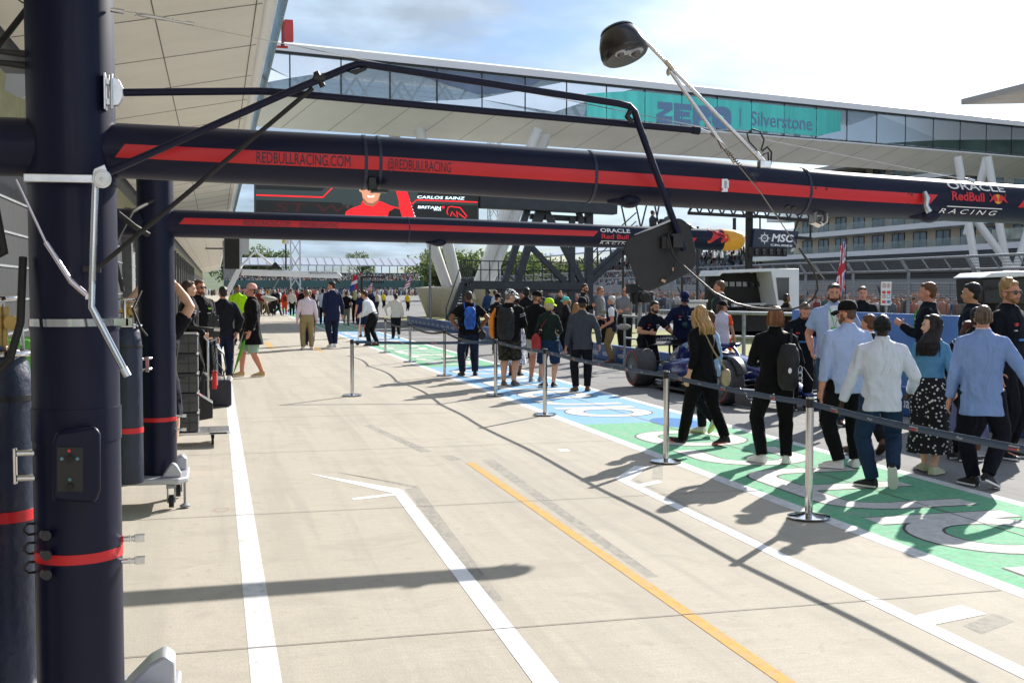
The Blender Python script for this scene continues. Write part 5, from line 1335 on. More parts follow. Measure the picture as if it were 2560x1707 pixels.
def logos(fr, body, spots, cols, back=False):
    """small sponsor-like patches sewn on the chest or the back"""
    c, rot, h, spine, sax, g, e = fr
    up = [q for q in body.children if q.name.split('.')[0] in ('jacket', 't_shirt', 'shirt', 'hoodie')][0]
    by = {}
    for (px_, pz_, w_, t_), k in zip(spots, cols):
        ax, ay = sax(pz_); r_ = (.066 if .6 < pz_ < .75 else .06) * (.5 + .5 * g) + e
        yy = r_ * sqrt(max(.05, 1 - (px_ / (.115 * g)) ** 2)) + .001
        p = spine(pz_) + ax * px_ + ay * (-yy if back else yy)
        mb = by.setdefault(k, MB()); R = (rot @ M((ax, ay, ax.cross(ay))).transposed())
        mb.box(rot @ (p * h), (w_ * h, .010 * h, t_ * h), R)
    for k, mb in by.items(): mb.build('logo_patch', mat('patch_' + k, k, .6), up)
# ================================================================ TEAM PIT GANTRIES
def boom_parts(t, org, Y, prof, stripes, texts, seams, Z=None):
    """prof: list of (x, z, r); a round boom along X"""
    def axis(x):
        for a, b in zip(prof, prof[1:]):
            if a[0] <= x <= b[0]: k = (x - a[0]) / (b[0] - a[0]); return a[1] + (b[1] - a[1]) * k, a[2] + (b[2] - a[2]) * k
        return prof[-1][1], prof[-1][2]
    def surf(x, ang, off=.0):
        z, r = axis(x); return V((x, Y - (r + off) * cos(ang), z + (r + off) * sin(ang))) - org
    mb = MB()
    pts = []; 
    for a, b in zip(prof, prof[1:]):
        for k in range(4): q = k / 4; pts.append((a[0] + (b[0] - a[0]) * q,))
    pts.append((prof[-1][0],))
    P = []; R = []
    for (x,) in pts: z, r = axis(x); P.append((x - org.x, Y - org.y, z - org.z)); R.append(r)
    mb.path(P, R, 36); bo = mb.build('boom', NAVY, t, smooth=True)
    mb = MB()
    for x in seams: z, r = axis(x); mb.path([surf(x - .006, 0).xyz * 0 + V((x - .006, Y, z)) - org, V((x + .006, Y, z)) - org], [r + .003] * 2, 36)
    if seams: mb.build('joint_ring', NAVYSOFT, bo, smooth=True)
    for (x0, x1, a0, a1, sl, sr) in stripes:
        mb = MB(); nx, na = 24, 6; vs = []
        for i in range(nx + 1):
            for j in range(na + 1):
                v = j / na; ang = a0 + (a1 - a0) * v; u0 = x0 + sl * (1 - v); u1 = x1 - sr * v if sr < 0 else x1 - sr * (1 - v)
                u1 = x1 + sr * v
                vs.append(surf(u0 * (1 - i / nx) + u1 * i / nx, ang, .0015))
        fs = [(i * (na + 1) + j, (i + 1) * (na + 1) + j, (i + 1) * (na + 1) + j + 1, i * (na + 1) + j + 1) for i in range(nx) for j in range(na)]
        # a0 is the upper edge
        mb.add(vs, fs); mb.build('stripe', RED, bo, smooth=2, recalc=False)
    mbs = {}
    for (body, x, ang, size, width, m, shear, off, sp_) in texts:
        mb = mbs.setdefault(m.name, (MB(), m))[0]; z, r = axis(x)
        lettering(mb, body, size, lambda a, b: surf(x + a, ang + b / r, .003), width=width, shear=shear, offset=off, spacing=sp_, cut=True)
    return bo, surf, axis, mbs
def bull_poly(surf, x0, ang, s, r, flip=1):
    """charging bull outline, in units of s"""
    pts = [(0, .18), (.10, .22), (.22, .34), (.30, .50), (.26, .64), (.14, .74), (.16, .86), (.10, 1.0), (.20, .98), (.24, .84), (.22, .76), (.34, .66), (.40, .60), (.50, .74), (.66, .84), (.82, .82), (.94, .66), (1.0, .46), (1.06, .30), (1.04, .16), (.98, .26),
           (.94, .16), (.86, .12), (.78, .22), (.72, .12), (.62, .14), (.64, .24), (.72, .32), (.60, .36), (.46, .30), (.30, .20), (.16, .10), (.02, .10)]
    return [surf(x0 + flip * u * s, ang + v * s / r, .004) for u, v in pts]
def column(name, label, X, Y, rad, org=None):
    t = thing(name, label, 'gantry', (X, Y, 0)); return t
BX1, BY1 = -.5, 4.43
g1 = thing('pit_gantry', 'nearest navy pit gantry, its pole by the left edge and boom across the view', 'pit gantry', (BX1, BY1, 0)); o1 = V((BX1, BY1, 0))
def polemesh(t, r, z0, z1, bands, sleeves):
    mb = MB(); mb.cyl((0, 0, z0), (0, 0, z1), r, n=48); p = mb.build('pole', NAVY, t, smooth=True)
    mb = MB()
    for z, zz2 in sleeves: mb.lathe([(r * .9, z), (r + .004, z), (r + .004, zz2), (r * .9, zz2)], (0, 0, 0), 48)
    if sleeves: mb.build('sleeve', NAVY, p, smooth=True)
    for z in bands:
        mb = MB(); mb.lathe([(r * .95, z - .018), (r + .003, z - .018), (r + .003, z + .018), (r * .95, z + .018)], (0, 0, 0), 48); mb.build('red_band', RED, p, smooth=True)
    return p
pl1 = polemesh(g1, .152, .30, 3.02, [.905], [(1.72, 1.76), (1.32, 1.44), (2.24, 2.262)])
D2 = pi / 180
prof1 = [(-2.6, 2.38, .10), (-.62, 2.375, .105), (-.4, 2.374, .100), (.67, 2.352, .1035), (1.94, 2.306, .1035), (2.6, 2.275, .096), (3.42, 2.25, .087), (4.6, 2.215, .083)]
T1 = [('REDBULLRACING.COM', .15, -16.5 * D2, .056, .345, NAVYTXT, .0, 0, 1), ('@REDBULLRACING', .635, -16.5 * D2, .054,   .245, NAVYTXT, .0, 0, 1),
      ('ORACLE', 3.09, 28 * D2, .055, .29, WHITETXT, 0, .0008, 1), ('RedBull', 3.10, -3 * D2, .052, .165, REDTXT, 0, .0015, 1), ('R A C I N G', 3.05, -42 * D2, .033, .29, WHITETXT, .25, 0, 1)]
bo1, sf1, ax1, tx1 = boom_parts(g1, o1, BY1, prof1, [(-.345, 3.03, 8 * D2, -20 * D2, .035, -.04), (3.44, 4.4, 13 * D2, -14 * D2, .035, 0)], T1, [.555, .61, 1.47, 2.42])
def red_bull_mark(bo, surf, x, ang, r, s, YW=YELLOW, RD=RED):
    mb = MB(); c = [surf(x + .5 * s * cos(q * .35), ang + .5 * s * sin(q * .35) / r, .003) for q in range(18)]; mb.add(c, [tuple(range(18))]); mb.build('sun_disc', YW, bo, recalc=False)
    mb = MB(); 
    for f in (1, -1):
        p = bull_poly(surf, x - f * 1.12 * s, ang - .42 * s / r, s, r, f); mb.add(p, [tuple(range(len(p)))])
    o = mb.build('bull_emblem', RD, bo, recalc=False); return o
red_bull_mark(bo1, sf1, 3.335, 6 * D2, .088, .042)
mbx = tx1[WHITETXT.name][0]; mbx.add([sf1(3.08, -20 * D2, .003), sf1(3.36, -20 * D2, .003), sf1(3.36, -22.5 * D2, .003), sf1(3.08, -22.5 * D2, .003)], [(0, 1, 2, 3)])
for mb, m in tx1.values(): mb.build('lettering', m, bo1, recalc=False)
Y3 = 4.31
def a1(x, y, Y=Y3): return at(x * 1.08844, y * 1.08844, Y) - o1
# upper frames of tube
mb = MB(); mb.path([a1(284, 213), a1(450, 211), a1(590, 210), a1(625, 211), a1(1600, 300)], .0135, 14); mb.cyl(a1(1590, 299), a1(1606, 301), .016); mb.build('light_arm', NAVY, g1, smooth=True)
mb = MB(); mb.cyl(a1(1603, 300), a1(1632, 306), .014, .004, 14); mb.build('arm_tip', STEEL, g1, smooth=True)
Y4 = 4.24
mb = MB(); mb.path([a1(244, 398, Y4), a1(640, 222, Y4), a1(800, 155, Y4), a1(822, 148, Y4), a1(850, 150, Y4), a1(1420, 238, Y4), a1(1445, 244, Y4), a1(1458, 258, Y4), a1(1466, 285, Y4), a1(1572, 575, Y4)], .0135, 14); ar = mb.build('monitor_arm', NAVY, g1, smooth=True)
mb = MB(); mb.prism([(866 * 1.0, 180), (890, 188), (918, 175), (912, 168)], lambda u, v, w: at(u, v, Y4 - .015 + w) - o1, .03); mb.path([a1(725, 165, Y4), a1(742, 200, Y4)], .012, 8); mb.box(a1(733, 181, Y4), (.045, .04, .02)); mb.path([a1(1448, 255, Y4), a1(1440, 268, Y4), a1(1452, 280, Y4)], .012, 8); mb.build('clamp', BLACK, ar, bevel=.004)
mb = MB(); mb.path([a1(222, 618, 4.25), a1(718, 203, 4.25)], .0085, 12); mb.build('strut', BLACKM, g1, smooth=True)
mb = MB(); mb.bar(a1(190, 618, 4.25), a1(232, 620, 4.25), .022, .022); mb.build('strut_bracket', BLACK, g1, bevel=.003)
# hinge bracket of the arm
mb = MB(); c = a1(265, 213, 4.33); mb.box(c + V((-.034, 0, 0)), (.008, .06, .13)); mb.box(c + V((-.012, 0, .036)), (.038, .03, .022)); mb.box(c + V((-.012, 0, -.036)), (.038, .03, .022)); mb.cyl(c + V((-.012, -.018, -.062)), c + V((-.012, -.018, .062)), .007, n=10)
mb.prism([(-.01, .05), (.012, .046), (.028, .016), (.028, -.016), (.012, -.046), (-.01, -.05)], lambda u, v, w: c + V((u, -.02 + w, v)), .035); mb.build('hinge_bracket', ALU, g1, bevel=.003)
# wire stay with turnbuckle
mb = MB(); mb.path([a1(254, 22, 4.36), a1(2230, 415, 4.36)], .0016, 6); mb.build('stay_wire', STEEL, g1)
mb = MB(); w0, w1 = a1(250, 22, 4.36), a1(450, 57, 4.36); L = lambda t: w0.lerp(w1, t)
mb.cyl(L(.02), L(.17), .009, n=10); mb.cyl(L(.17), L(.3), .004, n=8); mb.path([L(.3), L(.36), L(.6), L(.72)], [.004, .0075, .0075, .004], 10); mb.cyl(L(.29), L(.31), .008); mb.cyl(L(.72), L(.74), .008); mb.cyl(L(.74), L(.88), .0035, n=8); mb.cyl(L(.88), L(.98), .007, n=10); mb.build('turnbuckle', STEEL, g1, smooth=True)
mb = MB(); mb.cyl(a1(2222, 412, 4.36), a1(2238, 418, 4.36), .008, n=10); mb.cyl(a1(2216, 411, 4.36), a1(2222, 412, 4.36), .005); mb.build('stay_anchor', STEEL, g1, smooth=True)
# chrome tool holder arms on the pole
Y5 = 4.20
mb = MB(); mb.bar(a1(55, 409, Y5), a1(228, 412, Y5), .03, .028); mb.build('cross_bar', ALU, g1, bevel=.003)
mb = MB(); mb.cyl(a1(234, 411, Y5 - .045), a1(234, 411, Y5 + .01), .032, n=28); mb.cyl(a1(234, 411, Y5 - .05), a1(234, 411, Y5 - .043), .026, n=28); mb.cyl(a1(234, 411, Y5 - .054), a1(234, 411, Y5 - .05), .006); mb.prism([(212, 400), (216, 388), (240, 378), (246, 392), (232, 400)], lambda u, v, w: at(u * 1.08844, v * 1.08844, Y5 - .02 + w) - o1, .03); mb.build('swivel_joint', ALU, g1, bevel=.002)
mb = MB(); mb.path([a1(219, 420, Y5), a1(212, 640, Y5), a1(210, 705, Y5), a1(290, 858, Y5)], .0125, 16); mb.build('chrome_arm', STEEL, g1, smooth=True)
mb = MB(); mb.cyl(a1(283, 845, Y5), a1(293, 864, Y5), .0145, n=16); mb.build('arm_cap', ALU, g1, smooth=True)
mb = MB(); mb.path([a1(38, 412, Y5), a1(105, 556, Y5)], .005, 10); mb.path([a1(105, 556, Y5), a1(162, 645, Y5)], .009, 12); mb.path([a1(162, 645, Y5), a1(198, 712 - 35, Y5)], .0105, 12); mb.cyl(a1(188, 665, Y5 - .01), a1(188, 665, Y5 + .01), .0); mb.box(a1(205, 680, Y5), (.025, .012, .022)); mb.build('gas_strut', mat('strut_pinkish_steel', (.62, .55, .58), .25, .9), g1, smooth=True)
mb = MB(); mb.lathe([(.15, 1.735), (.158, 1.735), (.158, 1.762), (.15, 1.762)], (0, 0, 0), 48); mb.box((.165, -.06, 1.748), (.05, .03, .026)); mb.box((.192, -.06, 1.748), (.02, .03, .03)); mb.build('hose_clamp', STEEL, g1, smooth=True)
# control box
mb = MB(); c = at(190, 1158, 4.22) - o1
mb.prism([(130, 1250), (240, 1255), (252, 1225), (252, 1085), (240, 1065), (140, 1080), (130, 1110)], lambda u, v, w: at(u, v, 4.20 + w) - o1, .10); cb = mb.build('control_box', NAVY, g1, bevel=.012)
mb = MB(); fn = lambda u, v: at(u, v, 4.196) - o1
mb.prism([(143, 1228), (208, 1228), (208, 1118), (143, 1118)], lambda u, v, w: at(u, v, 4.196 + w) - o1, .008); pnl = mb.build('control_panel', BLACK, cb)
for (u, v, r, m) in ((173, 1126, 3.5, 'e03030'), (155, 1146, 4, '5f8a90'), (194, 1146, 4, '5f8a90'), (175, 1198, 4, '4f7a80')):
    mb = MB(); p = fn(u, v); mb.cyl(p + V((0, -.006, 0)), p, r * .00145, n=14); mb.build('button', mat('button_' + m, m, .4), pnl, smooth=True)
for (u, v) in ((175, 1146), (175, 1217)):
    mb = MB(); p = fn(u, v); mb.cyl(p + V((0, -.012, 0)), p, .0125, n=20); mb.bar(p + V((0, -.013, -.01)), p + V((0, -.013, .01)), .003, .003); mb.build('dial', BLACKM, pnl, smooth=True)
# couplings on the pole
def coupling(t, p, m, col=None, s=1.0, dx=1):
    mb = MB(); mb.cyl(p, p + V((dx * .018 * s, 0, 0)), .010 * s, n=14); 
    for k in range(4): mb.cyl(p + V((dx * (.018 + .008 * k) * s, 0, 0)), p + V((dx * (.024 + .008 * k) * s, 0, 0)), (.0125 if k % 2 else .010) * s, n=14)
    mb.box(p + V((dx * .066 * s, 0, 0)), (.034 * s, .026 * s, .026 * s)); mb.cyl(p + V((dx * .062 * s, -.016 * s, 0)), p + V((dx * .062 * s, 0, 0)), .011 * s, n=14)
    return mb.build('hose_coupling', ALU, t, smooth=True)
coupling(g1, V((.150, -.02, .945)), ALU); coupling(g1, V((.150, -.02, .862)), ALU)
mb = MB(); mb.cyl((.147, -.02, .945), (.158, -.02, .945), .012, n=14); mb.build('coupling_collar', RED, g1, smooth=True)
for z in (1.0, .93, .86): 
    mb = MB(); mb.cyl((-.10, -.135, z), (-.09, -.165, z), .018, n=14); mb.path([(-.15, -.03, z + .02), (-.168, -.04, z + .022), (-.180, -.045, z + .01), (-.180, -.045, z - .006), (-.168, -.04, z - .018), (-.15, -.03, z - .018)], .005, 8); mb.build('socket', BLACK, g1, smooth=True)
for z in (2.95, 2.9): 
    mb = MB(); mb.path([(-.15, -.03, z + .02), (-.185, -.05, z), (-.15, -.03, z - .02)], .003, 6); mb.build('loop_cable', BLACK, g1, smooth=True)
for z in (2.70, 2.66):
    mb = MB(); mb.path([(-.14, -.03, z), (-.20, -.03, z + .005), (-.42, -.05, z + .015)], [.014, .012, .005], 10); mb.build('cable_plug', BLACK, g1, smooth=True)
# fittings on boom
for x, m_ in ((2.02, ALU), (2.95, ALU)):
    mb = MB(); 
    c = sf1(x, -6 * D2, .008)
    if x < 2.5: mb.box(c + V((0, .006, 0)), (.026, .012, .052)); mb.box(c + V((.008, -.004, .004)), (.010, .014, .030)); mb.box(c + V((-.002, -.004, -.016)), (.02, .014, .008))
    else: mb.path([c + V((0, -.01, .03)), c + V((.008, -.016, .0)), c + V((0, -.022, -.03)), c + V((.014, -.03, -.058))], [.010, .016, .012, .013], 12)
    mb.build('boom_latch', m_, bo1, smooth=True)
for x, a in ((1.63, -1.15), (3.02, -1.05), (2.33, -.9), (2.36, -.95)):
    mb = MB(); c = sf1(x, a, -.005)
    if x in (1.63, 3.02): mb.ell(c, (.052, .035, .032)); mb.path([c + V((-.09, .01, -.0)), c], [.012, .03], 10); mb.build('sensor_pod', NAVY, bo1, smooth=2)
    else: mb.cyl(c, c + V((0, -.006, -.006)), .012, n=14); mb.build('boom_socket', BLACK, bo1, smooth=True)
mb = MB(); c = sf1(.58, -1.0, .0); mb.box(c + V((0, -.01, 0)), (.03, .04, .05)); mb.box(c + V((.028, -.02, -.028)), (.06, .05, .010)); mb.build('camera_clamp', BLACK, bo1, bevel=.003)
mb = MB(); c = sf1(2.5, -1.35, .0); mb.path([c + V((-.025, 0, .01)), c + V((-.03, 0, -.035)), c + V((0, 0, -.045))], .012, 8, squash=2.0); mb.path([c + V((.03, 0, .01)), c + V((.028, 0, -.03)), c + V((.012, 0, -.04))], .010, 8, squash=2); mb.build('bracket_loop', ALU, bo1, smooth=True)
for x in (2.44, 2.49, 2.90, 2.98):
    mb = MB(); c = sf1(x, 4 * D2, .002); mb.cyl(c, c + V((0, -.003, 0)), .0042, n=10); mb.build('rivet', BLACK, bo1)
mb = MB(); stroke(mb, [(2.885, 9 * D2), (2.885, -22 * D2)], .004, lambda u, v: sf1(u, v, .0035)); mb.build('plate_edge', BLACK, bo1, recalc=False)
# overhead camera pod on thin chrome poles
pod = thing('camera_pod', 'black domed camera pod with glass bubbles held over the boom on two chrome poles', 'camera', tuple(at(1430 * 1.08844, 108 * 1.08844, 4.30))); pz = pod.location
def ap(x, y, Y=4.30): return at(x * 1.08844, y * 1.08844, Y) - pz
Rp = M.Rotation(radians(-15), 3, 'Y') @ M.Rotation(radians(-17), 3, 'X')
mb = MB(); mb.lathe([(.02, -.046), (.086, -.046), (.095, -.036), (.097, -.018), (.090, .022), (.075, .056), (.064, .068)], (0, 0, 0), 36, R=Rp); hd = mb.build('shell', mat('pod_brown_black', (.022, .018, .017), .3, var=.2, coat=.2), pod, smooth=True)
mb = MB(); mb.lathe([(.064, .066), (.069, .070), (.064, .078), (.040, .088), (.004, .092)], (0, 0, 0), 32, R=Rp); mb.build('lid', mat('pod_lid', (.03, .035, .05), .2, coat=.4), pod, smooth=True)
for dx, dy, s in ((-.042, -.055, .9), (.030, -.035, 1.2)):
    mb = MB(); c = Rp @ V((dx, dy, -.047)); mb.lathe([(.026 * s, .001), (.026 * s, -.004), (.018 * s, -.006)], c, 20, R=Rp); bz_ = mb.build('bezel', SILVER, pod, smooth=True)
    mb = MB(); mb.ell(c + V((0, 0, -.006)), (.017 * s,) * 3, Rp); mb.build('lens_dome', mat('smoked_dome', (.09, .07, .07), .05, spec=.8), bz_, smooth=2)
mb = MB(); mb.box(Rp @ V((0, -.048, -.049)), (.05, .03, .005), Rp); mb.build('label_plate', SILVER, pod)
mb = MB(); mb.path([ap(1475, 88), ap(1752, 372)], .0075, 12); mb.path([ap(1540, 165), ap(1688, 374)], .0075, 12); mb.build('chrome_pole', STEEL, pod, smooth=True)
mb = MB(); mb.cyl(ap(1528, 140), ap(1545, 160), .0105, n=14); mb.ell(ap(1535, 166), (.008, .012, .016)); mb.build('pole_clamp', mat('clamp_beige', (.5, .44, .33), .4, .4), pod, smooth=True)
mb = MB(); mb.cyl(ap(1736, 352), ap(1762, 384), .0115, n=12); mb.box(ap(1755, 378), (.05, .03, .03)); mb.build('foot_bracket', ALU, pod, bevel=.003)
mb = MB(); mb.path([ap(1738, 345), ap(1720, 325), ap(1716, 308), ap(1728, 297), ap(1745, 302), ap(1755, 322), ap(1748, 345)], .0035, 8); mb.path([ap(1750, 348), ap(1762, 338), ap(1772, 350), ap(1770, 378)], .004, 8); mb.path([ap(1752, 356), ap(1764, 350), ap(1766, 378)], .004, 8)
mb.path([ap(1445, 92), ap(1450, 80), ap(1470, 84), ap(1476, 90)], .007, 8); mb.build('cable', BLACK, pod, smooth=True)
# coiled lead and long drooping hose
ld = thing('coiled_lead', 'black coiled lead and drooping hose hanging from the arm tip', 'cable', tuple(at(1700 * 1.08844, 380 * 1.08844, 4.2))); lz = ld.location
def al(x, y, Y=4.2): return at(x * 1.08844, y * 1.08844, Y) - lz
mb = MB(); c0, c1 = al(1668, 345), al(1738, 420); pts = []
ux = (c1 - c0).normalized(); e1 = ux.cross(V((0, 1, 0))).normalized()
for k in range(150): q = k / 149; an = q * 17 * 2 * pi; pts.append(c0.lerp(c1, q) + e1 * .0065 * cos(an) + V((0, 1, 0)) * .0065 * sin(an))
mb.path(pts, .0016, 5); mb.path([al(1632, 306), al(1648, 322), al(1656, 340), c0], .0018, 6); mb.build('coil', BLACK, ld, smooth=True)
mb = MB(); mb.path([al(1630, 308), al(1660, 330), al(1700, 385), al(1745, 440), al(1830, 565), al(1893, 640), al(1886, 655), al(1880, 660)], .0024, 8); mb.build('line', mat('line_grey', (.25, .23, .2), .4, .6), ld, smooth=True)
mb = MB(); mb.path([al(1835, 570), al(1862, 610), al(1876, 640), al(1878, 665), al(1868, 686), al(1848, 702), al(1820, 710), al(1780, 711), al(1730, 707), al(1690, 697), al(1640, 672), al(1600, 638), al(1560, 602), al(1545, 585), al(1535, 540)], .0042, 10); mb.build('hose', BLACK, ld, smooth=True)
# black monitor seen from the back
mo_ = thing('hanging_monitor', 'black shield-shaped monitor hanging with its back to the camera below the near boom', 'monitor', tuple(at(1650, 640, 4.26))); mz = mo_.location
def zo(x, y): return 1500 + x / 5.88, 520 + y / 5.88
out = [(1140, 150), (1200, 165), (1260, 205), (1310, 290), (1360, 420), (1400, 600), (1418, 720), (1405, 820), (1370, 890), (1320, 940), (1250, 990), (1000, 1110), (780, 1205), (720, 1222), (660, 1212), (600, 1170), (545, 1100), (480, 930), (400, 730), (362, 690), (352, 620), (362, 540), (395, 470), (450, 425), (520, 400), (780, 300), (1000, 205)]
mb = MB(); mb.prism([zo(*p) for p in out], lambda u, v, w: at(u, v, 4.245 + w + (u - 1650) * .0004) - mz, .022); shl = mb.build('shell', mat('monitor_black', (.019, .018, .018), .6, var=.15, vscale=12, bump=.05), mo_, bevel=.006)
mb = MB(); mb.prism([zo(*p) for p in ((520, 408), (1060, 190), (1050, 160), (990, 185), (500, 390))], lambda u, v, w: at(u, v, 4.238 + w) - mz, .012); mb.build('edge_strip', SILVER, mo_)
c = at(*zo(960, 510), 4.238) - mz
mb = MB(); 
stroke(mb, [zo(950 + 165 * cos(q * .1745), 505 + 150 * sin(q * .1745)) for q in range(36)], 3, lambda a, b: at(a, b, 4.243) - mz, closed=True); mb.build('ring_groove', BLACK, shl)
mb = MB(); mb.box(c, (.036, .014, .046)); mb.box(c + V((.05, -.004, .005)), (.045, .02, .05)); mb.cyl(c + V((.02, -.008, .03)), c + V((.07, -.01, .034)), .006, n=8); mb.build('mount_block', BLACK, mo_, bevel=.003)
mb = MB(); mb.path([at(*zo(1060, 330), 4.235) - mz, at(*zo(985, 420), 4.23) - mz, at(*zo(980, 520), 4.23) - mz, at(*zo(1010, 620), 4.23) - mz, at(*zo(1100, 750), 4.225) - mz], .0022, 8); mb.path([at(*zo(1130, 620), 4.235) - mz, at(*zo(1120, 740), 4.235) - mz, at(*zo(1070, 880), 4.235) - mz, at(*zo(1040, 985), 4.235) - mz, at(*zo(940, 1040), 4.235) - mz], .0022, 8); mb.build('lead', BLACKM, mo_, smooth=True)
mb = MB(); mb.box(at(*zo(930, 1070), 4.238) - mz, (.018, .008, .010), M.Rotation(.4, 3, 'Y')); mb.box(at(*zo(1070, 900), 4.235) - mz, (.005, .006, .014)); mb.build('plug', mat('plug_copper', (.5, .3, .2), .4, .5), mo_)
# trolley bases
def trolley(name, label, X, Y, org):
    t = thing(name, label, 'trolley', (X, Y, 0))
    mb = MB(); mb.prism([(-.42, -.30), (.22, -.36), (.30, -.26), (.30, .34), (-.42, .34)], lambda u, v, w: V((u, v, .21 + w)), .05); mb.build('plate', SILVER, t, bevel=.012)
    mb = MB(); mb.prism([(-.02, .26), (.16, .26), (.16, .29), (.12, .36), (.09, .38), (.06, .37)], lambda u, v, w: V((.10 + u * .9, -.28 + w + .0, v)), .10); mb.build('gusset', SILVER, t, bevel=.012); mb = MB(); mb.prism([(0, .26), (.2, .26), (.2, .36), (.16, .39), (.10, .36)], lambda u, v, w: V((.08 + u, .12 + w, v)), .16); mb.build('gusset', SILVER, t, bevel=.012)
    for x, y in ((-.33, -.22), (.16, -.26), (-.33, .26), (.2, .26)):
        mb = MB(); mb.cyl((x - .02, y, .055), (x + .02, y, .055), .055, n=20); w = mb.build('castor', RUBBER, t, smooth=True)
        mb = MB(); mb.cyl((x - .023, y, .055), (x + .023, y, .055), .03, n=16); mb.box((x - .03, y, .11), (.012, .05, .13)); mb.box((x + .03, y, .11), (.012, .05, .13)); mb.box((x, y, .185), (.08, .08, .03)); mb.build('castor_fork', GALV, w, bevel=.003)
    mb = MB(); mb.cyl((.27, -.24, .02), (.27, -.24, .25), .011, n=10); mb.lathe([(.045, 0), (.045, .012), (.012, .03)], (.27, -.24, 0), 18); mb.build('screw_jack', GALV, t, smooth=True)
    return t
trolley('gantry_trolley', 'grey wheeled base trolley under the nearest navy pole at the bottom left corner', -.46, 4.62, None)
trolley('gantry_trolley', 'grey wheeled base trolley under the second navy pole and its gas bottles', -.55, 10.36, None)
# second gantry
BX2, BY2 = -.5, 10.35
g2_ = thing('pit_gantry', 'second navy pit gantry whose yellow-tipped boom ends beyond the hanging monitor', 'pit gantry', (BX2, BY2, 0)); o2 = V((BX2, BY2, 0))
polemesh(g2_, .154, .26, 2.93, [.74], [(1.35, 1.47)])
prof2 = [(-1.1, 2.44, .02), (-1.05, 2.44, .09), (-.98, 2.44, .118), (-.16, 2.43, .119), (1.95, 2.40, .117), (4.5, 2.348, .105), (4.81, 2.343, .104)]
T2 = [('REDBULLRACING.COM', .24, -1.5 * D2, .058, .40, NAVYTXT, 0, 0, 1), ('@REDBULLRACING', .72, -1.5 * D2, .054, .335, NAVYTXT, 0, 0, 1),
      ('ORACLE', 3.52, 17 * D2, .058, .30, WHITETXT, 0, .0012, 1), ('Red Bull', 3.53, -14 * D2, .060, .27, REDTXT, 0, .0015, 1), ('R A C I N G', 3.52, -44 * D2, .040, .33, WHITETXT, .2, 0, 1)]
bo2, sf2, ax2, tx2 = boom_parts(g2_, o2, BY2, prof2, [(-.30, 3.50, 22 * D2, -5 * D2, .045, -.05), (4.30, 4.50, 5 * D2, -22 * D2, .04, -.035)], T2, [1.70])
mbx = tx2[WHITETXT.name][0]; mbx.add([sf2(3.53, -25 * D2, .003), sf2(3.9, -25 * D2, .003), sf2(3.9, -28 * D2, .003), sf2(3.53, -28 * D2, .003)], [(0, 1, 2, 3)])
for mb, m in tx2.values(): mb.build('lettering', m, bo2, recalc=False)
mb = MB(); pz2 = [(4.80, .104), (4.86, .104), (4.92, .102), (4.99, .090), (5.03, .062), (5.045, .02)]
mb.path([(x - BX2, .0, 2.346 - .01 * (x - 4.62)) for x, r in pz2], [r + .0015 for x, r in pz2], 36); tip = mb.build('boom_tip', YELLOW, g2_, smooth=True)
mb = MB(); p = bull_poly(lambda u, a, o: sf2(u, a, .0046), 4.62, -30 * D2, .215, .104); mb.add(p, [tuple(range(len(p)))]); mb.build('bull_emblem', RED, tip, recalc=False)
mb = MB(); pp_ = bull_poly(lambda u, a, o: sf2(u, a, .0034), 4.615, -32 * D2, .225, .104); mb.add(pp_, [tuple(range(len(pp_)))]); mb.build('emblem_outline', YELLOW, tip, recalc=False)
for q, a in ((1.98, -1.25), (4.0, -1.2)):
    mb = MB(); c = sf2(q, a, -.004); mb.ell(c, (.075, .05, .04)); mb.path([c + V((-.12, 0, 0)), c], [.01, .04], 10); mb.build('sensor_pod', NAVY, bo2, smooth=2)
mb = MB(); c = sf2(4.42, pi / 2, .01); mb.ell(c, (.075, .07, .045)); mb.path([c, c + V((.12, 0, -.02))], [.04, .01], 10); mb.build('beacon_dome', BLACK, bo2, smooth=2)
for x in (4.72, 4.80): 
    mb = MB(); c = V((x - BX2, -.02, 2.22)); mb.path([c + V((0, 0, .03)), c, c + V((.008, 0, -.05))], [.012, .022, .018], 10); mb.build('hose_nozzle', ALU, tip, smooth=True)
coupling(g2_, V((.152, -.03, .76)), ALU); coupling(g2_, V((.152, -.03, .64)), ALU)
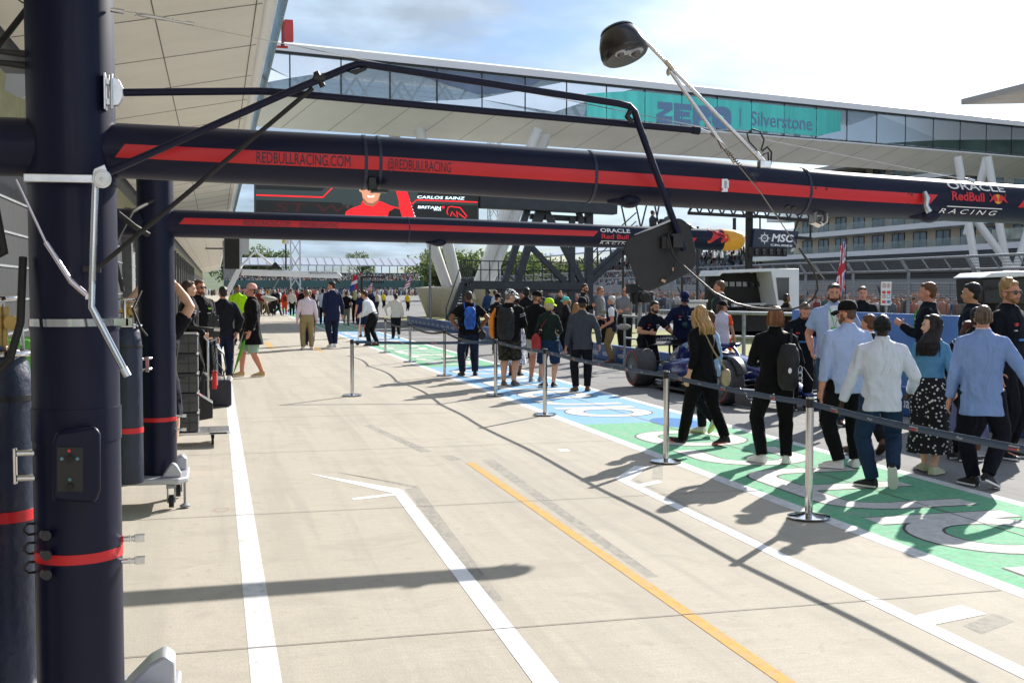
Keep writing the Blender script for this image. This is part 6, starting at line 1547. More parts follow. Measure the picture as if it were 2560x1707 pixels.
# ---- gas bottles with navy covers
def bottle(label, X, Y, z0, r, hgt, band, valve=True):
    t = thing('gas_bottle', label, 'gas bottle', (X, Y, z0), 0, 'covered gas bottles on the gantry trolleys')
    mb = MB(); mb.lathe([(r * .96, 0), (r, .02), (r, hgt * .80), (r * .97, hgt * .84), (r * .86, hgt * .90), (r * .62, hgt * .94), (r * .3, hgt * .95)], (0, 0, 0), 36); c = mb.build('cover', NAVYSOFT, t, smooth=True)
    mb = MB(); mb.lathe([(r * .95, band - .022), (r + .004, band - .022), (r + .004, band + .022), (r * .95, band + .022)], (0, 0, 0), 36); mb.build('red_band', RED, c, smooth=True)
    mb = MB(); mb.lathe([(r * .95, hgt * .80), (r + .004, hgt * .80), (r + .004, hgt * .815), (r * .95, hgt * .815)], (0, 0, 0), 36); mb.build('seam', BLACK, c, smooth=True)
    if valve:
        mb = MB(); mb.cyl((0, 0, hgt * .94), (0, 0, hgt + .05), .028, n=14); mb.cyl((-.06, 0, hgt + .02), (.07, 0, hgt + .02), .018, n=12); mb.cyl((0, 0, hgt + .05), (0, 0, hgt + .085), .035, n=14); mb.cyl((.05, -.03, hgt + .02), (.05, -.05, hgt + .02), .03, n=16); mb.build('valve', BRASS, t, smooth=True)
        mb = MB(); 
        for a in (0, 1.6, 3.2, 4.7): mb.path([(r * .7 * cos(a), r * .7 * sin(a), hgt * .92), (r * .6 * cos(a), r * .6 * sin(a), hgt + .12)], .008, 6)
        mb.path([(r * .6 * cos(q * .3927), r * .6 * sin(q * .3927), hgt + .12) for q in range(17)], .009, 8); mb.path([(r * .98 * cos(q * .3927), r * .98 * sin(q * .3927), hgt * .93) for q in range(17)], .012, 8); mb.build('valve_guard', STEEL, t, smooth=True)
    return t
bottle('navy covered gas bottle between the two poles, with brass valve and red strap', -.72, 9.9, .262, .122, 1.40, .44)
bottle('slim navy gas bottle half hidden behind the strapped bottle next to the second pole', -.70, 10.55, .262, .11, 1.36, .47)
bottle('large navy covered gas bottle cut off by the left picture edge, red strap low', -.92, 4.40, .262, .135, 1.28, .60)
bottle('navy gas bottle with steel collar squeezed between left edge and nearest pole', -.84, 4.95, .262, .12, 1.45, .70)
mb = MB(); 
for z in (1.28, 1.19): mb.cyl((-.70, 4.38, z), (-.62, 4.38, z), .012, n=12)
mb.box((-.705, 4.38, 1.235), (.012, .03, .13)); mb.box((-.60, 4.38, 1.235), (.05, .05, .12)); o = mb.build('bottle_clamp', STEEL, bevel=.003); tag(o, 'polished steel clamp between left edge gas bottle and nearest navy pole', 'clamp')
mb = MB()
for z in (1.28, 1.19): mb.cyl((-.61, 9.98, z), (-.54, 10.1, z), .014, n=12)
mb.box((-.565, 10.0, 1.235), (.03, .03, .13)); o = mb.build('bottle_clamp', STEEL, bevel=.003); tag(o, 'polished steel clamp between the middle gas bottle and second navy pole', 'clamp')
for i, (pts, r, lab) in enumerate((([(-.75, 4.35, 2.15), (-.72, 4.33, 2.0), (-.86, 4.3, 1.92), (-1.1, 4.3, 1.9)], .018, 'thick black hose looping from under the boom towards left edge'),
                          ([(-.66, 4.35, 1.98), (-.665, 4.3, 1.75), (-.70, 4.28, 1.62), (-.78, 4.28, 1.54), (-.9, 4.3, 1.5)], .014, 'black hose hanging beside the nearest pole down to the left bottle valve'),
                          ([(-.64, 4.5, 2.9), (-.8, 4.6, 2.72), (-1.0, 4.7, 2.55), (-1.3, 5, 2.4)], .012, 'black cable slanting past the canopy lamp at upper left'))):
    mb = MB(); mb.path(pts, r, 10); o = mb.build('hose', BLACKM, smooth=True); tag(o, lab, 'hose')
mb = MB(); mb.cyl((0, 0, 0), (0, 0, -.03), .06, n=24); mb.cyl((0, 0, -.03), (0, 0, -.05), .035, n=20); mb.prism([(-.08, .08), (.10, .08), (.10, -.02), (.02, -.10), (-.08, -.04)], lambda u, v, w: V((u, v, w)), .01); o = mb.build('canopy_lamp', SILVER, bevel=.003); o.location = at(52, 215, 6.8); o.rotation_euler = (radians(55), 0, 0); tag(o, 'round grey lamp fitting on the canopy at upper left beside the pole', 'lamp')
for i, (pts, r, lab) in enumerate((([(-.50, 10.2, 2.62), (-.66, 9.9, 2.5), (-.80, 9.7, 2.2), (-.74, 9.85, 1.85)], .016, 'black hose curving from the second pole down to the strapped bottle valve'),
        ([(-.52, 9.6, 2.30), (-.62, 9.5, 2.36), (-.74, 9.5, 2.46)], .022, 'navy sleeved hose end sticking out under the near boom beside the second pole'),
        ([(-.60, 9.95, 1.85), (-.66, 9.8, 1.70), (-.60, 9.75, 1.55), (-.56, 9.9, 1.48)], .010, 'thin black hose looped round the brass valve of the strapped bottle'))):
    mb = MB(); q_ = []
    for a_, b_ in zip(pts, pts[1:]): q_ += [V(a_).lerp(V(b_), k / 4) for k in range(4)]
    mb.path(q_ + [V(pts[-1])], r, 10); o = mb.build('hose', BLACKM, smooth=True); tag(o, lab, 'hose')
# ---- crates, trolleys and cases beside the second pole
cs = thing('crate_stack_dolly', 'flat silver dolly plate carrying the stack of grey crates', 'dolly', (-.36, 14.3, 0))
mb = MB(); mb.box((.1, 0, .145), (.75, .6, .03)); mb.box((.38, -.05, .15), (.24, .5, .045)); mb.build('plate', ALU, cs, bevel=.006)
for x, y in ((-.2, -.22), (.3, -.22), (-.2, .22), (.3, .22)):
    mb = MB(); mb.cyl((x - .015, y, .05), (x + .015, y, .05), .05, n=16); mb.box((x, y, .11), (.04, .04, .05)); mb.build('castor', RUBBER, cs, smooth=True)
GREYC = mat('crate_grey', (.075, .077, .08), .55, var=.15)
for k in range(5):
    z = .165 + k * .235
    t = thing('stacking_crate', ('grey plastic crate at the bottom of the stack beside the second pole', 'second grey plastic crate from the bottom of the stack', 'middle grey plastic crate of the tall stack', 'grey plastic crate just below the stack\'s top one', 'topmost grey plastic crate with black gear on it')[k], 'crate', (-.42, 14.3, z), 0, 'stacked grey crates')
    mb = MB(); mb.box((0, 0, .115), (.40, .60, .225)); mb.build('tub', GREYC, t, bevel=.012)
    mb = MB()
    for x in (-.1, .1): mb.box((x, -.302, .11), (.012, .012, .2))
    mb.box((0, -.303, .205), (.40, .014, .02)); mb.box((0, -.303, .115), (.39, .01, .012)); mb.box((.203, 0, .205), (.014, .60, .02)); mb.box((0, -.308, .17), (.11, .012, .022)); mb.build('rib', mat('crate_rib', (.045, .046, .05), .6), t, bevel=.003)
mb = MB(); mb.ell((-.48, 14.2, 1.40), (.12, .2, .05)); mb.path([(-.52, 14.1, 1.40), (-.42, 14.05, 1.46), (-.34, 14.1, 1.40)], .02, 8); mb.path([(-.38, 14.05, 1.42), (-.02, 14.05, 1.385)], .018, 10); o = mb.build('gear_bag', BLACKM, smooth=2); tag(o, 'black soft gear bag and navy bar lying on top of the crate stack', 'bag')
mb = MB(); mb.cyl((-.03, 14.05, 1.386), (.04, 14.05, 1.38), .024, n=14); o = mb.build('bar_end', STEEL, smooth=True); tag(o, 'bright metal end piece of the navy bar on the crate stack', 'bar')
rt_ = thing('gas_trolley', 'upright chrome gas regulator trolley with gauges and looped hoses', 'trolley', (-.10, 18.4, 0))
mb = MB(); mb.path([(-.03, 0, .1), (-.03, 0, 1.05), (-.08, 0, 1.12)], .018, 10); mb.path([(.10, .1, .35), (.10, .1, 1.1)], .016, 10); mb.path([(-.03, 0, 1.05), (.10, .1, 1.08)], .016, 8); mb.path([(.1, 0, 1.0), (.17, -.02, .86)], .03, 8); mb.build('frame', STEEL, rt_, smooth=True)
mb = MB(); mb.cyl((-.05, 0, .07), (-.03, 0, .07), .06, n=16); mb.cyl((.04, .05, .07), (.06, .05, .07), .06, n=16); mb.build('wheel', RUBBER, rt_, smooth=True)
mb = MB(); mb.box((.06, 0, 1.28), (.16, .12, .34)); mb.cyl((.0, -.07, 1.32), (.0, -.09, 1.32), .04); mb.cyl((.1, -.07, 1.36), (.1, -.09, 1.36), .035); mb.cyl((.06, -.06, 1.42), (.06, -.06, 1.5), .02); mb.box((.06, -.07, 1.2), (.1, .04, .05)); mb.build('regulator', mat('regulator_dark', (.04, .04, .045), .3, .6), rt_, bevel=.006)
mb = MB(); mb.path([(.02, -.05, .95), (.06, -.08, .6), (.18, -.09, .5), (.24, -.08, .62), (.20, -.06, .85), (.1, -.05, .95)], .011, 8); mb.path([(.06, -.05, .95), (.10, -.08, .72), (.19, -.09, .6), (.22, -.09, .4), (.14, -.08, .32)], .010, 8); mb.build('hose_loop', BLACK, rt_, smooth=True)
mb = MB(); mb.cyl((.06, 0, .30), (.06, 0, .58), .035, n=16); mb.build('red_cylinder', RED, rt_, smooth=True)
cse = thing('hard_case', 'navy hard case standing upright beside the white line', 'case', (.10, 18.7, 0))
mb = MB(); mb.box((-.09, 0, .21), (.42, .18, .42)); mb.build('shell', mat('case_navy', (.018, .02, .04), .5, var=.2), cse, bevel=.03)
mb = MB(); mb.box((-.09, -.093, .20), (.34, .008, .32)); mb.build('lid_panel', mat('case_dark', (.012, .013, .025), .5), cse, bevel=.004)
b2 = thing('parts_box', 'black angled parts box with red sticker leaning behind the crates', 'box', (-.26, 15.6, .0))
mb = MB(); mb.prism([(-.05, .12), (.20, .16), (.20, .36), (-.05, .52)], lambda u, v, w: V((u, -.1 + w, v)), .34); mb.build('shell', BLACK, b2, bevel=.008)
mb = MB(); mb.quad((-.04, -.08, .522), (.05, -.08, .462), (.05, .1, .462), (-.04, .1, .522)); mb.build('sticker', RED, b2)
jc = thing('black_canister', 'squat black canister standing behind the chrome gas trolley', 'canister', (-.26, 20.4, 0))
mb = MB(); mb.lathe([(.12, 0), (.14, .02), (.14, .34), (.11, .40), (.05, .43)], (0, 0, 0), 24); mb.build('tank', BLACKM, jc, smooth=True)
mb = MB(); mb.path([(-.06, 0, .42), (-.05, 0, .50), (.05, 0, .50), (.06, 0, .42)], .012, 8); mb.build('handle', BLACK, jc, smooth=True)
gc = thing('green_case', 'bright green equipment case beyond the left bottles', 'case', (-1.75, 9.2, 0))
mb = MB(); mb.box((0, 0, .8), (.9, .6, 1.4)); mb.build('shell', mat('lime_green', (.12, .42, .03), .5, var=.15), gc, bevel=.03)
mb = MB(); mb.box((0, -.31, 1.1), (.5, .02, .1)); mb.build('handle', BLACK, gc)
# ================================================================ BARRIER POSTS AND BELTS
BELTM = mat('belt_navy', (.040, .070, .125), .65, var=.1, vscale=3); BELTK = mat('belt_black', (.02, .022, .022), .6)
def post(x, y, lab):
    t = thing('barrier_post', lab, 'barrier post', (x, y, 0), 0, 'chrome belt barrier posts'); return t
p0 = post(4.68, 8.36, 'nearest chrome belt barrier post, base beside the painted letters')
mb = MB(); mb.lathe([(.165, 0), (.172, .004), (.172, .012), (.150, .018), (.06, .026), (.036, .034)], (0, 0, 0), 40); mb.build('base', STEEL, p0, smooth=True)
mb = MB(); mb.cyl((0, 0, .03), (0, 0, .90), .0315, n=28); mb.build('tube', STEEL, p0, smooth=True)
mb = MB(); mb.cyl((0, 0, .90), (0, 0, .965), .034, n=28); mb.lathe([(.034, .965), (.034, .972), (.026, .979), (.004, .981)], (0, 0, 0), 28); hd = mb.build('head', BLACK, p0, smooth=True)
mb = MB(); mb.cyl((0, 0, .966), (0, 0, .984), .0325, n=28); mb.build('cap', STEEL, hd, smooth=True)
PL = [(4.70, 11.47, 'second chrome barrier post counting from the front, left of the walking blonde'), (4.71, 16.21, 'chrome barrier post in front of the woman with the red bag'), (4.74, 19.42, 'chrome barrier post beside the man in camouflage shorts'),
      (4.75, 24.1, 'chrome barrier post left of the man with the blue rucksack'), (4.78, 28.8, 'chrome barrier post seen through the side belt, on the far green letters'), (4.78, 33.2, 'farthest chrome barrier post next to the bending man'), (2.29, 19.98, 'chrome barrier post standing alone on the bare concrete'), (4.68, 4.9, None)]
for x, y, lab in PL:
    if lab is None: continue
    c = copy_tree(p0); c.location = (x, y, 0); c['label'] = lab
for i, o_ in enumerate([q for q in bpy.data.objects if q.name.startswith('barrier_post')]): o_.rotation_euler.z = i * .7
def belt(label, a, b, z0, z1, m, sag, marks=True):
    a = V(a); b = V(b); L = (b - a).length; d = (b - a) / L; a = a + d * .036; b = b - d * .036; L -= .072
    t = thing('barrier_belt', label, 'belt', tuple(a)); n = 26; hh = .048
    nn = V((-d.y, d.x, 0)); nn = nn if nn.y < 0 or (nn.y == 0) else -nn
    if nn.x > 0 and abs(nn.x) > abs(nn.y): nn = -nn
    def pt(s, v, off=0.0):
        u = s / L; z = z0 + (z1 - z0) * u - sag * 4 * u * (1 - u); w = .006 * sin(3 * pi * u)
        return d * s + V((0, 0, z + (v - .5) * hh)) + nn * (off + w)
    mb = MB(); vs = []
    for i in range(n + 1):
        for v in (0, 1):
            for o_ in (-.0009, .0009): vs.append(pt(L * i / n, v, o_))
    fs = []
    for i in range(n):
        k = i * 4; fs += [(k, k + 4, k + 6, k + 2), (k + 3, k + 7, k + 5, k + 1), (k + 2, k + 6, k + 7, k + 3), (k + 1, k + 5, k + 4, k)]
    mb.add(vs, fs); mb.build('webbing', m, t, smooth=2, recalc=False)
    if marks:
        mbw, mbr = MB(), MB(); s = L - .30; k = 0
        while s > .25:
            if k % 2 == 0:
                lettering(mbw, 'ORACLE', .016, lambda u, v: pt(s - u, .55 + v / hh, .0022), width=.10, offset=.0004); lettering(mbr, 'RedBull', .016, lambda u, v: pt(s - u, .16 + v / hh, .0022), width=.07, offset=.0006)
                mbr.add([pt(s - .075 - .013 * (1 + cos(q)), .30 + .13 * sin(q), .0022) for q in [j * .7 for j in range(9)]], [tuple(range(9))], 1)
            else: lettering(mbw, 'flags', .024, lambda u, v: pt(s - u, .3 + v / hh, .0022), width=.07, shear=.3)
            s -= .52; k += 1
        mbw.build('white_print', mat('belt_print', (.55, .57, .6), .6), t, recalc=False); mbr.build('red_print', [REDTXT, YELLOW], t, recalc=False)
    return t
hz = .935
belt('navy printed barrier belt running from the nearest post out of the right picture edge', (4.68, 4.9, 0), (4.68, 8.36, 0), hz, hz, BELTM, .035)
belt('navy printed barrier belt between the two nearest posts', (4.68, 8.36, 0), (4.70, 11.47, 0), hz, hz, BELTM, .02)
belt('navy printed barrier belt crossing in front of the racing car rear tyre', (4.70, 11.47, 0), (4.71, 16.21, 0), hz, hz, BELTM, .03)
belt('navy printed barrier belt in front of the camouflage shorts and bare legs', (4.71, 16.21, 0), (4.74, 19.42, 0), hz, hz, BELTM, .02)
belt('navy printed barrier belt stretched sideways from the lone post on the concrete', (4.74, 19.42, 0), (2.29, 19.98, 0), hz, hz, BELTM, .02)
belt('black sagging barrier belt behind the man with the blue rucksack', (4.75, 24.1, 0), (4.74, 19.42, 0), hz, hz, BELTK, .09, False)
belt('black sagging barrier belt over the far green letters', (4.75, 24.1, 0), (4.78, 28.8, 0), hz, hz, BELTK, .10, False)
belt('black sagging barrier belt at the far end of the row of posts', (4.78, 28.8, 0), (4.78, 33.2, 0), hz, hz, BELTK, .10, False)
# ================================================================ RACING CAR
CARX, CARY = 8.68, 20.55
def racing_car(label, X, Y, rz, detail=True):
    t = thing('racing_car', label, 'racing car', (X, Y, 0), rz)
    BLUE = mat('car_blue', (.007, .022, .17), .22, coat=.6, var=.15, vscale=2); NV = mat('car_navy', (.008, .011, .03), .25, coat=.5); CB = mat('carbon', (.012, .012, .013), .35, var=.3, vscale=30)
    SKYB = mat('car_sky_blue', (.10, .36, .62), .3, coat=.4); ORG = mat('car_orange', (.65, .30, .08), .35, coat=.3); WH = mat('car_white', (.75, .75, .76), .35)
    TY = mat('tyre', (.034, .034, .035), .6, col2=(.062, .060, .058), vscale=7, bump=.15, bscale=50)
    X_, Z_ = V((1, 0, 0)), V((0, 0, 1))
    def body(name, secs, m, k=2.6, n=20, par=t):
        mb = MB(); loft(mb, [(V((c, y, z)), X_, Z_, w, h) for (y, c, z, w, h) in secs], n, k=k); return mb.build(name, m, par, smooth=2)
    nose = body('nose', [(4.78, 0, .22, .05, .02), (4.70, 0, .24, .09, .045), (4.3, 0, .33, .115, .075), (3.8, 0, .42, .15, .11), (3.2, 0, .49, .20, .15), (2.6, 0, .53, .25, .18), (2.35, 0, .53, .28, .20)], BLUE)
    tub = body('monocoque', [(2.36, 0, .46, .28, .26), (2.0, 0, .44, .33, .27), (1.6, 0, .44, .36, .28), (1.2, 0, .46, .34, .30)], BLUE)
    mb = MB(); loft(mb, [(V((0, 1.72, .705)), X_, V((0, 1, 0)), .24, .42), (V((0, 1.70, .735)), X_, V((0, 1, 0)), .26, .44)], 20, k=2.4); mb.build('cockpit_rim', BLACK, tub, smooth=2)
    cov = body('engine_cover', [(1.52, 0, .86, .10, .12), (1.40, 0, .84, .15, .16), (1.15, 0, .78, .19, .22), (.8, 0, .70, .20, .26), (.3, 0, .60, .17, .24), (-.1, 0, .52, .12, .18), (-.38, 0, .46, .06, .10)], BLUE, k=2.1)
    mb = MB(); mb.add([(0.006, 1.2, .98), (.006, -.2, .70), (.006, -.15, .55), (.006, 1.1, .8), (-.006, 1.2, .98), (-.006, -.2, .70), (-.006, -.15, .55), (-.006, 1.1, .8)], [(0, 1, 2, 3), (7, 6, 5, 4), (0, 4, 5, 1), (1, 5, 6, 2)]); mb.build('shark_fin', BLUE, cov)
    mb = MB(); mb.prism([(1.30, .86), (1.0, .90), (.55, .80), (.75, .74), (1.1, .76)], lambda u, v, w: V((.185 + w, u, v)), .006); mb.build('sky_blue_flash', SKYB, cov)
    mb = MB(); mb.prism([(1.22, .845), (.95, .875), (.68, .80), (.95, .80)], lambda u, v, w: V((.192 + w, u, v)), .004); mb.build('orange_flash', ORG, cov)
    mb = MB(); lettering(mb, '6', .17, lambda a, b: V((.162 - b * .25, .20 + a, .66 + b)), offset=.004, shear=.2); mb.build('race_number', WH, cov)
    for s in (-1, 1):
        sp = body('sidepod', [(2.12, s * .48, .46, .17, .13), (2.05, s * .50, .46, .22, .17), (1.6, s * .52, .44, .25, .19), (1.1, s * .50, .39, .23, .19), (.6, s * .43, .31, .20, .15), (.15, s * .33, .24, .13, .09), (-.05, s * .28, .2, .06, .05)], BLUE, k=3)
        mb = MB(); mb.box((s * .5, 2.125, .46), (.30, .03, .16)); mb.build('air_inlet', BLACK, sp)
        mb = MB(); mb.prism([(1.5, .20), (.2, .16), (.3, .24), (1.2, .34), (1.6, .36)], lambda u, v, w: V((s * (.755 - .10 * max(0, (1.2 - u))) + w * s, u, v)), .004); mb.build('lower_panel', CB, sp)
        mb = MB(); mb.path([(s * .30, 2.15, .66), (s * .52, 2.2, .74)], .012, 6); mb.ell((s * .58, 2.2, .75), (.11, .06, .055)); mb.build('mirror', BLUE, t, smooth=2)
    fl = MB(); fl.prism([(-.75, 2.3), (-.80, 1.0), (-.72, .35), (-.45, .25), (-.45, -.45), (.45, -.45), (.45, .25), (.72, .35), (.80, 1.0), (.75, 2.3), (.4, 2.7), (-.4, 2.7)], lambda u, v, w: V((u, v, .045 + w)), .05); fl.build('floor', CB, t, bevel=.008)
    mb = MB(); 
    for s in (-1, 1):
        for q in range(4): mb.prism([(2.6, .06), (2.05, .06), (2.0, .24), (2.55, .20)], lambda u, v, w: V((s * (.36 + q * .11) + w, u, v)), .008)
    mb.build('floor_fence', CB, t)
    mb = MB(); mb.path([(0, 2.48, .66), (0, 2.30, .80), (0, 2.16, .865)], [.03, .026, .035], 10)
    for s in (-1, 1): mb.path([(0, 2.18, .865), (s * .12, 2.14, .875), (s * .25, 1.98, .88), (s * .30, 1.72, .87), (s * .30, 1.45, .83), (s * .27, 1.25, .74)], .036, 12)
    mb.build('halo', BLUE, t, smooth=True)
    mb = MB(); mb.cyl((.02, 2.28, .90), (.02, 2.18, .90), .04, n=14); mb.cyl((.02, 1.4, 1.02), (.02, 1.28, 1.02), .045, n=14); mb.build('roll_hoop_camera', CB, t, smooth=True)
    # wheels
    for (x, y, w, nm) in ((-.80, 0, .405, 'r'), (.80, 0, .405, 'r'), (-.83, 3.6, .305, 'f'), (.83, 3.6, .305, 'f')):
        R = M.Rotation(pi / 2, 3, 'Y'); h = w / 2; s = 1 if x > 0 else -1
        mb = MB(); mb.lathe([(.235, -h * .82), (.29, -h * 1.0), (.335, -h * .93), (.352, -h * .80), (.360, -h * .5), (.361, 0), (.360, h * .5), (.352, h * .80), (.335, h * .93), (.29, h * 1.0), (.235, h * .82)], (x, y, .361), 48, R=R)
        wh = mb.build('wheel', TY, t, smooth=True)
        mb = MB()
        for a in (0, 1):
            stroke(mb, [(.315 * cos(radians(q)), .315 * sin(radians(q))) for q in range(10 + 180 * a, 165 + 180 * a, 6)], .016, lambda u, v: V((x + s * (h * .985), y + u, .361 + v)))
        mb.build('red_ring', mat('tyre_red', (.55, .03, .03), .6), wh, recalc=False)
        mb = MB(); mb.lathe([(.24, 0), (.235, .012), (.14, .03), (.06, .022), (.01, .02)], (x + s * h * .80, y, .361), 36, R=M.Rotation(s * pi / 2, 3, 'Y')); mb.build('wheel_cover', mat('wheel_cover_grey', (.045, .055, .06), .4, var=.2), wh, smooth=True)
        mb = MB(); mb.lathe([(.06, .0), (.055, .035), (.01, .04)], (x + s * h * .84, y, .361), 20, R=M.Rotation(s * pi / 2, 3, 'Y')); mb.build('wheel_nut', GALV, wh, smooth=True)
        if nm == 'f':
            mb = MB(); n = 14
            for r0 in (.40, .415):
                pass
            vs = []
            for i in range(n + 1):
                a = radians(20 + 130 * i / n)
                for xx in (x - s * .17, x + s * .02):
                    vs.append(V((xx, y + .40 * cos(a), .361 + .40 * sin(a)))); vs.append(V((xx, y + .412 * cos(a), .361 + .412 * sin(a))))
            fs = []
            for i in range(n):
                k = i * 4; fs += [(k, k + 4, k + 6, k + 2), (k + 1, k + 3, k + 7, k + 5), (k, k + 1, k + 5, k + 4), (k + 2, k + 6, k + 7, k + 3)]
            mb.add(vs, fs); mb.build('wheel_arch', CB, t, smooth=2)
    mb = MB()
    for s in (-1, 1):
        for a, b in (((.22, 3.35, .50), (.68, 3.58, .46)), ((.2, 3.0, .5), (.68, 3.56, .46)), ((.2, 3.4, .30), (.68, 3.6, .26)), ((.22, 2.9, .3), (.68, 3.58, .26)), ((.2, 3.5, .4), (.68, 3.66, .36)),
                     ((.12, .25, .50), (.62, .0, .46)), ((.12, -.2, .48), (.62, -.02, .46)), ((.12, .35, .28), (.62, .02, .26)), ((.12, -.2, .24), (.62, 0, .26)), ((.1, .1, .3), (.6, .05, .5))):
            mb.path([(s * a[0], a[1], a[2]), (s * b[0], b[1], b[2])], .014, 6, squash=.6)
    mb.build('suspension', CB, t, smooth=True)
    # rear wing
    mb = MB()
    for (y0, z0, c, th) in ((-.42, .80, .26, .03), (-.52, .86, .16, .02)):
        n = 22; rr = []
        for i in range(n + 1):
            u = -1 + 2 * i / n; xx = .56 * u; dz = -.30 * max(0, (abs(u) - .88) / .12) ** 2 * .5
            rr.append((V((xx, y0, z0 + dz)), V((0, 1, -.35 if c > .2 else -.9)).normalized(), V((0, .35, 1)).normalized(), c / 2, th / 2))
        loft(mb, rr, 12, k=2)
    rw = mb.build('rear_wing', CB, t, smooth=2)
    for s in (-1, 1):
        mb = MB(); mb.prism([(-.25, .40), (-.62, .42), (-.66, .70), (-.64, .90), (-.58, .95), (-.36, .92), (-.24, .80), (-.22, .6)], lambda u, v, w: V((s * (.555 + w), u, v)), .014); mb.build('endplate', CB, rw, bevel=.004)
    mb = MB(); fl_ = lambda a, b: V((.50 - a, -.425 + .0 - b * .45, .865 + b * .80))
    lettering(mb, 'WILLIAMS', .105, fl_, width=.56); mb.build('wing_lettering', WH, rw, recalc=False)
    mb = MB(); lettering(mb, 'RACING', .085, lambda a, b: fl_(a + .64, b), width=.34); mb.build('wing_lettering', SKYB, rw, recalc=False)
    mb = MB(); mb.prism([(.54, 0), (-.54, 0), (-.54, 1), (.54, 1)], lambda u, v, w: V((u, -.42 - v * .055 - w, .855 + v * .10)), .008); mb.build('flap', CB, rw)
    mb = MB(); mb.path([(0, -.3, .46), (0, -.46, .62), (0, -.45, .80)], .022, 8); mb.box((0, -.62, .36), (.09, .12, .09)); mb.box((0, -.5, .42), (.9, .12, .02)); mb.build('wing_pillar', CB, t, bevel=.004)
    mb = MB(); mb.box((0, -.15, .30), (.40, .5, .28)); mb.ell((0, -.35, .52), (.05, .08, .05)); mb.build('gearbox', mat('gearbox_metal', (.10, .10, .10), .4, .6, var=.4, vscale=14), t, bevel=.03)
    # front wing
    mb = MB()
    for (y0, z0, c, sag) in ((4.72, .14, .20, .02), (4.58, .19, .14, .03), (4.46, .235, .12, .03), (4.35, .275, .11, .03)):
        rr = []
        for i in range(21):
            u = -1 + i / 10; xx = .96 * u; z = z0 + .05 * u * u - .02
            rr.append((V((xx, y0 - .16 * abs(u), z)), V((0, 1, -.25)).normalized(), V((0, .25, 1)).normalized(), c / 2 * (1 - .2 * abs(u)), .008))
        loft(mb, rr, 10, k=2)
    fw = mb.build('front_wing', mat('front_wing_dark', (.03, .032, .04), .2, coat=.6), t, smooth=2)
    for s in (-1, 1):
        mb = MB(); mb.prism([(4.70, .06), (4.16, .06), (4.12, .30), (4.30, .33), (4.62, .16)], lambda u, v, w: V((s * (.955 + w), u, v)), .012); mb.build('endplate', CB, fw, bevel=.003)
    return t
racing_car('dark blue open-wheel racing car pushed along the pit lane towards the camera', CARX, CARY, pi + radians(2.0))
# tail of a second car leaving the frame
tt = thing('tyre_trolley', 'low black wheeled trolley with a white wheel at the right edge under the blue board', 'trolley', (8.9, 10.2, 0))
mb = MB(); mb.box((.3, 0, .11), (.9, .35, .04)); mb.path([(-.15, -.05, .10), (.5, -.05, .14)], .02, 8); mb.build('deck', BLACK, tt, bevel=.008)
mb = MB(); mb.cyl((.02, -.2, .10), (.02, -.15, .10), .09, n=24); mb.build('wheel', WHITEP, tt, smooth=True)
mb = MB(); mb.cyl((-.1, -.2, .06), (-.1, -.15, .06), .06, n=20); mb.build('castor', RUBBER, tt, smooth=True)
mb = MB(); mb.path([(.15, 0, .12), (-.12, .05, .95)], .02, 10); mb.path([(.35, 0, .12), (.02, .05, .95)], .02, 10); mb.path([(-.12, .05, .95), (.02, .05, .95)], .02, 10); mb.build('push_handle', ALU, tt, smooth=True)
# ================================================================ THE PEOPLE IN THE PHOTOGRAPH
def view_az(px): return 14.54 + math.degrees(math.atan((px - 1280) / 2850))
def P(label, foot, tp_, rel, D=None, hmax=2.08, hmin=1.52, **kw):
    p = dp(foot[0], 721, D) if D else gp(*foot)
    h = kw.pop('h', None) or max(hmin, min(hmax, at(foot[0], tp_, p.y).z))
    return person(label, p.x, p.y, view_az(foot[0]) + rel, h, **kw)
PALE, TAN, MIDB, DARK, RUDDY = 'd9a98c', 'c08c6a', '8a5a3c', '3d261a', 'cf8f74'
WALK = dict(lf=(-.05, .13, 0, -6, -10), rf=(.05, -.14, .02, 8, 38))
WALK2 = dict(lf=(-.05, -.13, .02, -8, 36), rf=(.05, .12, 0, 6, -8))
# ---- near right
b, F1 = P('man in light blue blazer and dark trousers seen from behind at the right edge', (2450, 1217), 758, 2, skin=RUDDY, top=('blazer', '8299c8'), bot=('trousers', '11131d'), shoes=('0d0d0f', 'e6e6e6'), hair=('buzz', '6b5848'), inner='e8c8c8', lod=0,
          rh=(.265, -.02, .52), lh=(-.165, .03, .475), lf=(-.045, .06, 0, -42, 0), rf=(.035, -.06, .01, 32, 22), head=(-4, 0, 0), g=1.05)
b, F2 = P('man in white shirt and blue jeans with shaved head walking away behind the barrier belt', (2200, 1221), 781, -4, skin=DARK, top=('untucked', 'd6dae4'), bot=('trousers', '22364f'), shoes=('121212', 'e3e0d4'), hair=('buzz', '0c0a09'), lod=0,
          lh=(-.215, .02, .475), rh=(.16, .09, .55), lf=(-.05, .06, 0, -55, 0), rf=(.05, -.13, .045, 12, 62), g=1.08, head=(8, 0, 0))
b, F3 = P('man in light blue shirt, black cap and red-white trainers holding a phone at his side', (2115, 1168), 751, -24, skin=RUDDY, top=('rolled', 'a9b8da'), bot=('trousers', '0d0d10'), shoes=('e6e0dc', 'f0f0f0'), hair=('buzz', '6a4a34'), cap=('0f0f11',), beard='7a5238', lod=0,
          lh=(-.165, .0, .45), rh=(.14, .12, .55), lf=(-.06, .0, 0, -50, 0), rf=(.07, .03, 0, 12, 0), head=(-42, 4, 0), g=1.12)
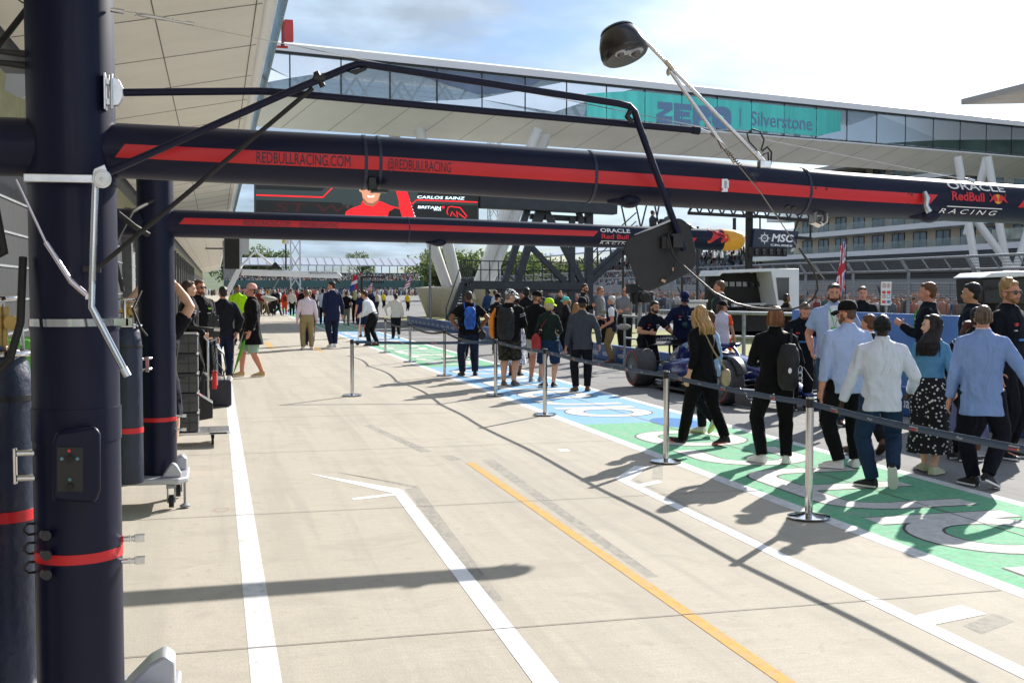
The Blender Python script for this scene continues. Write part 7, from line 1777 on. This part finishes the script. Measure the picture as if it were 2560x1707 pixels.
b, F4 = P('person in black top and trousers with short brown bob and white trainers seen from behind', (1935, 1155), 763, 3, skin=PALE, top=('shirt', '0c0c0e'), bot=('trousers', '0b0b0d'), shoes=('ece8e4', 'e6e2de'), hair=('bob', '7d5232'), inner='e6e6ea', lod=0,
          lh=(-.085, .15, .63), rh=(.10, .15, .61), lf=(-.085, -.01, 0, -50, 0), rf=(.075, .0, 0, 4, 0), g=.98)
b, F5 = P('long-haired blonde woman in black striding left with coral-soled trainers', (1755, 1108), 760, -50, skin=PALE, top=('rolled', '0c0c0d'), bot=('trousers', '0a0a0c'), shoes=('17171a', 'd8604e'), hair=('long', 'c09a66'), lod=0, fem=True, hl=.62,
          lh=(-.15, .0, .50), rh=(.10, .12, .57), lf=(-.045, .17, .0, 0, -18), rf=(.045, -.17, .0, 0, 12), lean=(0, .02), head=(20, 0, 0), g=1.05)
b, F6 = P('person in black jeans and pale trainers mostly hidden behind the striding blonde', (1770, 1084), 775, -55, skin=PALE, top=('jacket', '8fb0cf'), bot=('trousers', '10151c'), shoes=('e4e2d2', 'b8d060'), hair=('short', '5a3d28'), lod=1, fem=True,
          lf=(-.04, -.13, .04, 0, 50), rf=(.04, .10, 0, 0, 0))
b, F7 = P('marshal in orange overalls with white tabard and black cap beside the racing car', (1806, 985), 752, 15, skin=TAN, top=('gilet', 'd4cede'), bot=('trousers', 'd94a17'), hair=('pony', '6b4a30'), cap=('121214',), fem=True, lod=1, D=23.4, head=(40, 5, 0), inner='e8551c')
b, F8 = P('dark-haired woman in teal jacket and dotted black skirt looking back over her shoulder', (2322, 1180), 783, 18, skin=PALE, top=('crop', '5688a8'), bot=('skirt', '121214', 'dotted_fabric'), shoes=('b9bf9a', 'cdc8b0'), hair=('long', '1d1310'), lod=0, fem=True,
          lh=(-.12, .10, .55), rh=(.13, .06, .52), head=(-128, 0, 0), lf=(-.05, .07, 0, -40, 0), rf=(.05, -.05, 0, 10, 0))
m = MATS['dotted_fabric']; _t = m.node_tree; _v = N(_t, 'ShaderNodeTexVoronoi', i_Scale=26.0); _tc = N(_t, 'ShaderNodeTexCoord'); _t.links.new(_tc.outputs['Object'], _v.inputs['Vector'])
_t.links.new(mix_rgb(_t, math_node(_t, 'LESS_THAN', _v.outputs['Distance'], .28), (.012, .012, .013), (.6, .58, .55)), _t.nodes['Principled BSDF'].inputs['Base Color'])
b, F9 = P('man in dark brown suit jacket with reddish brown hair behind the light blue shirt', (2168, 1133), 783, -28, skin=RUDDY, top=('blazer', '2a231f'), bot=('trousers', '16171d'), shoes=('5a3220', '2a1a12'), hair=('short', '6b4429'), inner='e9e4e4', lod=1, head=(-22, 0, 0), **WALK)
b, F10 = P('bearded man in open light blue shirt over white tee with green lanyard pass', (2085, 0), 706, 176, D=15.6, skin=RUDDY, top=('openshirt', 'a3b4d6'), bot=('trousers', '33475f'), hair=('short', '33241a'), beard='3a2418', shades='up', lod=1, inner='e8e8ec', lanyard='2fae4a', g=1.14, belly=.018, rh=(.15, .06, .53), lh=(-.15, .06, .53))
b, F11 = P('fair-skinned young man with sunglasses on his head behind the blue barrier board', (2156, 0), 714, 172, D=21, skin=RUDDY, top=('jacket', '14161c'), bot=('trousers', '14161c'), hair=('short', '7a5233'), shades='up', lod=1)
b, F12 = P('brown-haired man in navy team jacket in profile, thumb hooked on his lanyard', (2322, 0), 703, -82, D=15.2, skin=RUDDY, top=('jacket', '10141f'), bot=('trousers', '12151f'), hair=('short', '6b4527'), lod=1, lanyard='3fbf5a', head=(-4, 0, 0), lh=(-.06, .16, .70), g=1.1)
b, F13 = P('black-haired man in navy jacket in profile facing left beside the kiosk', (2432, 0), 704, -80, D=14.2, skin=TAN, top=('jacket', '131824'), bot=('trousers', '12151f'), hair=('short', '0b0a0a'), lod=1, stripes='b8bcc6', g=1.05)
b, F14 = P('curly fair-haired man in sunglasses and navy jacket facing right at the edge', (2522, 0), 696, 118, D=12.6, skin=RUDDY, top=('jacket', '0f121b'), bot=('trousers', '11131b'), hair=('curly', 'b08a55'), shades=True, beard='a5794a', lod=1, head=(8, 0, 0), g=1.1)
b, F15 = P('mechanic with dark beard and big black ear defenders crouching forward', (2405, 0), 770, 60, D=12.4, skin=TAN, top=('jacket', '12151c'), bot=('trousers', '12151c'), hair=('short', '15100d'), beard='1a1310', lod=1, h=1.78, hip=(0, 0, -.035), lean=(0, .10), stripes='a8adb8')
b, F16 = P('woman in lavender floral skirt and silver shoes hidden behind the blazer', (2415, 1138), 808, 20, skin=MIDB, top=('crop', '8088a8'), bot=('skirt', '7d7fa8'), shoes=('b8b8bc', 'e8e8e8'), hair=('long', '5a2d1c'), fem=True, lod=1, lf=(-.06, .06, 0, -60, 0), rf=(.08, .02, 0, 30, 0))
b, F17 = P('mechanic in dark team shirt bending over the front of the racing car, looking down', (2003, 0), 792, 168, D=17.6, skin=RUDDY, top=('tee', '0f151c'), bot=('trousers', '0f1218'), hair=('short', '7a5a3c'), beard='6a4a30', lod=1, h=1.78, lean=(0, .15), hip=(0, -.05, -.01), head=(0, 30, 0), lh=(-.14, .22, .55), rh=(.14, .22, .55))
b, F18 = P('dark-haired mechanic in navy team shirt pushing the rear wing on the left', (1622, 0), 764, 150, D=22.3, skin=TAN, top=('tee', '10141f'), bot=('trousers', '10131c'), hair=('short', '1c1511'), beard='2a1e16', lod=1, h=1.76, lean=(0, .15), hip=(0, -.06, -.02), head=(-10, 5, 0), lh=(-.14, .24, .60), rh=(.13, .24, .58))
b, F19 = P('team member in navy jacket and blue cap leaning on the rear wing', (1708, 0), 741, 168, D=22.6, skin=RUDDY, top=('jacket', '141b38'), bot=('trousers', '10131c'), hair=('buzz', '4a3626'), cap=('16234a', '1a1c38'), lod=1, h=1.84, lean=(0, .08), hip=(0, -.03, 0), head=(4, 22, 0), lh=(-.19, .20, .58), rh=(.19, .20, .58), lanyard='1d3a34', g=1.08)
b, F20 = P('man in grey suit with side-parted hair looking left towards the pit wall', (1800, 0), 700, -78, D=25, skin=RUDDY, top=('blazer', '2c2e33'), bot=('trousers', '26282d'), hair=('short', '6a4c30'), inner='e8e8ee', lod=1, lanyard='3fae4a')
b, F21 = P('person with dark dreadlocks in black and yellow jacket by the white stand', (1966, 0), 728, 120, D=30, skin=MIDB, top=('hoodie', '17150f'), bot=('trousers', '14141a'), hair=('bob', '120d0b'), lod=1, inner='d8b020', h=1.74)
# ---- middle
b, F22 = P('man in grey overshirt, navy cap and dark trousers seen from behind', (1455, 977), 743, -3, skin=TAN, top=('untucked', '43464c'), bot=('trousers', '15161b'), shoes=('6a3d22', '2a1a10'), hair=('buzz', '4a3626'), cap=('141824',), lod=1, lf=(-.07, .02, 0, -20, 0), rf=(.06, .04, 0, 10, 0), lh=(-.17, .02, .47), rh=(.18, -.02, .50), g=1.06)
b, F23 = P('woman in lime cap, sheer dark top and knee-length denim shorts with red bag', (1372, 966), 746, 12, skin=PALE, top=('crop', '1d2c26'), bot=('kneeshorts', '1d3350'), shoes=('15151a', 'ded8c8'), hair=('bob', 'd8c090'), cap=('b8e81c', 'c8f040'), lod=1, fem=True, head=(38, 5, 0), lh=(-.08, .12, .62), rh=(.09, .12, .60), lf=(-.05, 0, 0, -48, 0))
b, F24 = P('man in black hooded top, white shorts and black cap looking right', (1340, 953), 727, 22, skin=RUDDY, top=('hoodie', '121113'), bot=('shorts', 'b8b2a4'), shoes=('8f8f92', 'e8e8e8'), hair=('buzz', '8a6a4c'), cap=('101012',), beard='7a5a40', lod=1, head=(48, 10, 0), stripes='9a9aa2', lh=(-.07, .14, .60), rh=(.10, .13, .60), g=1.1)
b, F25 = P('broad man in black jacket and camouflage shorts wearing a patterned white cap', (1272, 962), 723, 14, skin=PALE, top=('jacket', '101114'), bot=('kneeshorts', '201f18', 'camo_fabric'), shoes=('5a5650', '6a6660'), hair=('buzz', '8a7a68'), cap=('d8d8d8', 'e0e0e0', 'patterned_cap'), lod=1, head=(52, 12, 0), g=1.24, belly=.03, stripes='b8b8c0', lh=(-.08, .14, .62), rh=(.10, .15, .62))
for nm_, c1_, c2_, sc_ in (('camo_fabric', (.016, .017, .011), (.05, .045, .03), 14), ('patterned_cap', (.7, .7, .7), (.02, .02, .022), 34)):
    m = MATS[nm_]; _t = m.node_tree; _v = N(_t, 'ShaderNodeTexNoise', i_Scale=sc_, i_Detail=2.0); _tc = N(_t, 'ShaderNodeTexCoord'); _t.links.new(_tc.outputs['Object'], _v.inputs['Vector'])
    _t.links.new(mix_rgb(_t, math_node(_t, 'GREATER_THAN', _v.outputs[0], .52), c1_, c2_), _t.nodes['Principled BSDF'].inputs['Base Color'])
b, F26 = P('person in sandals and black and white patterned wrap behind the camouflage shorts', (1288, 938), 730, 10, skin=MIDB, top=('crop', '2a2a2e'), bot=('skirt', 'a8a8b0', 'paisley_fabric'), shoes=('2a1d18', '3a2a20'), hair=('bob', '1a1412'), fem=True, lod=1)
m = MATS['paisley_fabric']; _t = m.node_tree; _v = N(_t, 'ShaderNodeTexVoronoi', i_Scale=30.0); _tc = N(_t, 'ShaderNodeTexCoord'); _t.links.new(_tc.outputs['Object'], _v.inputs['Vector'])
_t.links.new(mix_rgb(_t, math_node(_t, 'LESS_THAN', _v.outputs['Distance'], .42), (.62, .62, .66), (.03, .03, .04)), _t.nodes['Principled BSDF'].inputs['Base Color'])
b, F27 = P('man in black tee and navy trousers with hands on hips carrying a bright blue rucksack', (1172, 938), 725, -8, skin=MIDB, top=('tee', '0e0f11'), bot=('trousers', '1c2438'), shoes=('16130f', '2a2218'), hair=('buzz', '3a281c'), lod=1, lh=(-.135, -.0, .56), rh=(.135, .0, .56), lpole=(-1, -.5, 0), rpole=(1, -.5, 0), lf=(-.08, 0, 0, -14, 0), rf=(.075, .0, 0, 14, 0), g=1.18)
b, F28 = P('person in black cap and dark team shirt standing left of the camouflage shorts', (1243, 884), 734, 30, skin=PALE, top=('tee', '17181c'), bot=('trousers', '13141a'), hair=('buzz', '3a2a1c'), cap=('0f0f12',), lod=1, stripes='c8c8cc', head=(30, 8, 0))
b, F29 = P('man in navy jacket with white stripe climbing the gantry stairs', (1172, 0), 706, 25, D=30, skin=TAN, top=('jacket', '151a26'), bot=('trousers', '14161c'), hair=('short', '2a1d14'), lod=1, h=1.80)
b, F30 = P('dark-haired man facing away between the patterned cap and the black cap', (1316, 0), 717, 0, D=29, skin=DARK, top=('jacket', '131418'), bot=('trousers', '131418'), hair=('short', '0c0a0a'), lod=1)
b, F31 = P('woman in turquoise cap and black hoodie with blonde ponytail facing left', (1415, 884), 742, -72, skin=RUDDY, top=('hoodie', '121317'), bot=('trousers', '101116'), hair=('pony', 'c09a68'), cap=('5fc8b8',), lod=1, fem=True, lh=(-.10, .12, .58), rh=(.1, .12, .58), shoes=('c8b0a0', 'd8d0c8'))
b, F32 = P('red-blonde woman half hidden by the grey overshirt', (1440, 905), 765, 12, skin=PALE, top=('crop', '35373c'), bot=('trousers', '20222a'), hair=('long', 'a87442'), fem=True, lod=1)
b, F33 = P('stern man in black jacket and sunglasses standing on the verge with folded arms', (1460, 0), 708, 95, D=35, skin=RUDDY, top=('jacket', '141416'), bot=('trousers', '141416'), hair=('short', '33261c'), beard='3a2a20', shades=True, lod=1, head=(20, 0, 0), rh=(.05, .13, .66), lh=(-.05, .14, .64))
b, F34 = P('man in grey quilted waistcoat and black trousers listening on the verge', (1500, 0), 716, 80, D=35, skin=RUDDY, top=('jacket', '85878c'), bot=('trousers', '121215'), hair=('short', '8a5a38'), shades=True, lod=1, head=(40, 0, 0), rh=(.05, .14, .58), g=1.08)
b, F35 = P('white-haired man in navy waistcoat and khaki trousers standing in profile', (1529, 906), 739, -84, skin=RUDDY, top=('gilet', '1b2133'), bot=('trousers', '8a7350'), shoes=('5a2a1c', '2a1a12'), hair=('short', 'd8d8d4'), inner='e8e8ee', lod=1, lh=(-.10, .10, .55), rh=(.06, .17, .66), g=1.1)
b, F36 = P('smiling man in grey shirt and sunglasses with folded arms beside the broadcast camera', (1563, 0), 716, 186, D=33, skin=RUDDY, top=('shirt', '7a7a80'), bot=('trousers', '121215'), hair=('buzz', '3a2a20'), shades=True, lod=1, rh=(-.03, .13, .65), lh=(.03, .14, .63), g=1.08)
for F_, lab_ in ((F12, 'brown-haired man in navy team'), (F14, 'curly fair-haired'), (F18, 'dark-haired mechanic in navy'), (F19, 'team member in navy jacket'), (F17, 'mechanic in dark team shirt')):
    b_ = [q for q in bpy.data.objects if q.get('label', '').startswith(lab_)][0]
    logos(F_, b_, ((-.05, .745, .040, .014), (.05, .745, .034, .018), (-.05, .715, .03, .008), (.052, .712, .03, .007), (0, .66, .06, .012)), ('c8ccd6', 'b8323a', 'c8ccd6', 'c8ccd6', '3f7fc0'))
# ---- left
b, L1 = P('young mechanic with brown hair in black jacket with silver stripes by the crates', (470, 0), 699, 78, D=19.0, skin=PALE, top=('jacket', '121216'), bot=('trousers', '101014'), hair=('short', '4a3220'), lod=1, stripes='a8a4b0', head=(5, 0, 0), rh=(.12, .10, .55), g=1.05)
b, L2 = P('bearded mechanic in glasses and black team jacket facing the camera at left', (497, 0), 697, 148, D=20.4, skin=RUDDY, top=('jacket', '111114'), bot=('trousers', '101014'), hair=('short', '6a4426'), beard='7a4a28', shades='clear', lod=1, g=1.15, head=(-10, 0, 0))
logos(L2, b, ((-.05, .74, .045, .016), (.05, .75, .03, .02), (.05, .715, .034, .008), (-.05, .70, .036, .008)), ('9ac83a', 'c8ccd6', 'c8ccd6', 'c8ccd6'))
b, L3 = P('man in black jacket and navy trousers seen from behind, hand on his back', (560, 950), 714, -8, skin=RUDDY, top=('jacket', '1b1d24'), bot=('trousers', '1a2038'), shoes=('dcd8d4', 'f0f0f0'), hair=('short', '241c16'), lod=1, rh=(.135, -.05, .50), rpole=(1, -.3, .2), lh=(-.12, .14, .58), lf=(-.06, -.01, 0, -10, 0), rf=(.06, .03, 0, 12, 0), g=1.14, head=(-6, 0, 0))
b, L4 = P('man in pink cap and long black coat over mint shorts leaning on a green umbrella', (632, 940), 709, -98, skin=RUDDY, top=('coat', '111114'), bot=('kneeshorts', '9fb8a4'), shoes=('c8a268', 'e0d8c8'), hair=('buzz', '5a4030'), cap=('dba49c', 'd99f96'), shades=True, lod=1, lh=(-.165, .05, .49), rh=(.15, .10, .52), lf=(-.055, -.08, 0, 0, 0), rf=(.055, .12, 0, 0, 0), g=1.06)
um = thing('umbrella', 'rolled bright green umbrella with black handle in the coat wearer\'s hand', 'umbrella', L4[0])
a_, b__ = world(L4, (-.165, .085, .455)) - L4[0], world(L4, (-.15, .235, .01)) - L4[0]
mb = MB(); mb.path([a_.lerp(b__, .12), a_.lerp(b__, .22), a_.lerp(b__, .45), a_.lerp(b__, .85), a_.lerp(b__, .95)], [.012, .032, .035, .014, .006], 12); mb.build('canopy', mat('umbrella_green', '5fae1c', .6, var=.3, vscale=20), um, smooth=True)
mb = MB(); mb.path([a_.lerp(b__, -.06), a_.lerp(b__, .14)], .014, 10); mb.path([a_.lerp(b__, .95), b__], .004, 6); mb.build('handle', BLACK, um, smooth=True)
b, L5 = P('worker in bright yellow-green high visibility tee near the raking white leg', (594, 0), 694, 176, D=38, skin=MIDB, top=('tee', 'a8e01c'), bot=('trousers', '15171c'), hair=('short', '14100e'), lod=1, h=2.0, rh=(.10, .16, .55), lh=(-.16, .1, .55), g=1.1)
b, L6 = P('person reaching up with both bare arms behind the second navy pole', (396, 1190), 650, 20, skin=PALE, top=('tee', '15161c'), bot=('shorts', '1a1c2e'), shoes=('2a2a2e', 'dddddd'), hair=('short', '4a3220'), lod=1, h=1.82, lh=(-.11, .10, 1.05), rh=(.10, .02, 1.05), lpole=(-1, 0, .0), rpole=(1, 0, 0), g=1.1)
# ---- middle distance
b, m1 = P('old man in pale pink shirt and khaki trousers with hands hanging, seen from behind', (768, 873), 723, -2, skin=RUDDY, top=('shirt', 'dcccd8'), bot=('trousers', '9a8a66'), shoes=('e0d8d0', 'c8a080'), hair=('short', '7a6048'), lod=1, hmax=1.86, g=1.08, lf=(-.07, .0, 0, -8, 0), rf=(.07, .0, 0, 10, 0))
b, m2_ = P('very tall man in navy suit jacket and white trainers looking left', (832, 867), 702, -12, skin=RUDDY, top=('blazer', '1e2444'), bot=('trousers', '1e2640'), shoes=('e8e8ea', 'f0f0f0'), hair=('short', '1c1512'), inner='e0e0e8', lod=1, hmax=2.14, head=(-62, 8, 0), lh=(-.10, .09, .52), lf=(-.03, .0, 0, -16, 0), rf=(.045, .05, 0, 8, 0))
b, m3_ = P('man in white shirt and black trousers bending forward over a white push scooter', (928, 864), 736, -62, skin=RUDDY, top=('shirt', 'e4e6ee'), bot=('trousers', '131316'), shoes=('15151a', '1a1a1a'), hair=('short', '4a2f1e'), lod=1, h=1.88, lean=(0, .13), hip=(0, -.05, -.01), head=(0, 14, 0), lh=(-.06, .20, .52), rh=(.06, .20, .52), lf=(-.05, .02, 0, 0, 0), rf=(.05, -.08, 0, 0, 0), inner=None)
sct = thing('push_scooter', 'white push scooter held by the bending man in the white shirt', 'scooter', m3_[0])
W_ = lambda p: world(m3_, p) - m3_[0]
mb = MB(); mb.path([W_((0, .21, .50)), W_((0, .26, .04))], .017, 8); mb.path([W_((-.09, .205, .50)), W_((.09, .205, .50))], .012, 8); mb.build('steering_tube', WHITEP, sct, smooth=True)
mb = MB(); mb.bar(W_((0, .26, .045)), W_((0, -.04, .045)), .10, .03); mb.build('deck', BLACK, sct)
for yy in (.27, -.05):
    mb = MB(); c = W_((0, yy, .032)); ax_ = (m3_[1] @ V((1, 0, 0))) * .02; mb.cyl(c - ax_, c + ax_, .058, n=18); mb.build('wheel', RUBBER, sct, smooth=True)
b, m4 = P('man in cream jacket and black trousers walking away along the lane', (990, 846), 733, -6, skin=MIDB, top=('jacket', 'cfc8b8'), bot=('trousers', '15161a'), hair=('short', '14100e'), lod=2, hmax=1.9, lh=(-.20, .06, .56), lpole=(-1, -.4, 0), g=1.08, **WALK)
b, m5 = P('man in navy team top and shorts with a tattooed calf beside the scooter', (908, 842), 724, -18, skin=RUDDY, top=('tee', '1b2344'), bot=('kneeshorts', '1a2038'), shoes=('2a2a30', 'b8b8c0'), hair=('short', '2a1d14'), lod=2, hmax=1.92, g=1.12)
b, m6 = P('man in white tee and dark trousers standing on the green strip', (807, 811), 721, 5, skin=MIDB, top=('tee', 'cfd4e0'), bot=('trousers', '16181f'), hair=('short', '15110f'), lod=2, hmax=1.95)
b, m7 = P('man in black tee and khaki trousers walking away on the strip', (866, 813), 728, 4, skin=RUDDY, top=('tee', '121317'), bot=('trousers', '8a8068'), hair=('short', '6a4a30'), lod=2, hmax=1.9, **WALK2)
b, m8 = P('blonde woman in black walking away beside the khaki trousers', (888, 808), 729, 2, skin=PALE, top=('crop', '121216'), bot=('trousers', '101014'), hair=('long', 'd8c890'), fem=True, lod=2, hmax=1.85)
b, m9 = P('bald man in navy behind the scooter rider', (925, 815), 722, 30, skin=RUDDY, top=('jacket', '20263c'), bot=('trousers', '1c2030'), hair=('balding', '8a8078'), lod=2, hmax=1.92, g=1.1)
b, m10 = P('man in white shirt with lanyard facing the camera behind the pink cap', (655, 776), 719, 176, skin=RUDDY, top=('shirt', 'd8dae4'), bot=('trousers', '17181e'), hair=('short', '5a3a24'), lod=2, hmax=1.92)
b, m11 = P('walker in dark navy jacket with long stride in front of the red overalls', (694, 788), 722, 60, skin=TAN, top=('jacket', '161d2c'), bot=('trousers', '151a28'), hair=('short', '2a1d16'), lod=2, hmax=1.95, lf=(-.04, .2, 0, 0, -15), rf=(.04, -.18, .02, 0, 30))
b, m12 = P('marshal in bright red-orange overalls with red rucksack in the lane', (712, 787), 727, -10, skin=RUDDY, top=('jacket', 'e04a22'), bot=('trousers', 'e0481e'), hair=('short', '5a3a24'), lod=2, hmax=1.85)
b, m13 = P('person in white and red shirt with black trousers facing the camera in the lane', (730, 789), 724, 170, skin=RUDDY, top=('jacket', 'd8c8c8'), bot=('trousers', '14151a'), hair=('short', '2a1d14'), lod=2, hmax=1.9)
b, m14 = P('person in red sleeved jacket behind the black jacket in the lane', (744, 786), 722, 150, skin=TAN, top=('jacket', '9a2a28'), bot=('trousers', '14151a'), hair=('short', '15110e'), lod=2, hmax=1.9)
b, m15 = P('broad person in black jacket standing between red jackets and old man', (756, 788), 723, -15, skin=TAN, top=('jacket', '111216'), bot=('trousers', '111216'), hair=('short', '12100e'), lod=2, hmax=1.92, g=1.15)
b, m16 = P('grey-haired man just behind the old man in the pink shirt', (774, 862), 722, -8, skin=RUDDY, top=('jacket', '23283a'), bot=('trousers', '1c2030'), hair=('short', '9a8468'), lod=2, hmax=1.84)
b, m17 = P('dark-clothed sound operator below the far lamp pole', (676, 784), 724, 160, skin=TAN, top=('jacket', '191d2a'), bot=('trousers', '16181f'), hair=('short', '2a1d14'), lod=2, hmax=1.9, rh=(.05, .1, .95))
for px_, py_, tp_, c_, lab in ((959, 771, 731, 'd8c020', 'marshal in yellow tabard by the dark speaker on the verge'), (1019, 777, 735, 'd8b81c', 'marshal in yellow tabard right of the cream jacket'), (1094, 780, 738, 'e0c020', 'marshal in yellow shirt left of the cone plinth'), (1108, 779, 739, 'e04a22', 'marshal in orange overalls left of the cone plinth'), (1122, 778, 738, '24304a', 'person in navy beside the cone plinth'), (1136, 776, 736, 'b0d82a', 'marshal in lime tabard at the foot of the gantry stairs')):
    P(lab, (px_, py_), tp_, 150, skin=TAN, top=('tee', c_), bot=('trousers', c_ if c_[0] == 'e' else '16181f'), hair=('short', '2a1d14'), lod=3, hmax=1.85)
r = random.Random(21)
cols = ['15161c', '1c2436', 'd0d2d8', '7a2024', '26406a', '9aa0a8', '2a2a2c', 'c8452a', '44505a', 'b8b0a0', '101013', '202a44']
for i in range(42):
    px_ = r.choice((r.uniform(606, 700), r.uniform(640, 800), r.uniform(760, 960))); D = r.uniform(76, 128)
    P('small person in the packed crowd far down the pit lane', (px_, 0), 0, r.choice((0, 160, 90, -60, 190)), D=D, h=r.uniform(1.66, 1.86), skin=r.choice((PALE, TAN, RUDDY, MIDB)), top=(r.choice(('jacket', 'tee', 'shirt')), r.choice(cols)), bot=('trousers', r.choice(('15161c', '1c2436', '2a2a2c', '6a5f4a'))), hair=('short', r.choice(('2a1d14', '15100d', '6a4a30', 'a88a5a'))), lod=3, group='crowd far down the pit lane', **(WALK if r.random() < .4 else {}))
for i, (px_, D) in enumerate(((1285, 40), (1238, 52), (1222, 56), (1400, 44), (1352, 47))):
    P('dark-clothed person half hidden in the group under the steel gantry', (px_, 0), 0, r.choice((0, 160, 60)), D=D, h=1.8, skin=r.choice((TAN, RUDDY)), top=('jacket', cols[i * 2]), bot=('trousers', '15161c'), hair=('short', '1a1310'), lod=2, group='people under the steel gantry')
for px_, lab in ((1631, 'camera operator in grey tee standing high on the gantry platform'), (1672, 'second operator on the gantry platform, half hidden by the monitor')):
    p = at(px_, 575, 50.0); person(lab, p.x, 50.0, view_az(px_) + (60 if px_ < 1650 else -30), 1.78, skin=TAN, top=('tee', '3c434c' if px_ < 1650 else '5a5e66'), bot=('trousers', '1c1e24'), hair=('short', '15110f'), lod=2, z=p.z - .86, rh=(.08, .16, .58), lh=(-.08, .16, .58), shades=True)
pf = thing('camera_platform', 'raised operator platform with thin guy poles above the lane', 'platform', tuple(V((at(1650, 600, 50).x, 50, 0))))
mb = MB(); zf_ = at(1650, 575, 50).z - .86; mb.box((0, 0, zf_ - .05), (3.2, 2.0, .1)); mb.build('deck', STEELD, pf)
mb = MB()
for dx in (-1.5, 1.5):
    for dy in (-.9, .9): mb.bar((dx, dy, 0), (dx, dy, zf_ + 1.0), .08)
for a, b_ in (((1548, 490), (1568, 580)), ((1585, 490), (1604, 580)), ((1622, 490), (1600, 580)), ((1632, 490), (1650, 578)), ((1652, 490), (1636, 578))):
    mb.bar(at(*a, 49.6) - pf.location, at(*b_, 49.6) - pf.location, .06)
mb.build('frame', BLACK, pf)
mb = MB(); c = at(1655, 556, 49.4) - pf.location; mb.box(c, (.18, .3, .3)); mb.build('camera_box', BLACK, pf)
# ---- things carried
backpack(F4, 'black rucksack with white cable loops hanging from the right shoulder of the person in black', '101012', '0d0d0f', w=.066, ht=.29, d=.06, zc=.615, side=.085, one=1)
_bp = [q for q in bpy.data.objects if q.get('label', '').startswith('black rucksack with white cable')][0]
mb = MB()
for q_ in range(3): mb.path([world(F4, (.158 + .012 * cos(i * .52), -.09 + .02 * sin(i * .52), .60 - .035 * q_ + .022 * sin(i * .52))) - F4[0] for i in range(13)], .0035, 6)
mb.build('cable_loop', WHITETXT, _bp, smooth=True)
mb = MB(); mb.ell(world(F4, (.10, -.20, .60)) - F4[0], (.02, .014, .03)); mb.build('tag', WHITETXT, _bp, smooth=2)
backpack(F27, 'bright blue rucksack with dark bungee cords on the man with hands on hips', '1d62c8', '174fa8', w=.068, ht=.26, d=.055, zc=.675, net='2c3a34')
backpack(F25, 'large black rucksack on the broad man in camouflage shorts', '0e0f11', '0c0c0e', w=.092, ht=.33, d=.075, zc=.645)
backpack(m12, 'red rucksack on the marshal in the far lane', '8a1418', '6a1014', w=.08, ht=.24, d=.05, zc=.68)
def bag(fr, label, name, m, strap_m, p, size, sh=(-.05, .04, .845), back=(-.03, -.085, .76), k=2.6, tilt=0.0):
    t = thing(name, label, 'bag', fr[0]); mb = MB(); rr = []
    c = V(p); ax = fr[1] @ V((1, 0, 0)); ay = fr[1] @ V((0, 1, 0))
    for j in range(7):
        u = -1 + j / 3; s = (1 - abs(u) ** 3) ** .4 if abs(u) < 1 else .35
        rr.append((fr[1] @ ((c + V((tilt * u * size[2] / 2, 0, u * size[2] / 2))) * fr[2]), ax, ay, size[0] / 2 * fr[2] * s, size[1] / 2 * fr[2] * s))
    loft(mb, rr, 16, k=k); PENDING.append((mb.build('body', m, t, smooth=2), .011, .03, CLOUD, 1))
    mb = MB(); W2 = lambda q: fr[1] @ (V(q) * fr[2])
    mb.path([W2((c.x, c.y, c.z + size[2] * .42)), W2(((c.x + back[0]) / 2, min(c.y, back[1]) - .012, (c.z + back[2]) / 2)), W2(back), W2((sh[0], -.03, sh[2] + .005)), W2(sh)], .0085 * fr[2], 8, squash=.35); mb.build('strap', strap_m, t, smooth=True)
    return t
bag(F5, 'cream leather shoulder bag on a wide strap across the striding blonde\'s back', 'shoulder_bag', mat('cream_leather', (.48, .37, .22), .5, var=.2), mat('cream_strap', (.46, .36, .24), .6), (.12, -.115, .475), (.085, .05, .125), sh=(-.06, .03, .842), back=(.02, -.088, .66))
bag(F23, 'red sling bag hanging on the back of the woman in the lime cap', 'sling_bag', mat('red_nylon', (.40, .02, .02), .5, var=.25), mat('red_strap', (.40, .02, .02), .6), (-.125, -.10, .50), (.115, .07, .20), sh=(.05, .03, .842), back=(-.06, -.08, .70))
bag(F27, 'small black pouch hanging by the right hip of the man with the blue rucksack', 'waist_pouch', BLACKM, BLACK, (.155, -.02, .475), (.09, .07, .11), sh=(.04, .03, .845), back=(.10, -.07, .62))
ot = thing('orange_drybag', 'bright orange dry bag hanging left of the large black rucksack', 'bag', F25[0])
mb = MB(); mb.path([F25[1] @ (V(q) * F25[2]) for q in ((-.135, -.03, .80), (-.165, -.06, .70), (-.17, -.06, .56), (-.16, -.05, .49))], [.02, .05, .055, .03], 14); mb.build('bag', mat('orange_nylon', (.85, .26, .01), .5, var=.15), ot, smooth=True)
ph = thing('phone', 'black phone in the lowered hand of the light blue shirt wearer', 'phone', world(F3, (-.17, .02, .395)))
mb = MB(); mb.box((0, 0, 0), (.012, .07, .14), M.Rotation(-radians(view_az(2115) - 24), 3, 'Z')); mb.build('case', GLASS, ph, bevel=.003)
ed = thing('ear_defenders', 'large black ear defenders worn by the crouching mechanic', 'ear defenders', F15[0])
hz_ = F15[3](.862); W3 = lambda q: F15[1] @ ((hz_ + V(q)) * F15[2])
for s in (-1, 1):
    mb = MB(); mb.ell(W3((s * .05, .002, .055)), (.028, .040, .048)); mb.build('cup', BLACK, ed, smooth=2)
mb = MB(); mb.path([W3((s_ * .056 * abs(cos(q)), -.002, .055 + .075 * sin(q))) for q, s_ in [(i * pi / 12, 1 if i < 6 else -1) for i in range(13)]], .006, 8); mb.build('headband', BLACK, ed, smooth=True)
finish_pending()
